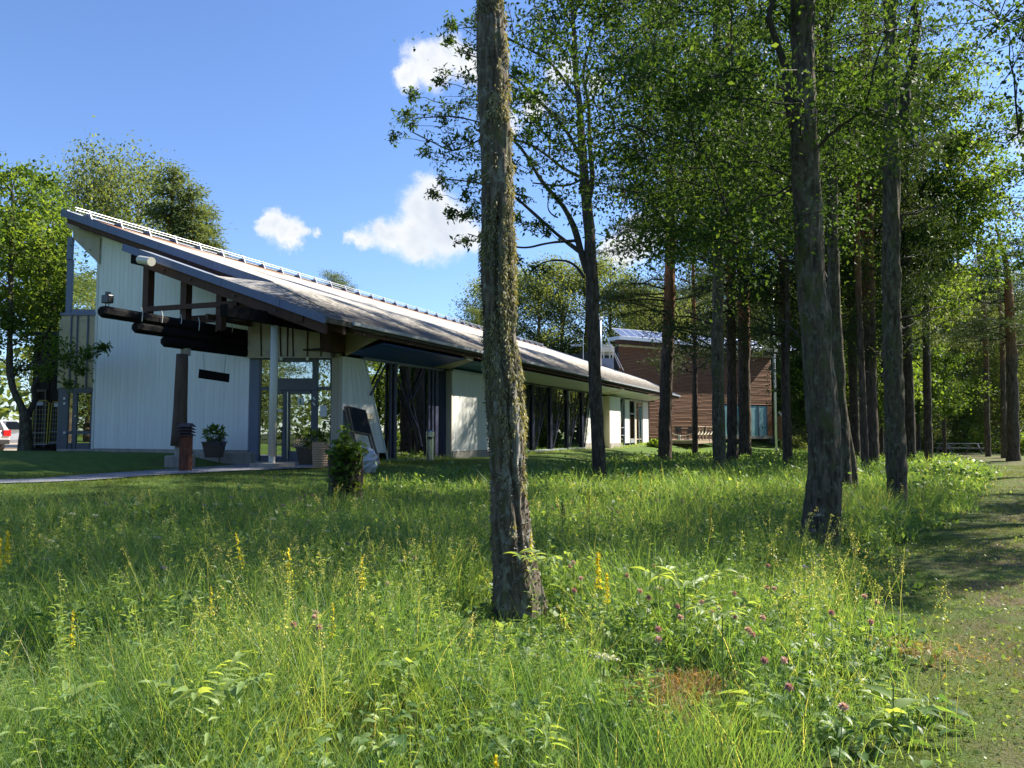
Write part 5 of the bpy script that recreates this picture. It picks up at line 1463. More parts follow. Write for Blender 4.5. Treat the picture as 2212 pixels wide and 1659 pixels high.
# ---- the forked tree with sparse leaves
def forked_tree():
    Y = 21.0; rs = np.random.RandomState(8)
    pts = [(1296,1042,34),(1294,1000,29),(1289,900,26),(1284,800,25),(1282,700,26),(1278,600,27),(1274,510,24),(1268,436,22),(1263,382,19),(1257,309,16),(1252,236,14),(1244,164,12),(1241,91,10),(1237,36,9),(1234,-50,7),(1236,-140,3)]
    path, radl = pxpath(pts, Y)
    base = Vector((path[0].x, Y, float(gz(path[0].x, Y)))); path[0].z = base.z - .1
    t_ = thing('forked_tree', 'slender dark forked tree with sparse leaves spreading toward the roof and open sky', 'tree', base)
    V, Fq, c, r, D = tube_np(path, radl, 26, .018, seed=12, step=.05); mesh_np('trunk', V, Fq, M['bark_dark'], t_, smooth=True)
    BRS = [[(1268,589,15),(1255,545,14),(1241,491,13),(1219,447,11),(1190,415,9),(1168,389,8),(1153,364,8),(1132,327,7),(1110,302,6),(1060,270,4),(980,250,3),(900,255,2)],
           [(1255,545,11),(1215,516,9),(1186,491,8),(1150,458,7),(1113,425,6),(1060,400,4),(1000,390,3),(940,385,2)],
           [(1251,335,9),(1230,291,8),(1204,258,8),(1183,236,7),(1153,207,6),(1121,175,5),(1050,130,3),(985,110,2)],
           [(1259,385,9),(1215,364,7),(1186,338,6),(1143,309,5),(1060,290,4),(980,330,3),(890,285,2)],
           [(1244,211,8),(1215,167,7),(1183,127,6),(1132,102,4),(1060,60,3),(1000,60,2)],
           [(1239,105,7),(1204,76,5),(1168,58,4),(1124,73,2)],
           [(1242,520,7),(1186,524,5),(1132,538,4),(1060,520,3),(1010,505,2)],
           [(1262,600,7),(1241,567,5),(1204,560,4),(1168,567,3),(1150,580,2)],
           [(1270,440,13),(1280,400,11),(1279,364,10),(1273,309,9),(1272,218,7),(1257,164,6),(1275,90,4),(1300,20,3)],
           [(1258,385,6),(1240,400,5),(1205,402,4),(1150,395,3)],
           [(1241,30,6),(1262,-10,4),(1290,-40,2)],[(1238,60,5),(1215,10,4),(1190,-30,2)],
           [(1252,250,4),(1290,200,3),(1320,150,2)],[(1205,470,4),(1180,460,3),(1190,400,2)],[(1186,338,4),(1190,280,3),(1178,240,2)]]
    m_ = Acc()
    for bn, b in enumerate(BRS):
        dz = .25 * math.sin(bn * 2.1)
        p_ = []; r_ = []
        for i, (x, y, w) in enumerate(b):
            p_.append(P(x, y, Y + dz * i * .6)); r_.append(w * .5 * Y / F)
        V, Fq, *_ = tube_np(p_, r_, 7, .006, seed=bn, step=.12); m_.add(V, Fq)
    lv = Acc()
    CLS = [(900,270,38),(950,250,42),(1000,230,44),(920,330,42),(970,330,46),(1020,300,46),(950,390,38),(1000,420,42),(878,240,26),(858,292,22),(1030,380,38),(980,70,24),(1010,110,34),(970,90,20),(1030,60,28),(1010,170,38),(955,180,28),(1000,470,24),(1018,520,24),(978,455,20),(1030,460,26),(1140,290,26),(1150,350,22),(1180,250,24),(1130,210,30),(1120,150,34),(1160,100,34),(1200,60,34),(1150,40,36),(1130,420,22),(1160,480,26),(1190,500,18),(1120,480,24),(1130,560,16),(1170,585,16),(1205,425,18),(1215,325,18),(1280,60,30),(1310,30,28),(1300,160,20),(1240,10,36),(1220,120,24),(1110,350,24),(1060,330,40),(1060,200,40),(1060,430,40),(1060,80,40),(1060,480,26),(895,205,18),(935,420,16)]
    for (x, y, r) in CLS:
        Yc = Y + rs.uniform(-1.6, 1.6); c = np.array(P(x + rs.normal() * 5, y + rs.normal() * 5, Yc)); R_ = r * Y / F
        # twigs fanning from the clump centre, leaves strung along them
        q = np.array(P(x + (1265 - x) * .22, y + 18, Yc))
        V, Fq, cc = branch_np(q, c, .014, .007, rs, .05, 4, 6, .25); m_.add(V, Fq)
        nt_ = 7; 
        for j in range(nt_):
            e = c + rs.normal(size=3) * np.array([.75, .5, .6]) * R_ * 1.05
            V, Fq, cc = branch_np(c, e, .008, .003, rs, .04, 3, 5, .3); m_.add(V, Fq)
            n = int(9 + r * .30); f = rs.uniform(.15, 1.08, n)[:, None] * 4; i0 = np.minimum(f[:, 0].astype(int), 3)
            C = cc[i0] + (cc[i0 + 1] - cc[i0]) * (f - i0[:, None]) + rs.normal(size=(n, 3)) * .055
            V, Fq = leaf_quads(C, .125, rs, None, .42, droop=.15); lv.add(V, Fq, np.repeat(rs.uniform(0, .75, n), 4))
    m_.build('branches', 'branch', t_, smooth=True); lv.build('crown', 'leaf', t_)
forked_tree()

# ---- grove
def V3(x, y, Y): return P(x, y, Y)
broadleaf('broad_tree', 'thick leaning tree with a swollen bare foot, the broadest dark trunk of the grove', [(1768,1192,84),(1770,1150,74),(1778,1080,66),(1783,1000,62),(1778,900,62),(1770,820,60),(1762,700,60),(1752,600,58),(1744,450,54),(1738,300,50),(1735,150,46),(1733,0,44)], 10.2,
          (2.9, 11.4, 6.7), (3.0, 2.8, 3.6), 135, 390, .068, 31, amp=.034, n=64, top=((3.9, 10.6, 10.5), .05), zmin=3.3, step=.03, extra=lambda br, lv, rs, path: [
              br.add(*branch_np(np.array(P(1738, 330, 10.2)), np.array(P(1650, -40, 10.0)), .075, .03, rs, -.05, 8, 10, .2)[:2]),
              br.add(*branch_np(np.array(P(1772, 745, 10.2)), np.array(P(1690, 690, 10.6)), .03, .008, rs, .1, 6, 10, .3)[:2]),
              br.add(*branch_np(np.array(P(1755, 600, 10.2)), np.array(P(1600, 500, 11)), .03, .01, rs, .12, 6, 10, .3)[:2])])
broadleaf('lichen_tree', 'straight lichened tree nearest the mown path with a fork high up', [(1941,1112,50),(1938,1060,42),(1936,980,40),(1931,850,38),(1926,700,36),(1925,550,34),(1926,400,33),(1925,250,30),(1924,100,27),(1922,0,26)], 15.5,
          (6.6, 17.2, 9.4), (2.4, 2.6, 4.2), 62, 300, .082, 32, amp=.028, n=44, top=((7.4, 15.5, 14), .04), zmin=3.6, step=.04, extra=lambda br, lv, rs, path: [
              br.add(*branch_np(np.array(P(1932, 290, 15.5)), np.array(P(1980, -40, 15.3)), .11, .06, rs, -.06, 9, 12, .12)[:2]),
              br.add(*branch_np(np.array(P(1936, 700, 15.5)), np.array(P(2090, 660, 16)), .025, .006, rs, .15, 5, 12, .3)[:2]),
              br.add(*branch_np(np.array(P(1936, 480, 15.5)), np.array(P(2060, 440, 16)), .03, .008, rs, .1, 5, 12, .3)[:2])])
broadleaf('twin_stem_tree', 'dark tree close behind the thick leaning one', [(1826,1075,32),(1822,1000,27),(1815,880,26),(1806,740,26),(1800,600,25),(1797,400,22),(1790,200,20),(1786,0,18)], 17,
          (6.2, 18.5, 9.5), (2.6, 2.8, 4), 80, 290, .085, 33, amp=.015, top=((6.8, 17, 13), .03), zmin=4.0)
broadleaf('slanting_tree', 'thin slanting stem between the thick leaning tree and its dark neighbour', [(1849,1060,20),(1842,1020,17),(1828,930,15),(1815,840,14),(1806,760,12),(1800,650,9)], 17.6,
          (7.2, 18, 5.8), (.8, .8, .8), 6, 110, .09, 43, n=16, top=None)
broadleaf('mossy_trunk_tree', 'dark mossy tree between the two tall pines near the brown building', [(1554,1032,30),(1554,1000,27),(1551,850,25),(1550,700,24),(1552,560,23),(1552,400,21),(1550,200,19),(1548,0,17)], 24,
          (6.4, 24.5, 12.5), (3.2, 3.0, 6.5), 140, 280, .105, 34, amp=.014, n=26, top=((6.5, 24, 20), .03), zmin=4.6)
broadleaf('thin_tree', 'thin young tree standing before the flagpole', [(1699,1024,13),(1697,960,11),(1699,860,10),(1702,700,10),(1700,560,8),(1703,400,6)], 26,
          (9.4, 26, 7.5), (1.6, 1.5, 3.6), 26, 150, .11, 35, n=12, bk='bark_dark')
broadleaf('back_tree', 'dark tree standing between the young tree and the slim leaning pine', [(1848,990,20),(1846,900,18),(1842,800,18),(1838,600,17),(1836,400,15),(1832,200,14)], 32,
          (14.2, 33, 11), (3.2, 3, 5), 95, 210, .14, 36, n=16, bk='bark_dark', zmin=4.8)
broadleaf('back_tree', 'dark trunk just beyond the lichened tree by the path', [(1967,996,20),(1966,900,19),(1962,800,18),(1958,600,17),(1955,400,15),(1952,200,13)], 30,
          (15.4, 31, 10.5), (2.8, 3, 5.5), 90, 210, .14, 37, n=16, bk='bark_dark', lf='leaf', zmin=4.6)
broadleaf('back_tree', 'grey trunk half hidden behind the lichened tree by the path', [(1950,985,16),(1949,880,15),(1946,700,14),(1944,500,13)], 34,
          (17.2, 34, 8.5), (2.2, 2.2, 4), 50, 200, .15, 38, n=14, bk='bark', lf='leaf_bright', zmin=4.2)
pine('tall_pine', 'big pine standing in front of the brown slatted wall and the deck', [(1437,1010,32),(1437,980,29),(1438,900,27),(1440,800,26),(1446,650,24),(1448,500,22),(1448,350,20),(1449,200,18),(1450,0,15)], 34, 51, 5.4, 21, 4.3, nb=64, per=300, n=26, top=((7.1, 34, 22), .05), dead=6, side=3.14)
pine('tall_pine', 'pine with a sunlit reddish upper trunk next to the mossy dark trunk', [(1582,1008,25),(1582,960,22),(1581,850,20),(1579,700,19),(1578,600,19),(1576,450,17),(1575,200,15),(1574,0,13)], 31, 52, 6.5, 19, 3.4, nb=50, per=260, n=22, top=((8.9, 31, 20), .05))
pine('tall_pine', 'stout dark pine in front of the turquoise glass', [(1610,985,30),(1609,930,27),(1608,850,26),(1606,700,25),(1605,560,24),(1603,400,20),(1600,200,17)], 36, 53, 7.2, 20, 3.8, nb=50, per=260, n=22, top=((11, 36, 20.5), .05))
pine('leaning_pine', 'slim leaning pine stem with a bare grey lower trunk', [(1870,1022,17),(1868,980,15),(1863,850,14),(1857,700,13),(1852,550,12),(1850,400,11),(1848,200,9)], 25, 54, 6.2, 13, 2.0, nb=26, per=170, n=14, top=((11.3, 25, 13.5), .03))
pine('tall_pine', 'large pine with orange bark high up rising beside the slim leaning pine', [(1884,1005,34),(1882,960,29),(1879,850,28),(1876,700,27),(1873,500,26),(1871,350,25),(1870,200,22),(1872,60,19)], 27, 55, 8.4, 18, 3.8, nb=56, per=260, n=26, top=((12.6, 27, 18.5), .05), bk='bark_pine', dead=12)
pine('tall_pine', 'orange barked pine glimpsed just behind the thick leaning tree', [(1790,990,22),(1789,850,20),(1787,700,20),(1783,500,19),(1780,350,18),(1778,200,16)], 30, 56, 9, 19, 3.4, nb=40, per=230, n=18, top=((12.1, 30, 19.5), .04))
pine('far_pine', 'spreading pine with a thick grey foot and forked orange limbs', [(2189,986,28),(2188,940,24),(2187,850,22),(2185,760,21),(2180,660,17),(2176,580,12)], 42, 57, 5.6, 11.5, 5.2, nb=40, per=230, n=20, top=((26.8, 42, 12.5), .04), ln=.2)
pine('far_pine', 'slim pine stem beyond the picnic table, nearer the thick footed pine', [(2169,978,12),(2168,900,11),(2166,800,10),(2164,700,9)], 48, 58, 6, 12.5, 3.2, nb=26, per=200, n=12, top=((30.5, 48, 13), .03), ln=.22)
pine('far_pine', 'slim pine stem beyond the picnic table, nearer the dark wood', [(2134,976,12),(2132,900,11),(2130,800,10),(2128,700,9)], 50, 59, 6.2, 12.5, 3.2, nb=26, per=200, n=12, top=((30.6, 50, 13), .03), ln=.22)
# bright trees at the far edge of the grove, and crowns reaching in over the path
broadleaf('bright_tree', 'tall sunlit yellow green tree rising behind the lichened tree', [(2005,985,16),(2003,850,15),(2000,700,14),(1998,500,12),(1995,300,9)], 31, (16.8, 31.5, 12), (3.6, 3.2, 6.6), 150, 210, .16, 61, lf='leaf_bright', n=14, bk='bark_dark', zmin=5.2)
broadleaf('bright_tree', 'sunlit yellow green tree filling the gap behind the thin pine stem', [(1905,975,14),(1902,850,13),(1900,700,12),(1898,500,10)], 44, (21, 45, 8.5), (4.4, 3.6, 7.0), 130, 210, .20, 62, lf='leaf_bright', n=12, bk='bark_dark', zmin=1.6)
broadleaf('path_tree', 'tree beside the path whose leafy limbs reach in against the open sky', [(2330,1120,44),(2325,900,40),(2315,600,34),(2300,300,28)], 13.5, (9.8, 13.8, 7.8), (2.2, 2.4, 3.0), 44, 150, .085, 63, n=30, top=((9.6, 13.5, 11), .03), zmin=4.9, amp=.015)
broadleaf('path_tree', 'farther tree overhanging the mown path with fine dark leaves', [(2290,1000,30),(2288,850,28),(2285,600,24),(2280,400,18)], 27, (19.8, 27.5, 9.5), (2.8, 2.8, 4.6), 44, 150, .13, 64, n=18, zmin=5.5)

for i, (x, Y, r, h, lb, lf) in enumerate(((1760, 40, 1.7, 4.6, 'young leafy tree between the thick leaning tree and the flagpole', 'leaf'), (1835, 38, 1.6, 4.2, 'young sunlit tree glimpsed between the crowded trunks', 'leaf_bright'),
        (1905, 36, 1.7, 4.8, 'young tree filling the space before the lichened trunk', 'leaf_bright'), (1985, 46, 2.2, 5.2, 'low leafy tree above the far end of the picnic table', 'leaf'), (2040, 50, 2.4, 5.6, 'rounded leafy tree over the middle of the picnic table', 'leaf_bright'))):
    broadleaf('young_tree', lb, [(x, 985, 9), (x - 1, 900, 8), (x + 2, 780, 6)], Y, (P(x, 900, Y).x, Y, h * .75), (r, r, h * .45), 34, 200, .15, 300 + i, lf=lf, n=8, bk='bark_dark', zmin=1.0, amp=0)
for i, (X_, Y_, r, z_) in enumerate(((12.4, 13.6, 2.4, 8.2), (15.6, 17.6, 2.6, 9.0), (20.5, 21, 2.6, 8.5))):  # unseen trees added to throw shade on the path and middle meadow
    xp = 1106 + F * X_ / Y_
    broadleaf('path_side_tree', 'unseen tree added beyond the mown path to shade the grass', [(xp, 935 + 1.5 * F / Y_, .3 * F / Y_), (xp, 800, .26 * F / Y_), (xp, 935 - 4 * F / Y_, .2 * F / Y_)], Y_, (X_, Y_, z_), (r, r, 3.2), 60, 200, .11, 320 + i, n=14, bk='bark', zmin=4.4, amp=0, group='shade trees added out of view beyond the path')
# leafy trees by the shed
def lefty(br, lv, rs, path):
    for (x, y, r) in ((150,775,30),(190,765,22),(215,752,14),(120,745,38),(175,800,18),(228,748,8),(100,800,30),(150,830,16)):
        c = np.array(P(x, y, 23.6)); q = np.array(P(60, 800, 26)); V, Fq, _ = branch_np(q, c, .03, .008, rs, .1, 4, 8, .2); br.add(V, Fq)
        n = int(8 * r); C = c + rs.normal(size=(n, 3)) * np.array([.5, .3, .32]) * r * 24 / F
        V, Fq = leaf_quads(C, .12, rs, None, .42); lv.add(V, Fq, np.repeat(rs.uniform(0, .6, n), 4))
broadleaf('maple_tree', 'leafy tree with a forked trunk beside the shed, one limb crossing the wall', [(55,976,34),(54,950,24),(56,915,24),(50,880,15),(30,850,13),(20,800,12),(22,700,11),(24,560,9),(28,420,6)], 25.8,
          (-17.0, 26.6, 6.5), (1.8, 1.9, 3.7), 105, 150, .14, 71, lf='leaf_bright', n=24, bk='bark', zmin=2.4, extra=lambda br, lv, rs, path: [lefty(br, lv, rs, path), br.add(*branch_np(np.array(P(57, 912, 25.8)), np.array(P(112, 700, 26.6)), .10, .05, rs, -.04, 8, 10, .15)[:2])], hole=.15)
broadleaf('maple_tree', 'taller leafy tree at the edge of the picture over the parked car', [(-170,990,40),(-165,900,34),(-150,700,28),(-140,500,20),(-130,380,12)], 24, (-18.4, 25, 8.0), (1.6, 2.0, 3.0), 40, 130, .15, 72, lf='leaf_bright', n=20, bk='bark', zmin=3)
broadleaf('maple_tree', 'leafy tree behind the forked trunk, touching the high roof corner', [(105,972,26),(104,900,24),(100,800,22),(96,650,18),(94,520,12)], 31, (-19.4, 31.5, 7.8), (1.9, 1.8, 3.6), 62, 150, .17, 73, lf='leaf_bright', n=16, bk='bark_dark', zmin=4.9)

# ---- shared far trees
def far_template(name, kind, seed, lm=None):
    rs = np.random.RandomState(seed); br = Acc(); lv = Acc(); H = 16.0
    path = [Vector((0, 0, -.3)), Vector((.1, 0, H * .4)), Vector((0, .1, H * .75)), Vector((0, 0, H * .98))]
    V, Fq, *_ = tube_np(path, [.22, .16, .09, .02], 8, .0, step=1.0)
    tr = mesh_np('trunk', V, Fq, M['bark_birch' if kind == 'birch' else 'bark_pine'], None, local=True)
    if kind in ('birch', 'aspen'):
        for k in range(120):
            f = rs.uniform(.16, 1); z = H * f; R_ = 3.3 * math.sin(math.pi * min(1, .18 + .82 * (f - .1) ** 1.15)) ** .7 * rs.uniform(.4, 1.05) + .25
            th = rs.uniform(0, 6.28); p = np.array([math.cos(th) * R_, math.sin(th) * R_, z])
            V, Fq, _ = branch_np(np.array([0, 0, max(1, z - R_ * .8)]), p, .05, .01, rs, .05, 3, 5); br.add(V, Fq)
            n = 150; dz = 1.25 if kind == 'birch' else .8
            C = p + rs.normal(size=(n, 3)) * np.array([.55, .55, .5 * dz]) - np.array([0, 0, 1]) * rs.uniform(0, dz * .6, n)[:, None]
            V, Fq = leaf_quads(C, .185, rs, None, .5, droop=.5 if kind == 'birch' else .2); lv.add(V, Fq, np.repeat(np.clip(rs.uniform(.2, .6) + rs.normal(size=n) * .2, 0, 1), 4))
    elif kind == 'spruce':
        for k in range(150):
            f = rs.uniform(.1, 1); z = H * f; R_ = 3.0 * (1 - f) ** .8 * rs.uniform(.6, 1.05) + .15; th = rs.uniform(0, 6.28)
            p = np.array([math.cos(th) * R_, math.sin(th) * R_, z - R_ * .12]); q = np.array([0, 0, z + .1 * R_])
            V, Fq, cc = branch_np(q, p, .03, .008, rs, .04, 3, 6); br.add(V, Fq)
            for s_ in (.45, .7, .95):
                c = q + (p - q) * s_; n = 34; C = c + rs.normal(size=(n, 3)) * np.array([.28, .28, .16])
                V, Fq = leaf_quads(C, .22, rs, (p - q) / np.linalg.norm(p - q) * .8, .26); lv.add(V, Fq, np.repeat(rs.uniform(0, 1, n), 4))
    else:
        for k in range(60):
            f = rs.uniform(.3, 1); z = H * f; R_ = 3.2 * math.sin(math.pi * min(1, .3 + .68 * f)) ** .6 * rs.uniform(.5, 1.1) + .2; th = rs.uniform(0, 6.28)
            p = np.array([math.cos(th) * R_, math.sin(th) * R_, z + R_ * .12]); q = np.array([0, 0, z - .1 * R_])
            V, Fq, cc = branch_np(q, p, .05, .012, rs, .06, 3, 6); br.add(V, Fq)
            for s_ in (.45, .65, .85, 1.0):
                c = q + (p - q) * s_ + rs.normal(size=3) * .2; n = 74; C = c + rs.normal(size=(n, 3)) * np.array([.42, .42, .18])
                V, Fq = leaf_quads(C, .20, rs, np.array([0, 0, .5]) + (p - q) / np.linalg.norm(p - q) * .5, .22); lv.add(V, Fq, np.repeat(np.clip(rs.uniform(.2, .7) + rs.normal(size=n) * .15, 0, 1), 4))
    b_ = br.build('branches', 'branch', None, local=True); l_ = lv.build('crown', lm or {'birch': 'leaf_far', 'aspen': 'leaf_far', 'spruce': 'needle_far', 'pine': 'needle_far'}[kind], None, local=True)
    ms = [('trunk', tr.data), ('branches', b_.data), ('crown', l_.data)]
    for o in (tr, b_, l_): bpy.data.objects.remove(o)
    return ms
TPL = {k: far_template(k, k, 90 + i) for i, k in enumerate(('birch', 'aspen', 'spruce', 'pine'))}
TPL['aspen2'] = far_template('aspen', 'aspen', 99); TPL['pine2'] = far_template('pine', 'pine', 98, 'needle')
def ftree(kind, x, ytop, Y, label, group=None, wid=1.0, rot=None, name=None, Xw=None, H=None):
    if Xw is None: Xw = P(x, 900, Y).x
    z0 = float(gz(Xw, Y)); h = H if H else P(x, ytop, Y).z - z0
    e = thing(name or {'aspen2': 'aspen'}.get(kind, kind) + '_tree', label, 'tree', (Xw, Y, z0), group)
    h *= .95; s_ = h / 16.0; e.scale = (s_ * wid, s_ * wid, s_); e.rotation_euler = (0, 0, R.uniform(0, 6.28) if rot is None else rot)
    for nm, me in TPL[kind]:
        o = bpy.data.objects.new(nm, me); COL.objects.link(o); o.parent = e
    return e
ftree('birch', 218, 312, 52, 'tall pale birch rising behind the high end of the roof', wid=.95)
ftree('birch', 288, 330, 56, 'drooping birch behind the roof between the tallest birch and the conifers', wid=.9)
ftree('birch', 165, 355, 50, 'lower birch behind the roof corner beside the leafy tree', wid=.8)
ftree('spruce', 360, 330, 50, 'pointed conifer behind the roof next to the birches', wid=1.35)
ftree('spruce', 402, 374, 50, 'pointed conifer behind the roof, second from the open sky', wid=1.25)
ftree('spruce', 434, 420, 52, 'shortest conifer at the open sky end of the clump behind the roof', wid=1.2)
ftree('pine', 493, 538, 60, 'pine tip just showing over the ridge next to the clump of pines', wid=.7)
ftree('pine', 718, 570, 62, 'small pine top standing alone over the middle of the ridge', wid=.8)
ftree('pine', 742, 598, 63, 'lower pine top beside the lone one over the ridge', wid=.7)
ftree('spruce', 800, 632, 66, 'spruce tip peeping over the ridge near the lone pine top', wid=.6)
ftree('spruce', 828, 644, 68, 'lowest spruce tip over the ridge', wid=.6)
for i, (x, yt, Y, k) in enumerate(((1030,652,84,'pine'),(1062,590,92,'aspen'),(1110,570,95,'aspen2'),(1165,545,96,'aspen'),(1215,550,98,'aspen2'),(1268,538,100,'aspen'),(1322,548,99,'aspen2'),(1372,600,97,'aspen'))):
    lb = ['small pine at the low end of the aspens behind the ridge', 'aspen partly hidden by the near mossy trunk', 'aspen beside the mossy trunk behind the ridge', 'aspen seen between the branches of the forked tree', 'aspen behind the ridge next to the forked trunk',
          'tall aspen directly behind the forked trunk and the flue pipe', 'bright aspen between the flue pipe and the solar panels', 'rounded aspen behind the solar panels next to the dark pines'][i]
    ftree(k, x, yt, Y, lb, wid=1.15)
for i, (x, Y, H_, w_, lb) in enumerate(((1553, 29, 17, .9, 'pine standing directly behind the mossy trunk near the brown building'), (1611, 40, 19, .9, 'tall pine half hidden behind the stout dark pine'), (1768, 27, 16, .95, 'pine hidden behind the thick leaning tree'),
        (1884, 33, 18, .95, 'pine hidden behind the orange barked pine'), (1938, 26, 15, .8, 'pine hidden behind the lichened tree by the path'), (1700, 31, 17, .9, 'pine close behind the thin young tree'), (1500, 44, 18, .8, 'pine between the big deck pine and the mossy trunk'))):
    ftree('pine2', x, 0, Y, lb, wid=w_, H=H_, name='grove_pine')
GW = 'trees of the wood behind the brown building and the path'
LW = 'tree of the dense wood beyond the brown building and the picnic table'
for i in range(46):
    rr = R.random
    Y = 80 + 34 * rr(); x = 1385 + (2330 - 1385) * (i + rr()) / 46
    k = R.choice(['aspen', 'aspen2', 'spruce', 'pine', 'birch'])
    yt = (600 if x < 1650 else 560 if x < 2120 else 640) + 90 * rr()
    if 1385 < x < 1660: yt = 560 + 100 * rr()
    ftree(k, x, yt, Y, LW, GW, wid=1.25, name='wood_tree')
for i, (x, yt, Y, k) in enumerate(((1975,690,58,'aspen'),(2030,640,64,'aspen2'),(2085,620,66,'birch'),(2120,600,70,'aspen'),(2190,610,66,'aspen2'),(2240,560,60,'pine'),(2060,560,74,'spruce'),(1930,560,72,'aspen'),(2150,560,80,'pine'),(1745,560,84,'spruce'),(1720,650,86,'pine'))):
    ftree(k, x, yt, Y, LW, GW, wid=1.4, name='wood_tree')
# bushes on the edge of the wood
def bush(x, y, Y, r, label, seed, lf='leaf_far', group=None):
    p = P(x, y, Y); p.z = float(gz(p.x, p.y)); e = thing('bush', label, 'bush', p, group)
    rs = np.random.RandomState(seed); lv = Acc(); br = Acc()
    for k in range(26):
        d = rs.normal(size=3); d[2] = abs(d[2]); d /= np.linalg.norm(d); c = np.array(p) + d * r * np.array([1, .8, .95]) * rs.uniform(.4, 1)
        V, Fq, _ = branch_np(np.array(p), c, .03, .008, rs, .05, 3, 5); br.add(V, Fq)
        n = 90; C = c + rs.normal(size=(n, 3)) * r * .17; V, Fq = leaf_quads(C, .19, rs, None, .5); lv.add(V, Fq, np.repeat(np.clip(rs.uniform(.2, .8) + rs.normal(size=n) * .2, 0, 1), 4))
    br.build('stems', 'branch', e); lv.build('foliage', lf, e)
GB = 'bushes along the edge of the far wood'
for i, (x, Y, r) in enumerate(((2015,62,1.9),(1975,66,1.6),(2060,68,2.2),(2110,60,1.9),(2150,64,2.3),(2200,58,2.2),(2235,54,1.8),(1730,78,2.4),(1780,76,2.0),(1900,70,2.0),(1715,70,1.2))):
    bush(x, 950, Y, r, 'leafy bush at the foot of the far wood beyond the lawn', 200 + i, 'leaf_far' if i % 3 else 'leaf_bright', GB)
bush(1412, 950, 50, .42, 'small pale shrub by the deck planks beside the big pine', 231, 'leaf_bright')
# belt of wood that closes the horizon all round, one mass
def belt():
    rs = np.random.RandomState(77); lv = Acc(); br = Acc()
    for k in range(190):
        th = 2 * math.pi * k / 190 + rs.normal() * .01; D_ = 128 + rs.uniform(-6, 30); 
        c0 = np.array([math.sin(th) * D_, math.cos(th) * D_, 0.0]); c0[2] = float(gz(c0[0], c0[1])); H = rs.uniform(11, 17)
        if abs(math.degrees(math.atan2(c0[0], c0[1]))) < 25: H *= .8
        n = 300; f = rs.uniform(0.0, 1, n); rad = 5.4 * np.sin(np.pi * np.clip(.15 + .85 * f, 0, 1)) ** .6
        a_ = rs.uniform(0, 6.28, n); q = np.stack([np.cos(a_) * rad, np.sin(a_) * rad, f * H], 1) * np.array([1, 1, 1]) + rs.normal(size=(n, 3)) * .5 + c0
        V, Fq = leaf_quads(q, 1.25, rs, None, .7); lv.add(V, Fq, np.repeat(np.clip(rs.uniform(.1, .7) + rs.normal(size=n) * .2, 0, 1), 4))
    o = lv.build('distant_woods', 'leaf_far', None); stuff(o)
belt()
# trees behind the photographer: they stand in the window reflections
for i in range(26):
    d = R.uniform(36, 44) if i % 2 else R.uniform(44, 56)
    x_, y_ = math.cos(math.radians(182 + i * 7)) * d, math.sin(math.radians(182 + i * 7)) * d - 1
    ftree(R.choice(['aspen', 'birch', 'aspen2', 'pine']), 0, 0, y_, 'tree across the lawn seen only mirrored in the windows', 'trees mirrored in the windows', Xw=x_, H=R.uniform(14, 18), wid=1.5, name='mirrored_tree')

# stump with a climbing plant
sp_ = P(745, 1040, 14.6); sp_.z = float(gz(sp_.x, sp_.y))
st = thing('tree_stump', 'tall dark stump overgrown by a broad leaved climber in front of the blackboards', 'tree stump', sp_)
zt_ = P(745, 982, 14.6).z
V, Fq, c, r, D = tube_np([sp_ + Vector((0, 0, -.2)), sp_ + Vector((0, 0, .4)), Vector((sp_.x, sp_.y, zt_))], [.37, .30, .295], 60, .03, seed=9, step=.04)
mesh_np('trunk', V, Fq, M['bark_dark'], st, smooth=True)
MB().lathe(Vector((sp_.x, sp_.y, zt_ - .06)), [(.30, 0), (.27, .03), (.05, .05)], 24).build('cut_top', M['greywood'], st)
rs = np.random.RandomState(4)
th = rs.normal(-1.35, .45, 620); zz = sp_.z + .25 + (zt_ - sp_.z - .1) * rs.rand(620) ** .6
C = np.stack([sp_.x + np.cos(th) * .33, sp_.y + np.sin(th) * .33, zz], 1) + rs.normal(size=(620, 3)) * .03
cl = thing('climbing_plant', 'broad leaved climber draped over the dark stump', 'climbing plant', sp_ + Vector((0, -.3, 0)))
C2 = np.array([sp_.x + .05, sp_.y - .1, zt_ + .12]) + rs.normal(size=(260, 3)) * np.array([.16, .14, .12]); C3 = np.array([sp_.x + .03, sp_.y - .1, zt_ + .30]) + rs.normal(size=(60, 3)) * np.array([.05, .05, .16])
C = np.concatenate([C[:380], C2[:170], C3])
leaf_mesh('foliage', C, .105, 'leaf_bright', cl, rs, np.tile([0, -.6, .1], (len(C), 1)), .8)
MB().tube([sp_ + Vector((0, -.35, 0)), sp_ + Vector((.1, -.36, .7)), Vector((sp_.x + .03, sp_.y - .2, zt_ + .45))], .01, 5).build('stem', M['branch'], cl)

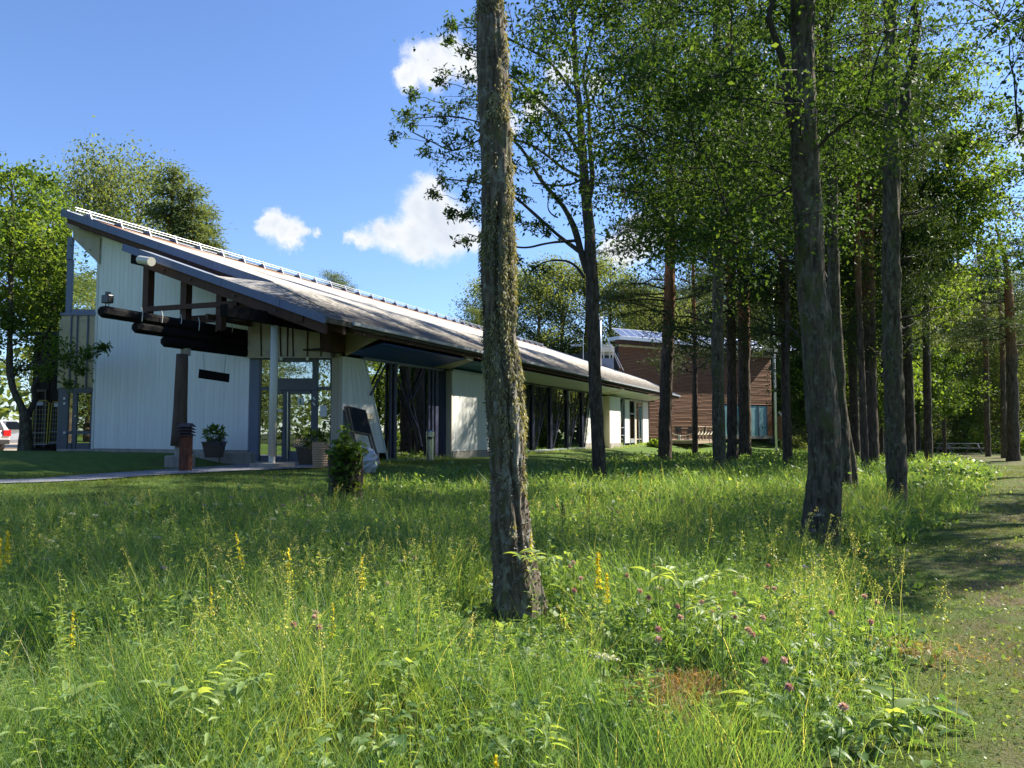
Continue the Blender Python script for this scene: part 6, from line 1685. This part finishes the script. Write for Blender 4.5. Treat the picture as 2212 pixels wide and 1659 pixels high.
# ------------------------------------------------------------------ meadow
def scatter(n, y0, y1, rs, dens=None, kind='meadow', xpad=1.6):
    out = []
    got = 0
    while got < n:
        Y = y0 + (y1 - y0) * rs.rand(n * 2)
        hw = .72 * Y + xpad
        keepY = rs.rand(n * 2) < hw / (.72 * y1 + xpad); Y = Y[keepY]; hw = hw[keepY]
        X = (rs.rand(len(Y)) * 2 - 1) * hw
        w = meadow_w(X, Y)
        if kind == 'meadow': k = rs.rand(len(Y)) < w
        else: k = rs.rand(len(Y)) < (1 - w)
        if dens is not None: k &= rs.rand(len(Y)) < dens(X, Y)
        q = np.stack([X[k], Y[k]], 1); out.append(q); got += len(q)
    q = np.concatenate(out)[:n]
    return np.concatenate([q, gz(q[:, 0], q[:, 1])[:, None]], 1)
def blades(B0, h, w, rs, seg=3, lean=.35, bend=.6, tint=None, dirv=None):
    n = len(B0); az = rs.uniform(0, 2 * math.pi, n)
    L = np.stack([np.cos(az), np.sin(az), az * 0], 1); l0 = rs.uniform(.05, lean, n)[:, None]; bd = rs.uniform(.1, bend, n)[:, None]
    fa = rs.uniform(0, 2 * math.pi, n); S = np.stack([np.cos(fa), np.sin(fa), fa * 0], 1)
    h = h[:, None]; w = w[:, None]; rows = []
    for i in range(seg + 1):
        t = i / seg
        c = B0 + L * h * (l0 * t + bd * t * t * .8) + np.array([0, 0, 1]) * h * (t - .35 * bd * t * t)
        ww = w * (1 - t ** 1.6) * (1 if i < seg else 0) + w * .06
        rows.append(c - S * ww / 2); rows.append(c + S * ww / 2)
    V = np.stack(rows, 1); m = 2 * (seg + 1)
    f = np.array([[2 * i, 2 * i + 1, 2 * i + 3, 2 * i + 2] for i in range(seg)])
    Fq = (np.arange(n)[:, None, None] * m + f[None]).reshape(-1, 4)
    return V.reshape(-1, 3), Fq, np.repeat(tint, m)
def tall_w(q, rs):   # local height of the growth
    return .50 + .85 * vn(np.stack([q[:, 0] * 1.5, q[:, 1] * 1.5, q[:, 0] * 0], 1), 5) + .3 * vn(np.stack([q[:, 0] * 3, q[:, 1] * 3, q[:, 0] * 0], 1), 6)
def clear(q):
    f = np.ones(len(q))
    for (x0, y0, k) in ((P(1124, 900, 6.3).x, 6.3, 1.0), (P(1772, 900, 10.2).x, 10.2, 1.1), (P(1940, 900, 15.5).x, 15.5, .9), (P(1295, 900, 21).x, 21, .8), (P(1437, 900, 34).x, 34, 1.2), (G(1400, 1545).x, G(1400, 1545).y + .3, .42), (G(1475, 1525).x, G(1475, 1525).y + .3, .42)):
        d = np.hypot((q[:, 0] - x0) / (.55 * k), (q[:, 1] - (y0 - .75 * k)) / (1.25 * k)); f = np.minimum(f, np.interp(d, [0, .7, 1.35], [.12, .28, 1]))
    return f
rs = np.random.RandomState(101)
A = Acc()
far_fade = lambda q: np.interp(NX * q[:, 0] + NY * q[:, 1], [-12, -9.5, -7, -4], [.45, .6, .85, 1])
edge_f = lambda q: np.interp(edge_x(q[:, 1]) - q[:, 0], [0, .5, 1.4], [.35, .65, 1]) * clear(q)
for (n, y0, y1, h0, h1, w0, w1, sg_) in ((28000, 1.5, 4.5, .20, .60, .0022, .0048, 3), (44000, 4.5, 9, .24, .62, .0035, .0065, 3), (40000, 9, 17, .24, .60, .008, .015, 2), (24000, 17, 30, .28, .68, .013, .024, 2), (16000, 30, 53, .25, .5, .025, .045, 1)):
    q = scatter(n, y0, y1, rs)
    cl = vn(np.stack([q[:, 0] * 2.2, q[:, 1] * 2.2, q[:, 0] * 0], 1), 9)
    h = rs.uniform(h0, h1, n) * tall_w(q, rs) * far_fade(q) * edge_f(q)
    tint = np.clip(.02 + .65 * cl + rs.normal(size=n) * .2, 0, .88); dry = rs.rand(n) < .03; tint[dry] = rs.uniform(.88, 1, dry.sum())
    A.add(*blades(q, h, rs.uniform(w0, w1, n), rs, sg_, tint=tint))
# reeds of panicle grass: pale stems with airy heads
for (n, y0, y1, m) in ((420, 2.2, 7, 46), (560, 7, 15, 26)):
    q = scatter(n, y0, y1, rs, lambda X, Y: (vn(np.stack([X * .9, Y * .9, X * 0], 1), 15) > .48) * 1.0)
    h = rs.uniform(.5, .78, n) * far_fade(q) * clear(q); az = rs.uniform(0, 6.28, n); ld = np.stack([np.cos(az), np.sin(az), az * 0], 1) * (h * rs.uniform(.1, .4, n))[:, None]
    top = q + ld + np.stack([az * 0, az * 0, h], 1)
    S = np.tile([.0014 if y0 < 7 else .003, 0, 0], (n, 1)); mid = q + ld * .35 + np.stack([az * 0, az * 0, h * .55], 1)
    V = np.stack([q - S, q + S, mid + S, mid - S, mid - S, mid + S, top + S * .5, top - S * .5], 1).reshape(-1, 3)
    A.add(V, np.arange(n * 8).reshape(-1, 4), np.repeat(rs.uniform(.55, .9, n), 8))
    f = rs.uniform(0, 1, (n, m)); ax = (top - mid) / np.linalg.norm(top - mid, axis=1)[:, None]
    C = top[:, None] - ax[:, None] * (f * .17)[..., None] + rs.normal(size=(n, m, 3)) * (.006 + .028 * f * (1.1 - f))[..., None]
    V, Fq = leaf_quads(C.reshape(-1, 3), .010 if y0 < 7 else .018, rs, None, .4); A.add(V, Fq, np.repeat(np.repeat(rs.uniform(.8, 1, n), m), 4))
o = A.build('meadow_grass', 'grass', None); stuff(o)

# broad leaves low in the grass, leafy stems
def leaf_hi(C, size, rs, tilt=.5, aspect=.55, dirs=None):
    n = len(C); az = rs.uniform(0, 6.28, n)
    T = np.stack([np.cos(az), np.sin(az), rs.uniform(-.3, tilt, n)], 1)
    if dirs is not None: T = dirs + rs.normal(size=(n, 3)) * .25
    T /= np.linalg.norm(T, axis=1)[:, None]; up = np.array([0, 0, 1.0]) + rs.normal(size=(n, 3)) * .3
    S = np.cross(T, up); S /= np.linalg.norm(S, axis=1)[:, None]; Nn = np.cross(S, T)
    size = (size * rs.uniform(.6, 1.35, n))[:, None]
    ts = [0, .18, .45, .75, 1]; ws = [.03, .75, 1, .6, .02]; rows = []
    for t, w in zip(ts, ws):
        c = C + T * size * t - Nn * size * .35 * t * t; e = S * size * aspect * .5 * w
        rows += [c - e + Nn * size * .10 * w, c - Nn * size * .0, c + e + Nn * size * .10 * w]
    V = np.stack(rows, 1).reshape(-1, 3)
    f = []
    for i in range(4): f += [[3 * i, 3 * i + 1, 3 * i + 4, 3 * i + 3], [3 * i + 1, 3 * i + 2, 3 * i + 5, 3 * i + 4]]
    return V, (np.arange(n)[:, None, None] * 15 + np.array(f)[None]).reshape(-1, 4), 15
A = Acc(); rs = np.random.RandomState(102)
def herbs(n, y0, y1, per, size, zlo, zhi, hi, spread, asp=.6):
    q = scatter(n, y0, y1, rs, lambda X, Y: .25 + .75 * (vn(np.stack([X * 1.1, Y * 1.1, X * 0], 1), 22) > .42))
    C = np.repeat(q, per, 0); m = len(C); C = C + np.stack([rs.normal(size=m) * spread, rs.normal(size=m) * spread, rs.uniform(zlo, zhi, m)], 1)
    C[:, 2] = gz(C[:, 0], C[:, 1]) + (C[:, 2] - np.repeat(q[:, 2], per)) * np.repeat(far_fade(q) * edge_f(q), per)
    tb = np.repeat(rs.uniform(.1, .9, n), per); tint = np.clip(tb + rs.normal(size=m) * .12, 0, 1)
    if hi: V, Fq, k = leaf_hi(C, size, rs, aspect=asp); A.add(V, Fq, np.repeat(tint, k))
    else: V, Fq = leaf_quads(C, size, rs, np.tile([0, 0, .1], (m, 1)), asp); A.add(V, Fq, np.repeat(tint, 4))
herbs(650, 1.6, 5.2, 11, .055, .04, .30, True, .07, .45); herbs(230, 1.6, 5.6, 8, .11, .05, .24, True, .08, .5)
herbs(2600, 4.6, 10, 10, .055, .06, .40, False, .09); herbs(700, 4.6, 10, 8, .085, .08, .30, False, .09)
herbs(2500, 10, 20, 7, .075, .10, .40, False, .12); herbs(1900, 20, 45, 6, .14, .12, .55, False, .25); herbs(90, 16, 32, 40, .085, .12, .75, False, .30)
def forbs(n, y0, y1, hmin, hmax, nl, ls, hi=False, wst=.004):
    q = scatter(n, y0, y1, rs, lambda X, Y: .15 + .85 * (vn(np.stack([X * 1.4, Y * 1.4, X * 0], 1), 31) > .5))
    h = rs.uniform(hmin, hmax, n) * far_fade(q) * edge_f(q); az = rs.uniform(0, 6.28, n); ld = np.stack([np.cos(az), np.sin(az), az * 0], 1) * (h * rs.uniform(0, .22, n))[:, None]
    top = q + ld + np.stack([h * 0, h * 0, h], 1); S = np.tile([wst / 2, 0, 0], (n, 1))
    A.add(np.stack([q - S, q + S, top + S * .5, top - S * .5], 1).reshape(-1, 3), np.arange(n * 4).reshape(-1, 4), np.repeat(rs.uniform(.3, .8, n), 4))
    f = np.linspace(.15, 1, nl)[None].repeat(n, 0) + rs.uniform(-.02, .02, (n, nl)); C = q[:, None] + (top - q)[:, None] * f[..., None]
    a2 = (np.arange(nl) * 2.4)[None] + rs.uniform(0, 6, (n, 1)); Dv = np.stack([np.cos(a2), np.sin(a2), np.full_like(a2, .45)], -1).reshape(-1, 3)
    sz = (ls * (1.15 - .6 * f)).reshape(-1); C = C.reshape(-1, 3); tint = np.repeat(np.clip(rs.uniform(.2, 1, n), 0, 1), nl)
    if hi: V, Fq, k = leaf_hi(C, sz, rs, aspect=.24, dirs=Dv); A.add(V, Fq, np.repeat(tint, k))
    else: V, Fq = leaf_quads(C, sz, rs, Dv * 2.5, .24); A.add(V, Fq, np.repeat(tint, 4))
forbs(300, 1.9, 5.8, .34, .66, 26, .08, True, .0045); forbs(1150, 5, 11, .40, .66, 22, .075, False, .006); forbs(1200, 10, 20, .4, .62, 12, .09, False, .01); forbs(900, 20, 42, .4, .6, 9, .13, False, .02)
# fine feathery herbs (bedstraw): hazy tufts
q = scatter(700, 3.0, 15, rs, lambda X, Y: (vn(np.stack([X * .7, Y * .7, X * 0], 1), 44) > .5) * 1.0)
C = np.repeat(q, 50, 0); C = C + np.stack([rs.normal(size=len(C)) * .09, rs.normal(size=len(C)) * .09, rs.uniform(.12, .5, len(C)) * np.repeat(far_fade(q), 50)], 1)
V, Fq = leaf_quads(C, .022, rs, np.tile([0, 0, .5], (len(C), 1)), .22); A.add(V, Fq, np.repeat(rs.uniform(.2, .8, len(C)), 4))
o = A.build('meadow_herbs', 'herb', None); stuff(o)

# mown grass: short blades beside the meadow and in front of the building
A = Acc(); rs = np.random.RandomState(103)
for (n, y0, y1, h0, h1, w0, w1) in ((46000, 2.0, 6.5, .012, .05, .002, .004), (26000, 6.5, 13, .015, .06, .004, .007)):
    q = scatter(n, y0, y1, rs, lambda X, Y: (X > -.5) * (.25 + .75 * vn(np.stack([X * 2.2, Y * 2.2, X * 0], 1), 50)), 'lawn')
    tint = np.clip(vn(np.stack([q[:, 0] * 1.5, q[:, 1] * 1.5, q[:, 0] * 0], 1), 51) * .8 + rs.normal(size=n) * .2, 0, 1)
    A.add(*blades(q, rs.uniform(h0, h1, n), rs.uniform(w0, w1, n), rs, 1, .9, .8, tint))
n = 34000; q = scatter(n, 9, 26, rs, lambda X, Y: ((NX * X + NY * Y) < -8) * ((NX * X + NY * Y) > -16.4 + 0 * X) * 1.0, 'lawn')
pw = np.ones(n, bool)
for (x, y, w) in rb: pw &= np.hypot(q[:, 0] - x, q[:, 1] - y) > w * .55
q = q[pw]; n = len(q)
A.add(*blades(q, rs.uniform(.03, .09, n), rs.uniform(.008, .014, n), rs, 1, .9, .8, np.clip(rs.uniform(0, .8, n), 0, 1)))
n = 12000; q = scatter(n, 13, 36, rs, lambda X, Y: (X > 4) * 1.0, 'lawn'); A.add(*blades(q, rs.uniform(.03, .08, n), rs.uniform(.012, .02, n), rs, 1, .9, .8, rs.uniform(0, .9, n)))
stuff(A.build('lawn_grass', 'lawn', None))
# small leaves lying on the mown strip: plantain and clover, and dry litter
A = Acc(); q = scatter(5200, 2.2, 11, rs, lambda X, Y: (X > -.5) * 1.0, 'lawn'); q[:, 2] += .012
V, Fq = leaf_quads(q, .028, rs, np.tile([0, 0, .0], (len(q), 1)), .7); A.add(V, Fq, np.repeat(rs.uniform(.2, 1, len(q)), 4)); stuff(A.build('lawn_herbs', 'herb', None))
A = Acc(); n = 7000
for (x, y, rr, m) in ((1400, 1540, .16, 1300), (1475, 1520, .15, 1200), (1440, 1590, .10, 500), (2010, 1440, .25, 500), (560, 1560, .3, 400), (900, 1590, .3, 500)):
    c = np.array(G(x, y)); C = c + rs.normal(size=(m, 3)) * np.array([rr * .8, rr * .5, .02]) + np.array([0, 0, .10])
    V, Fq = leaf_quads(C, .07, rs, None, .07, droop=.1); A.add(V, Fq, np.repeat(rs.rand(m), 4))
q = scatter(3000, 2.2, 12, rs, lambda X, Y: (X > 1) * np.exp(-((X - edge_x(Y) - 1.2) / 1.0) ** 2), 'lawn'); q[:, 2] += .008
V, Fq = leaf_quads(q, .03, rs, None, .12); A.add(V, Fq, np.repeat(rs.rand(len(q)), 4))
stuff(A.build('dry_straw', 'straw', None))

# ------------------------------------------------------------------ flowers, one by one
def place(tpl, name, label, cat, pos, s_, rz, tilt=(0, 0), group=None):
    e = thing(name, label, cat, pos, group); e.scale = (s_, s_, s_); e.rotation_euler = (tilt[0], tilt[1], rz)
    for nm, me in tpl:
        o = bpy.data.objects.new(nm, me); COL.objects.link(o); o.parent = e
    return e
def tpl_from(parts):
    out = []
    for nm, o in parts: out.append((nm, o.data)); bpy.data.objects.remove(o)
    return out
def goldenrod_tpl(seed, flow, H=.75, nbuds=170):
    rs = np.random.RandomState(seed)
    st_ = MB().tube([(0, 0, -.05), (.01, 0, H * .5), (.0, .01, H)], [.004, .0032, .0015], 5).build('stem', M['stalk'])
    nl = 30; f = np.linspace(.12, .92, nl); a2 = np.arange(nl) * 2.4
    C = np.stack([f * 0, f * 0, f * H], 1); Dv = np.stack([np.cos(a2), np.sin(a2), np.full(nl, .5)], 1)
    V, Fq, k = leaf_hi(C, .085 * (1.2 - .8 * f), rs, aspect=.24, dirs=Dv); L_ = mesh_np('leaves', V, Fq, M['herb'], None, tint=np.repeat(rs.uniform(.5, 1, nl), k))
    f = rs.uniform(0, 1, nbuds); z = H * (.70 + .32 * f); r_ = .030 * (1.05 - f); a2 = rs.uniform(0, 6.28, nbuds)
    C = np.stack([np.cos(a2) * r_ * rs.uniform(.2, 1, nbuds), np.sin(a2) * r_ * rs.uniform(.2, 1, nbuds), z], 1)
    V, Fq = leaf_quads(C, .016, rs, np.tile([0, 0, .6], (nbuds, 1)), .7); B_ = mesh_np('flowers', V, Fq, M[flow], None, tint=np.repeat(rs.rand(nbuds), 4))
    return tpl_from([('stem', st_), ('leaves', L_), ('flower_spike', B_)])
M['stalk'] = mat('green_stalk', (.10, .16, .05), .6)
GR = [goldenrod_tpl(1, 'petal_y'), goldenrod_tpl(2, 'petal_y', .75, 70), goldenrod_tpl(3, 'herb', .75, 120)]
def gold(x, yt, Y, kind, label, tilt=0.0, s_=None):
    p = P(x, 900, Y); z0 = float(gz(p.x, Y)); h = P(x, yt, Y).z - z0
    place(GR[kind], 'goldenrod', label, 'wildflower', (p.x, Y, z0), (h / .76), R.uniform(0, 6), (0, tilt), None)
gold(1290, 1195, 5.0, 0, 'tallest goldenrod in full yellow flower beside the foot of the near trunk')
gold(1304, 1240, 5.1, 0, 'second yellow goldenrod leaning against the tallest one', .05)
gold(635, 1185, 5.1, 1, 'slim upright goldenrod tipped yellow in the shaded middle of the meadow', .04)
gold(562, 1150, 5.6, 1, 'goldenrod leaning over with its tip opening yellow', .22)
gold(786, 1205, 5.2, 1, 'goldenrod with budding tip beside the clover in the shaded grass')
gold(375, 1112, 6.3, 2, 'tall green budding spike rising above the shaded meadow')
gold(438, 1230, 5.0, 2, 'short green budding spike near the tall green one')
gold(590, 1225, 5.0, 2, 'pale sunlit green spike between the two yellow tipped ones')
gold(938, 1162, 5.9, 1, 'goldenrod just opening close to the near trunk on its shaded side')
gold(885, 1300, 4.3, 2, 'leafy green spike low in the sunny foreground grass')
gold(725, 1305, 4.2, 1, 'yellow tipped goldenrod among clover at the sunlit edge')
gold(172, 1322, 4.1, 1, 'small yellow tipped goldenrod in the sunny grass near the edge')
gold(1147, 1150, 6.1, 1, 'goldenrod standing just behind the near trunk')
gold(1072, 1636, 2.62, 0, 'yellow goldenrod head in the very front of the meadow')
gold(1500, 1180, 5.6, 2, 'green budding spike near the clover patch, the shorter of two')
gold(1520, 1165, 5.8, 2, 'green budding spike near the clover patch, the taller of two')
gold(1530, 1095, 7.6, 1, 'distant goldenrod tip glowing yellow before the thick leaning tree')
gold(1382, 1018, 12, 1, 'far goldenrod catching the light behind the clover')
gold(28, 1150, 6.0, 0, 'cluster head of bright yellow flowers at the edge of the shaded meadow')
gold(10, 1165, 5.9, 0, 'yellow flower head beside the bright cluster at the meadow edge')
gold(465, 1270, 4.8, 1, 'faint yellow goldenrod among pale grasses')
gold(1270, 1060, 9, 1, 'small yellow flower spike beyond the near trunk among pink clover')
gold(725, 1055, 9.5, 1, 'yellow spike standing below the overgrown stump')
for i, (x, y, Y) in enumerate(((2010,1065,16),(1215,1080,8.6),(1345,1120,7.4),(1180,1030,11))):
    gold(x, y, Y, 2, ['green spike in the grass below the picnic table', 'green spike beside the pink clover beyond the near trunk', 'green spike between the near trunk and the leaning tree', 'far green spike before the lower windows'][i])
def clover_tpl(seed, pale):
    rs = np.random.RandomState(seed)
    st_ = MB().tube([(0, 0, -.4), (.01, 0, -.15), (0, 0, 0)], [.0022, .002, .0016], 4).build('stem', M['stalk'])
    n = 170; d = rs.normal(size=(n, 3)); d[:, 2] = d[:, 2] * .8 + .35; d /= np.linalg.norm(d, axis=1)[:, None]
    V, Fq = leaf_quads(d * .005 + np.array([0, 0, .008]), .0105, rs, d * 3.5, .36, droop=0); H_ = mesh_np('flower_head', V, Fq, M['petal_p'], None, tint=np.repeat(np.clip(rs.uniform(0, .5, n) + pale, 0, 1), 4))
    C = np.array([[0, 0, -.02], [0, 0, -.02], [0, 0, -.02], [.005, 0, -.14], [.005, 0, -.14], [.005, 0, -.14]]); a2 = np.arange(6) * 2.1
    V, Fq, k = leaf_hi(C, .035, rs, aspect=.55, dirs=np.stack([np.cos(a2), np.sin(a2), a2 * 0 + .1], 1)); L_ = mesh_np('leaves', V, Fq, M['herb'], None, tint=np.full(len(V), .6))
    return tpl_from([('stem', st_), ('flower_head', H_), ('leaves', L_)])
CT = [clover_tpl(1, .0), clover_tpl(2, .5)]
cl_near = [(78,665),(148,615),(240,715),(380,690),(437,748),(260,778),(135,845),(135,905),(565,640),(612,708),(575,775),(645,848),(665,875),(728,778),(755,607),(795,612),(1118,750),(1378,690),(1340,803),(1305,655),(738,1025),(850,1025),(878,1178),(1185,1290),(755,480),(30,625),(475,720),(270,110),(125,105)]
CP = [(1371.3 + .38 * x, 1042 + .38 * y) for x, y in cl_near] + [(658 + .4046 * x, 987 + .4046 * y) for x, y in ((1435,570),(1418,592),(1475,655),(1440,722),(1790,725),(1835,760),(60,840),(78,920),(445,685),(590,545),(1865,590),(1720,640))] + \
     [(.4047 * x, 987 + .4047 * y) for x, y in ((1405,110),(1465,112),(1630,208),(1665,208),(1570,245),(1605,225),(1505,260),(1690,288),(1520,305),(1565,905),(1680,865),(1705,918),(1650,350))] + [(1205,1095),(1215,1100),(1236,1085),(1322,1100),(1335,1108),(1290,1112),(1195,1100)]
for i, (x, y) in enumerate(CP):
    h = .40 + .08 * R.random(); Y = (1.53 - h) * F / (y - 935); Y = min(Y, 12)
    p = P(x, y, Y); far = Y > 6
    place(CT[i % 2], 'pink_clover', 'pink clover head on a thin stem in the shaded middle of the meadow' if far else 'pink clover head on a thin stem in the near sunny grass', 'wildflower', p, 1.12, R.uniform(0, 6), (R.uniform(-.2, .2), R.uniform(-.2, .2)), 'pink clover of the middle meadow' if far else 'pink clover of the near meadow')
# white and violet specks
def umbel_tpl(mt, seed):
    rs = np.random.RandomState(seed); st_ = MB().tube([(0, 0, -.5), (0, 0, 0)], [.0025, .0015], 4).build('stem', M['stalk'])
    n = 60; C = rs.normal(size=(n, 3)) * np.array([.022, .022, .006]); V, Fq = leaf_quads(C, .011, rs, np.tile([0, 0, .6], (n, 1)), .8); H_ = mesh_np('flower_head', V, Fq, M[mt], None, tint=np.repeat(rs.rand(n), 4))
    return tpl_from([('stem', st_), ('flower_head', H_)])
UW, UB = umbel_tpl('petal_w', 1), umbel_tpl('petal_b', 2)
rs = np.random.RandomState(9)
q = scatter(46, 3.2, 13, rs)
for i, (x, y, z) in enumerate(q):
    b_ = i % 3 == 0
    place(UB if b_ else UW, 'violet_vetch' if b_ else 'white_yarrow', 'small violet flower nearly hidden in the meadow' if b_ else 'small flat white flower head in the meadow', 'wildflower', (x, y, z + .38 + .1 * rs.rand()), .8 if b_ else 1, 0, (0, 0), 'violet flowers scattered in the meadow' if b_ else 'white flowers scattered in the meadow')
# rowan and ash seedlings with feathered leaves
def feather(x, y, Y, s_, label, seed):
    rs = np.random.RandomState(seed); p = P(x, y, Y); g0 = Vector((p.x, p.y, float(gz(p.x, p.y)))); e = thing('seedling', label, 'seedling', g0)
    MB().tube([g0, p], [.004, .003], 5).build('stem', M['stalk'], e); A = Acc(); m_ = MB()
    for k in range(4):
        a_ = k * 1.7 + rs.uniform(-.3, .3); L = .22 * s_; dv = np.array([math.cos(a_), math.sin(a_), .35]); dv /= np.linalg.norm(dv); sd_ = np.cross(dv, [0, 0, 1]); sd_ /= np.linalg.norm(sd_)
        m_.tube([p, p + Vector(dv * L)], .0015, 4); Cs = []; Ds = []
        for j in range(6):
            for sg in (-1, 1): Cs.append(np.array(p) + dv * L * (.25 + .13 * j)); Ds.append(sd_ * sg + dv * .45)
        Cs.append(np.array(p) + dv * L); Ds.append(dv)
        V, Fq, kk = leaf_hi(np.array(Cs), .075 * s_, rs, aspect=.34, dirs=np.array(Ds)); A.add(V, Fq, np.full(len(V), rs.uniform(.75, 1)))
    A.build('leaves', 'herb', e); m_.build('leaf_stalks', M['stalk'], e)
feather(455, 1500, 3.3, 1.1, 'sunlit seedling with long feathered leaves in the front grass', 1)
feather(1478, 1262, 4.9, 1.2, 'bright feathered seedling above the clover patch', 2)
feather(1170, 1215, 5.4, 1.0, 'feathered seedling between the near trunk and the tall goldenrod', 3)
feather(1560, 1330, 4.0, .8, 'low feathered seedling among the clover', 4)
def dock(x, y, Y, s_, label, seed):
    rs = np.random.RandomState(seed); p = P(x, y, Y); g0 = Vector((p.x, p.y, float(gz(p.x, p.y)))); e = thing('dock_plant', label, 'plant', g0)
    h = max(.12, p.z - g0.z); n = 13; f = rs.uniform(.25, 1, n); a2 = np.arange(n) * 2.4
    MB().tube([g0, g0 + Vector((.01, 0, h))], [.005, .003], 5).build('stem', M['stalk'], e)
    C = np.stack([np.full(n, g0.x), np.full(n, g0.y), g0.z + f * h], 1); Dv = np.stack([np.cos(a2), np.sin(a2), np.full(n, .55)], 1)
    V, Fq, k = leaf_hi(C, .15 * s_, rs, aspect=.42, dirs=Dv); mesh_np('leaves', V, Fq, M['herb'], e, tint=np.repeat(rs.uniform(.7, 1, n), k))
dock(1925, 1480, 3.75, 1.0, 'bright lime green broad leaved plant at the edge of the mown path', 1)
dock(1300, 1440, 4.0, .9, 'broad leaved plant in the sunny grass in front of the tall goldenrod', 2)
dock(560, 1400, 4.1, .9, 'broad leaved plant behind the feathered seedling of the front grass', 3)
dock(880, 1430, 3.9, 1.0, 'broad leaved plant in the sunny grass before the near trunk', 4)
dock(150, 1500, 3.6, 1.1, 'broad leaved plant in the front grass below the small goldenrod', 5)
dock(1180, 1560, 3.3, .9, 'low broad leaved plant in the very front grass beside the straw', 6)
dock(1620, 1500, 3.6, .9, 'broad leaved plant in the clover between the straw and the path', 7)
# grass tufts at the wall feet
A = Acc(); rs = np.random.RandomState(55)
for (a0, a1, b) in ((19.5, 24.5, -12.9), (29, 42, -12.8), (45, 56, -12.7)):
    n = 900; aa = rs.uniform(a0, a1, n); bb = b + rs.normal(size=n) * .25; X = DX * aa + NX * bb; Y = DY * aa + NY * bb
    q = np.stack([X, Y, gz(X, Y)], 1); A.add(*blades(q, rs.uniform(.05, .22, n), rs.uniform(.01, .02, n), rs, 2, .6, .6, rs.uniform(.1, .9, n)))
stuff(A.build('wall_foot_grass', 'grass', None))
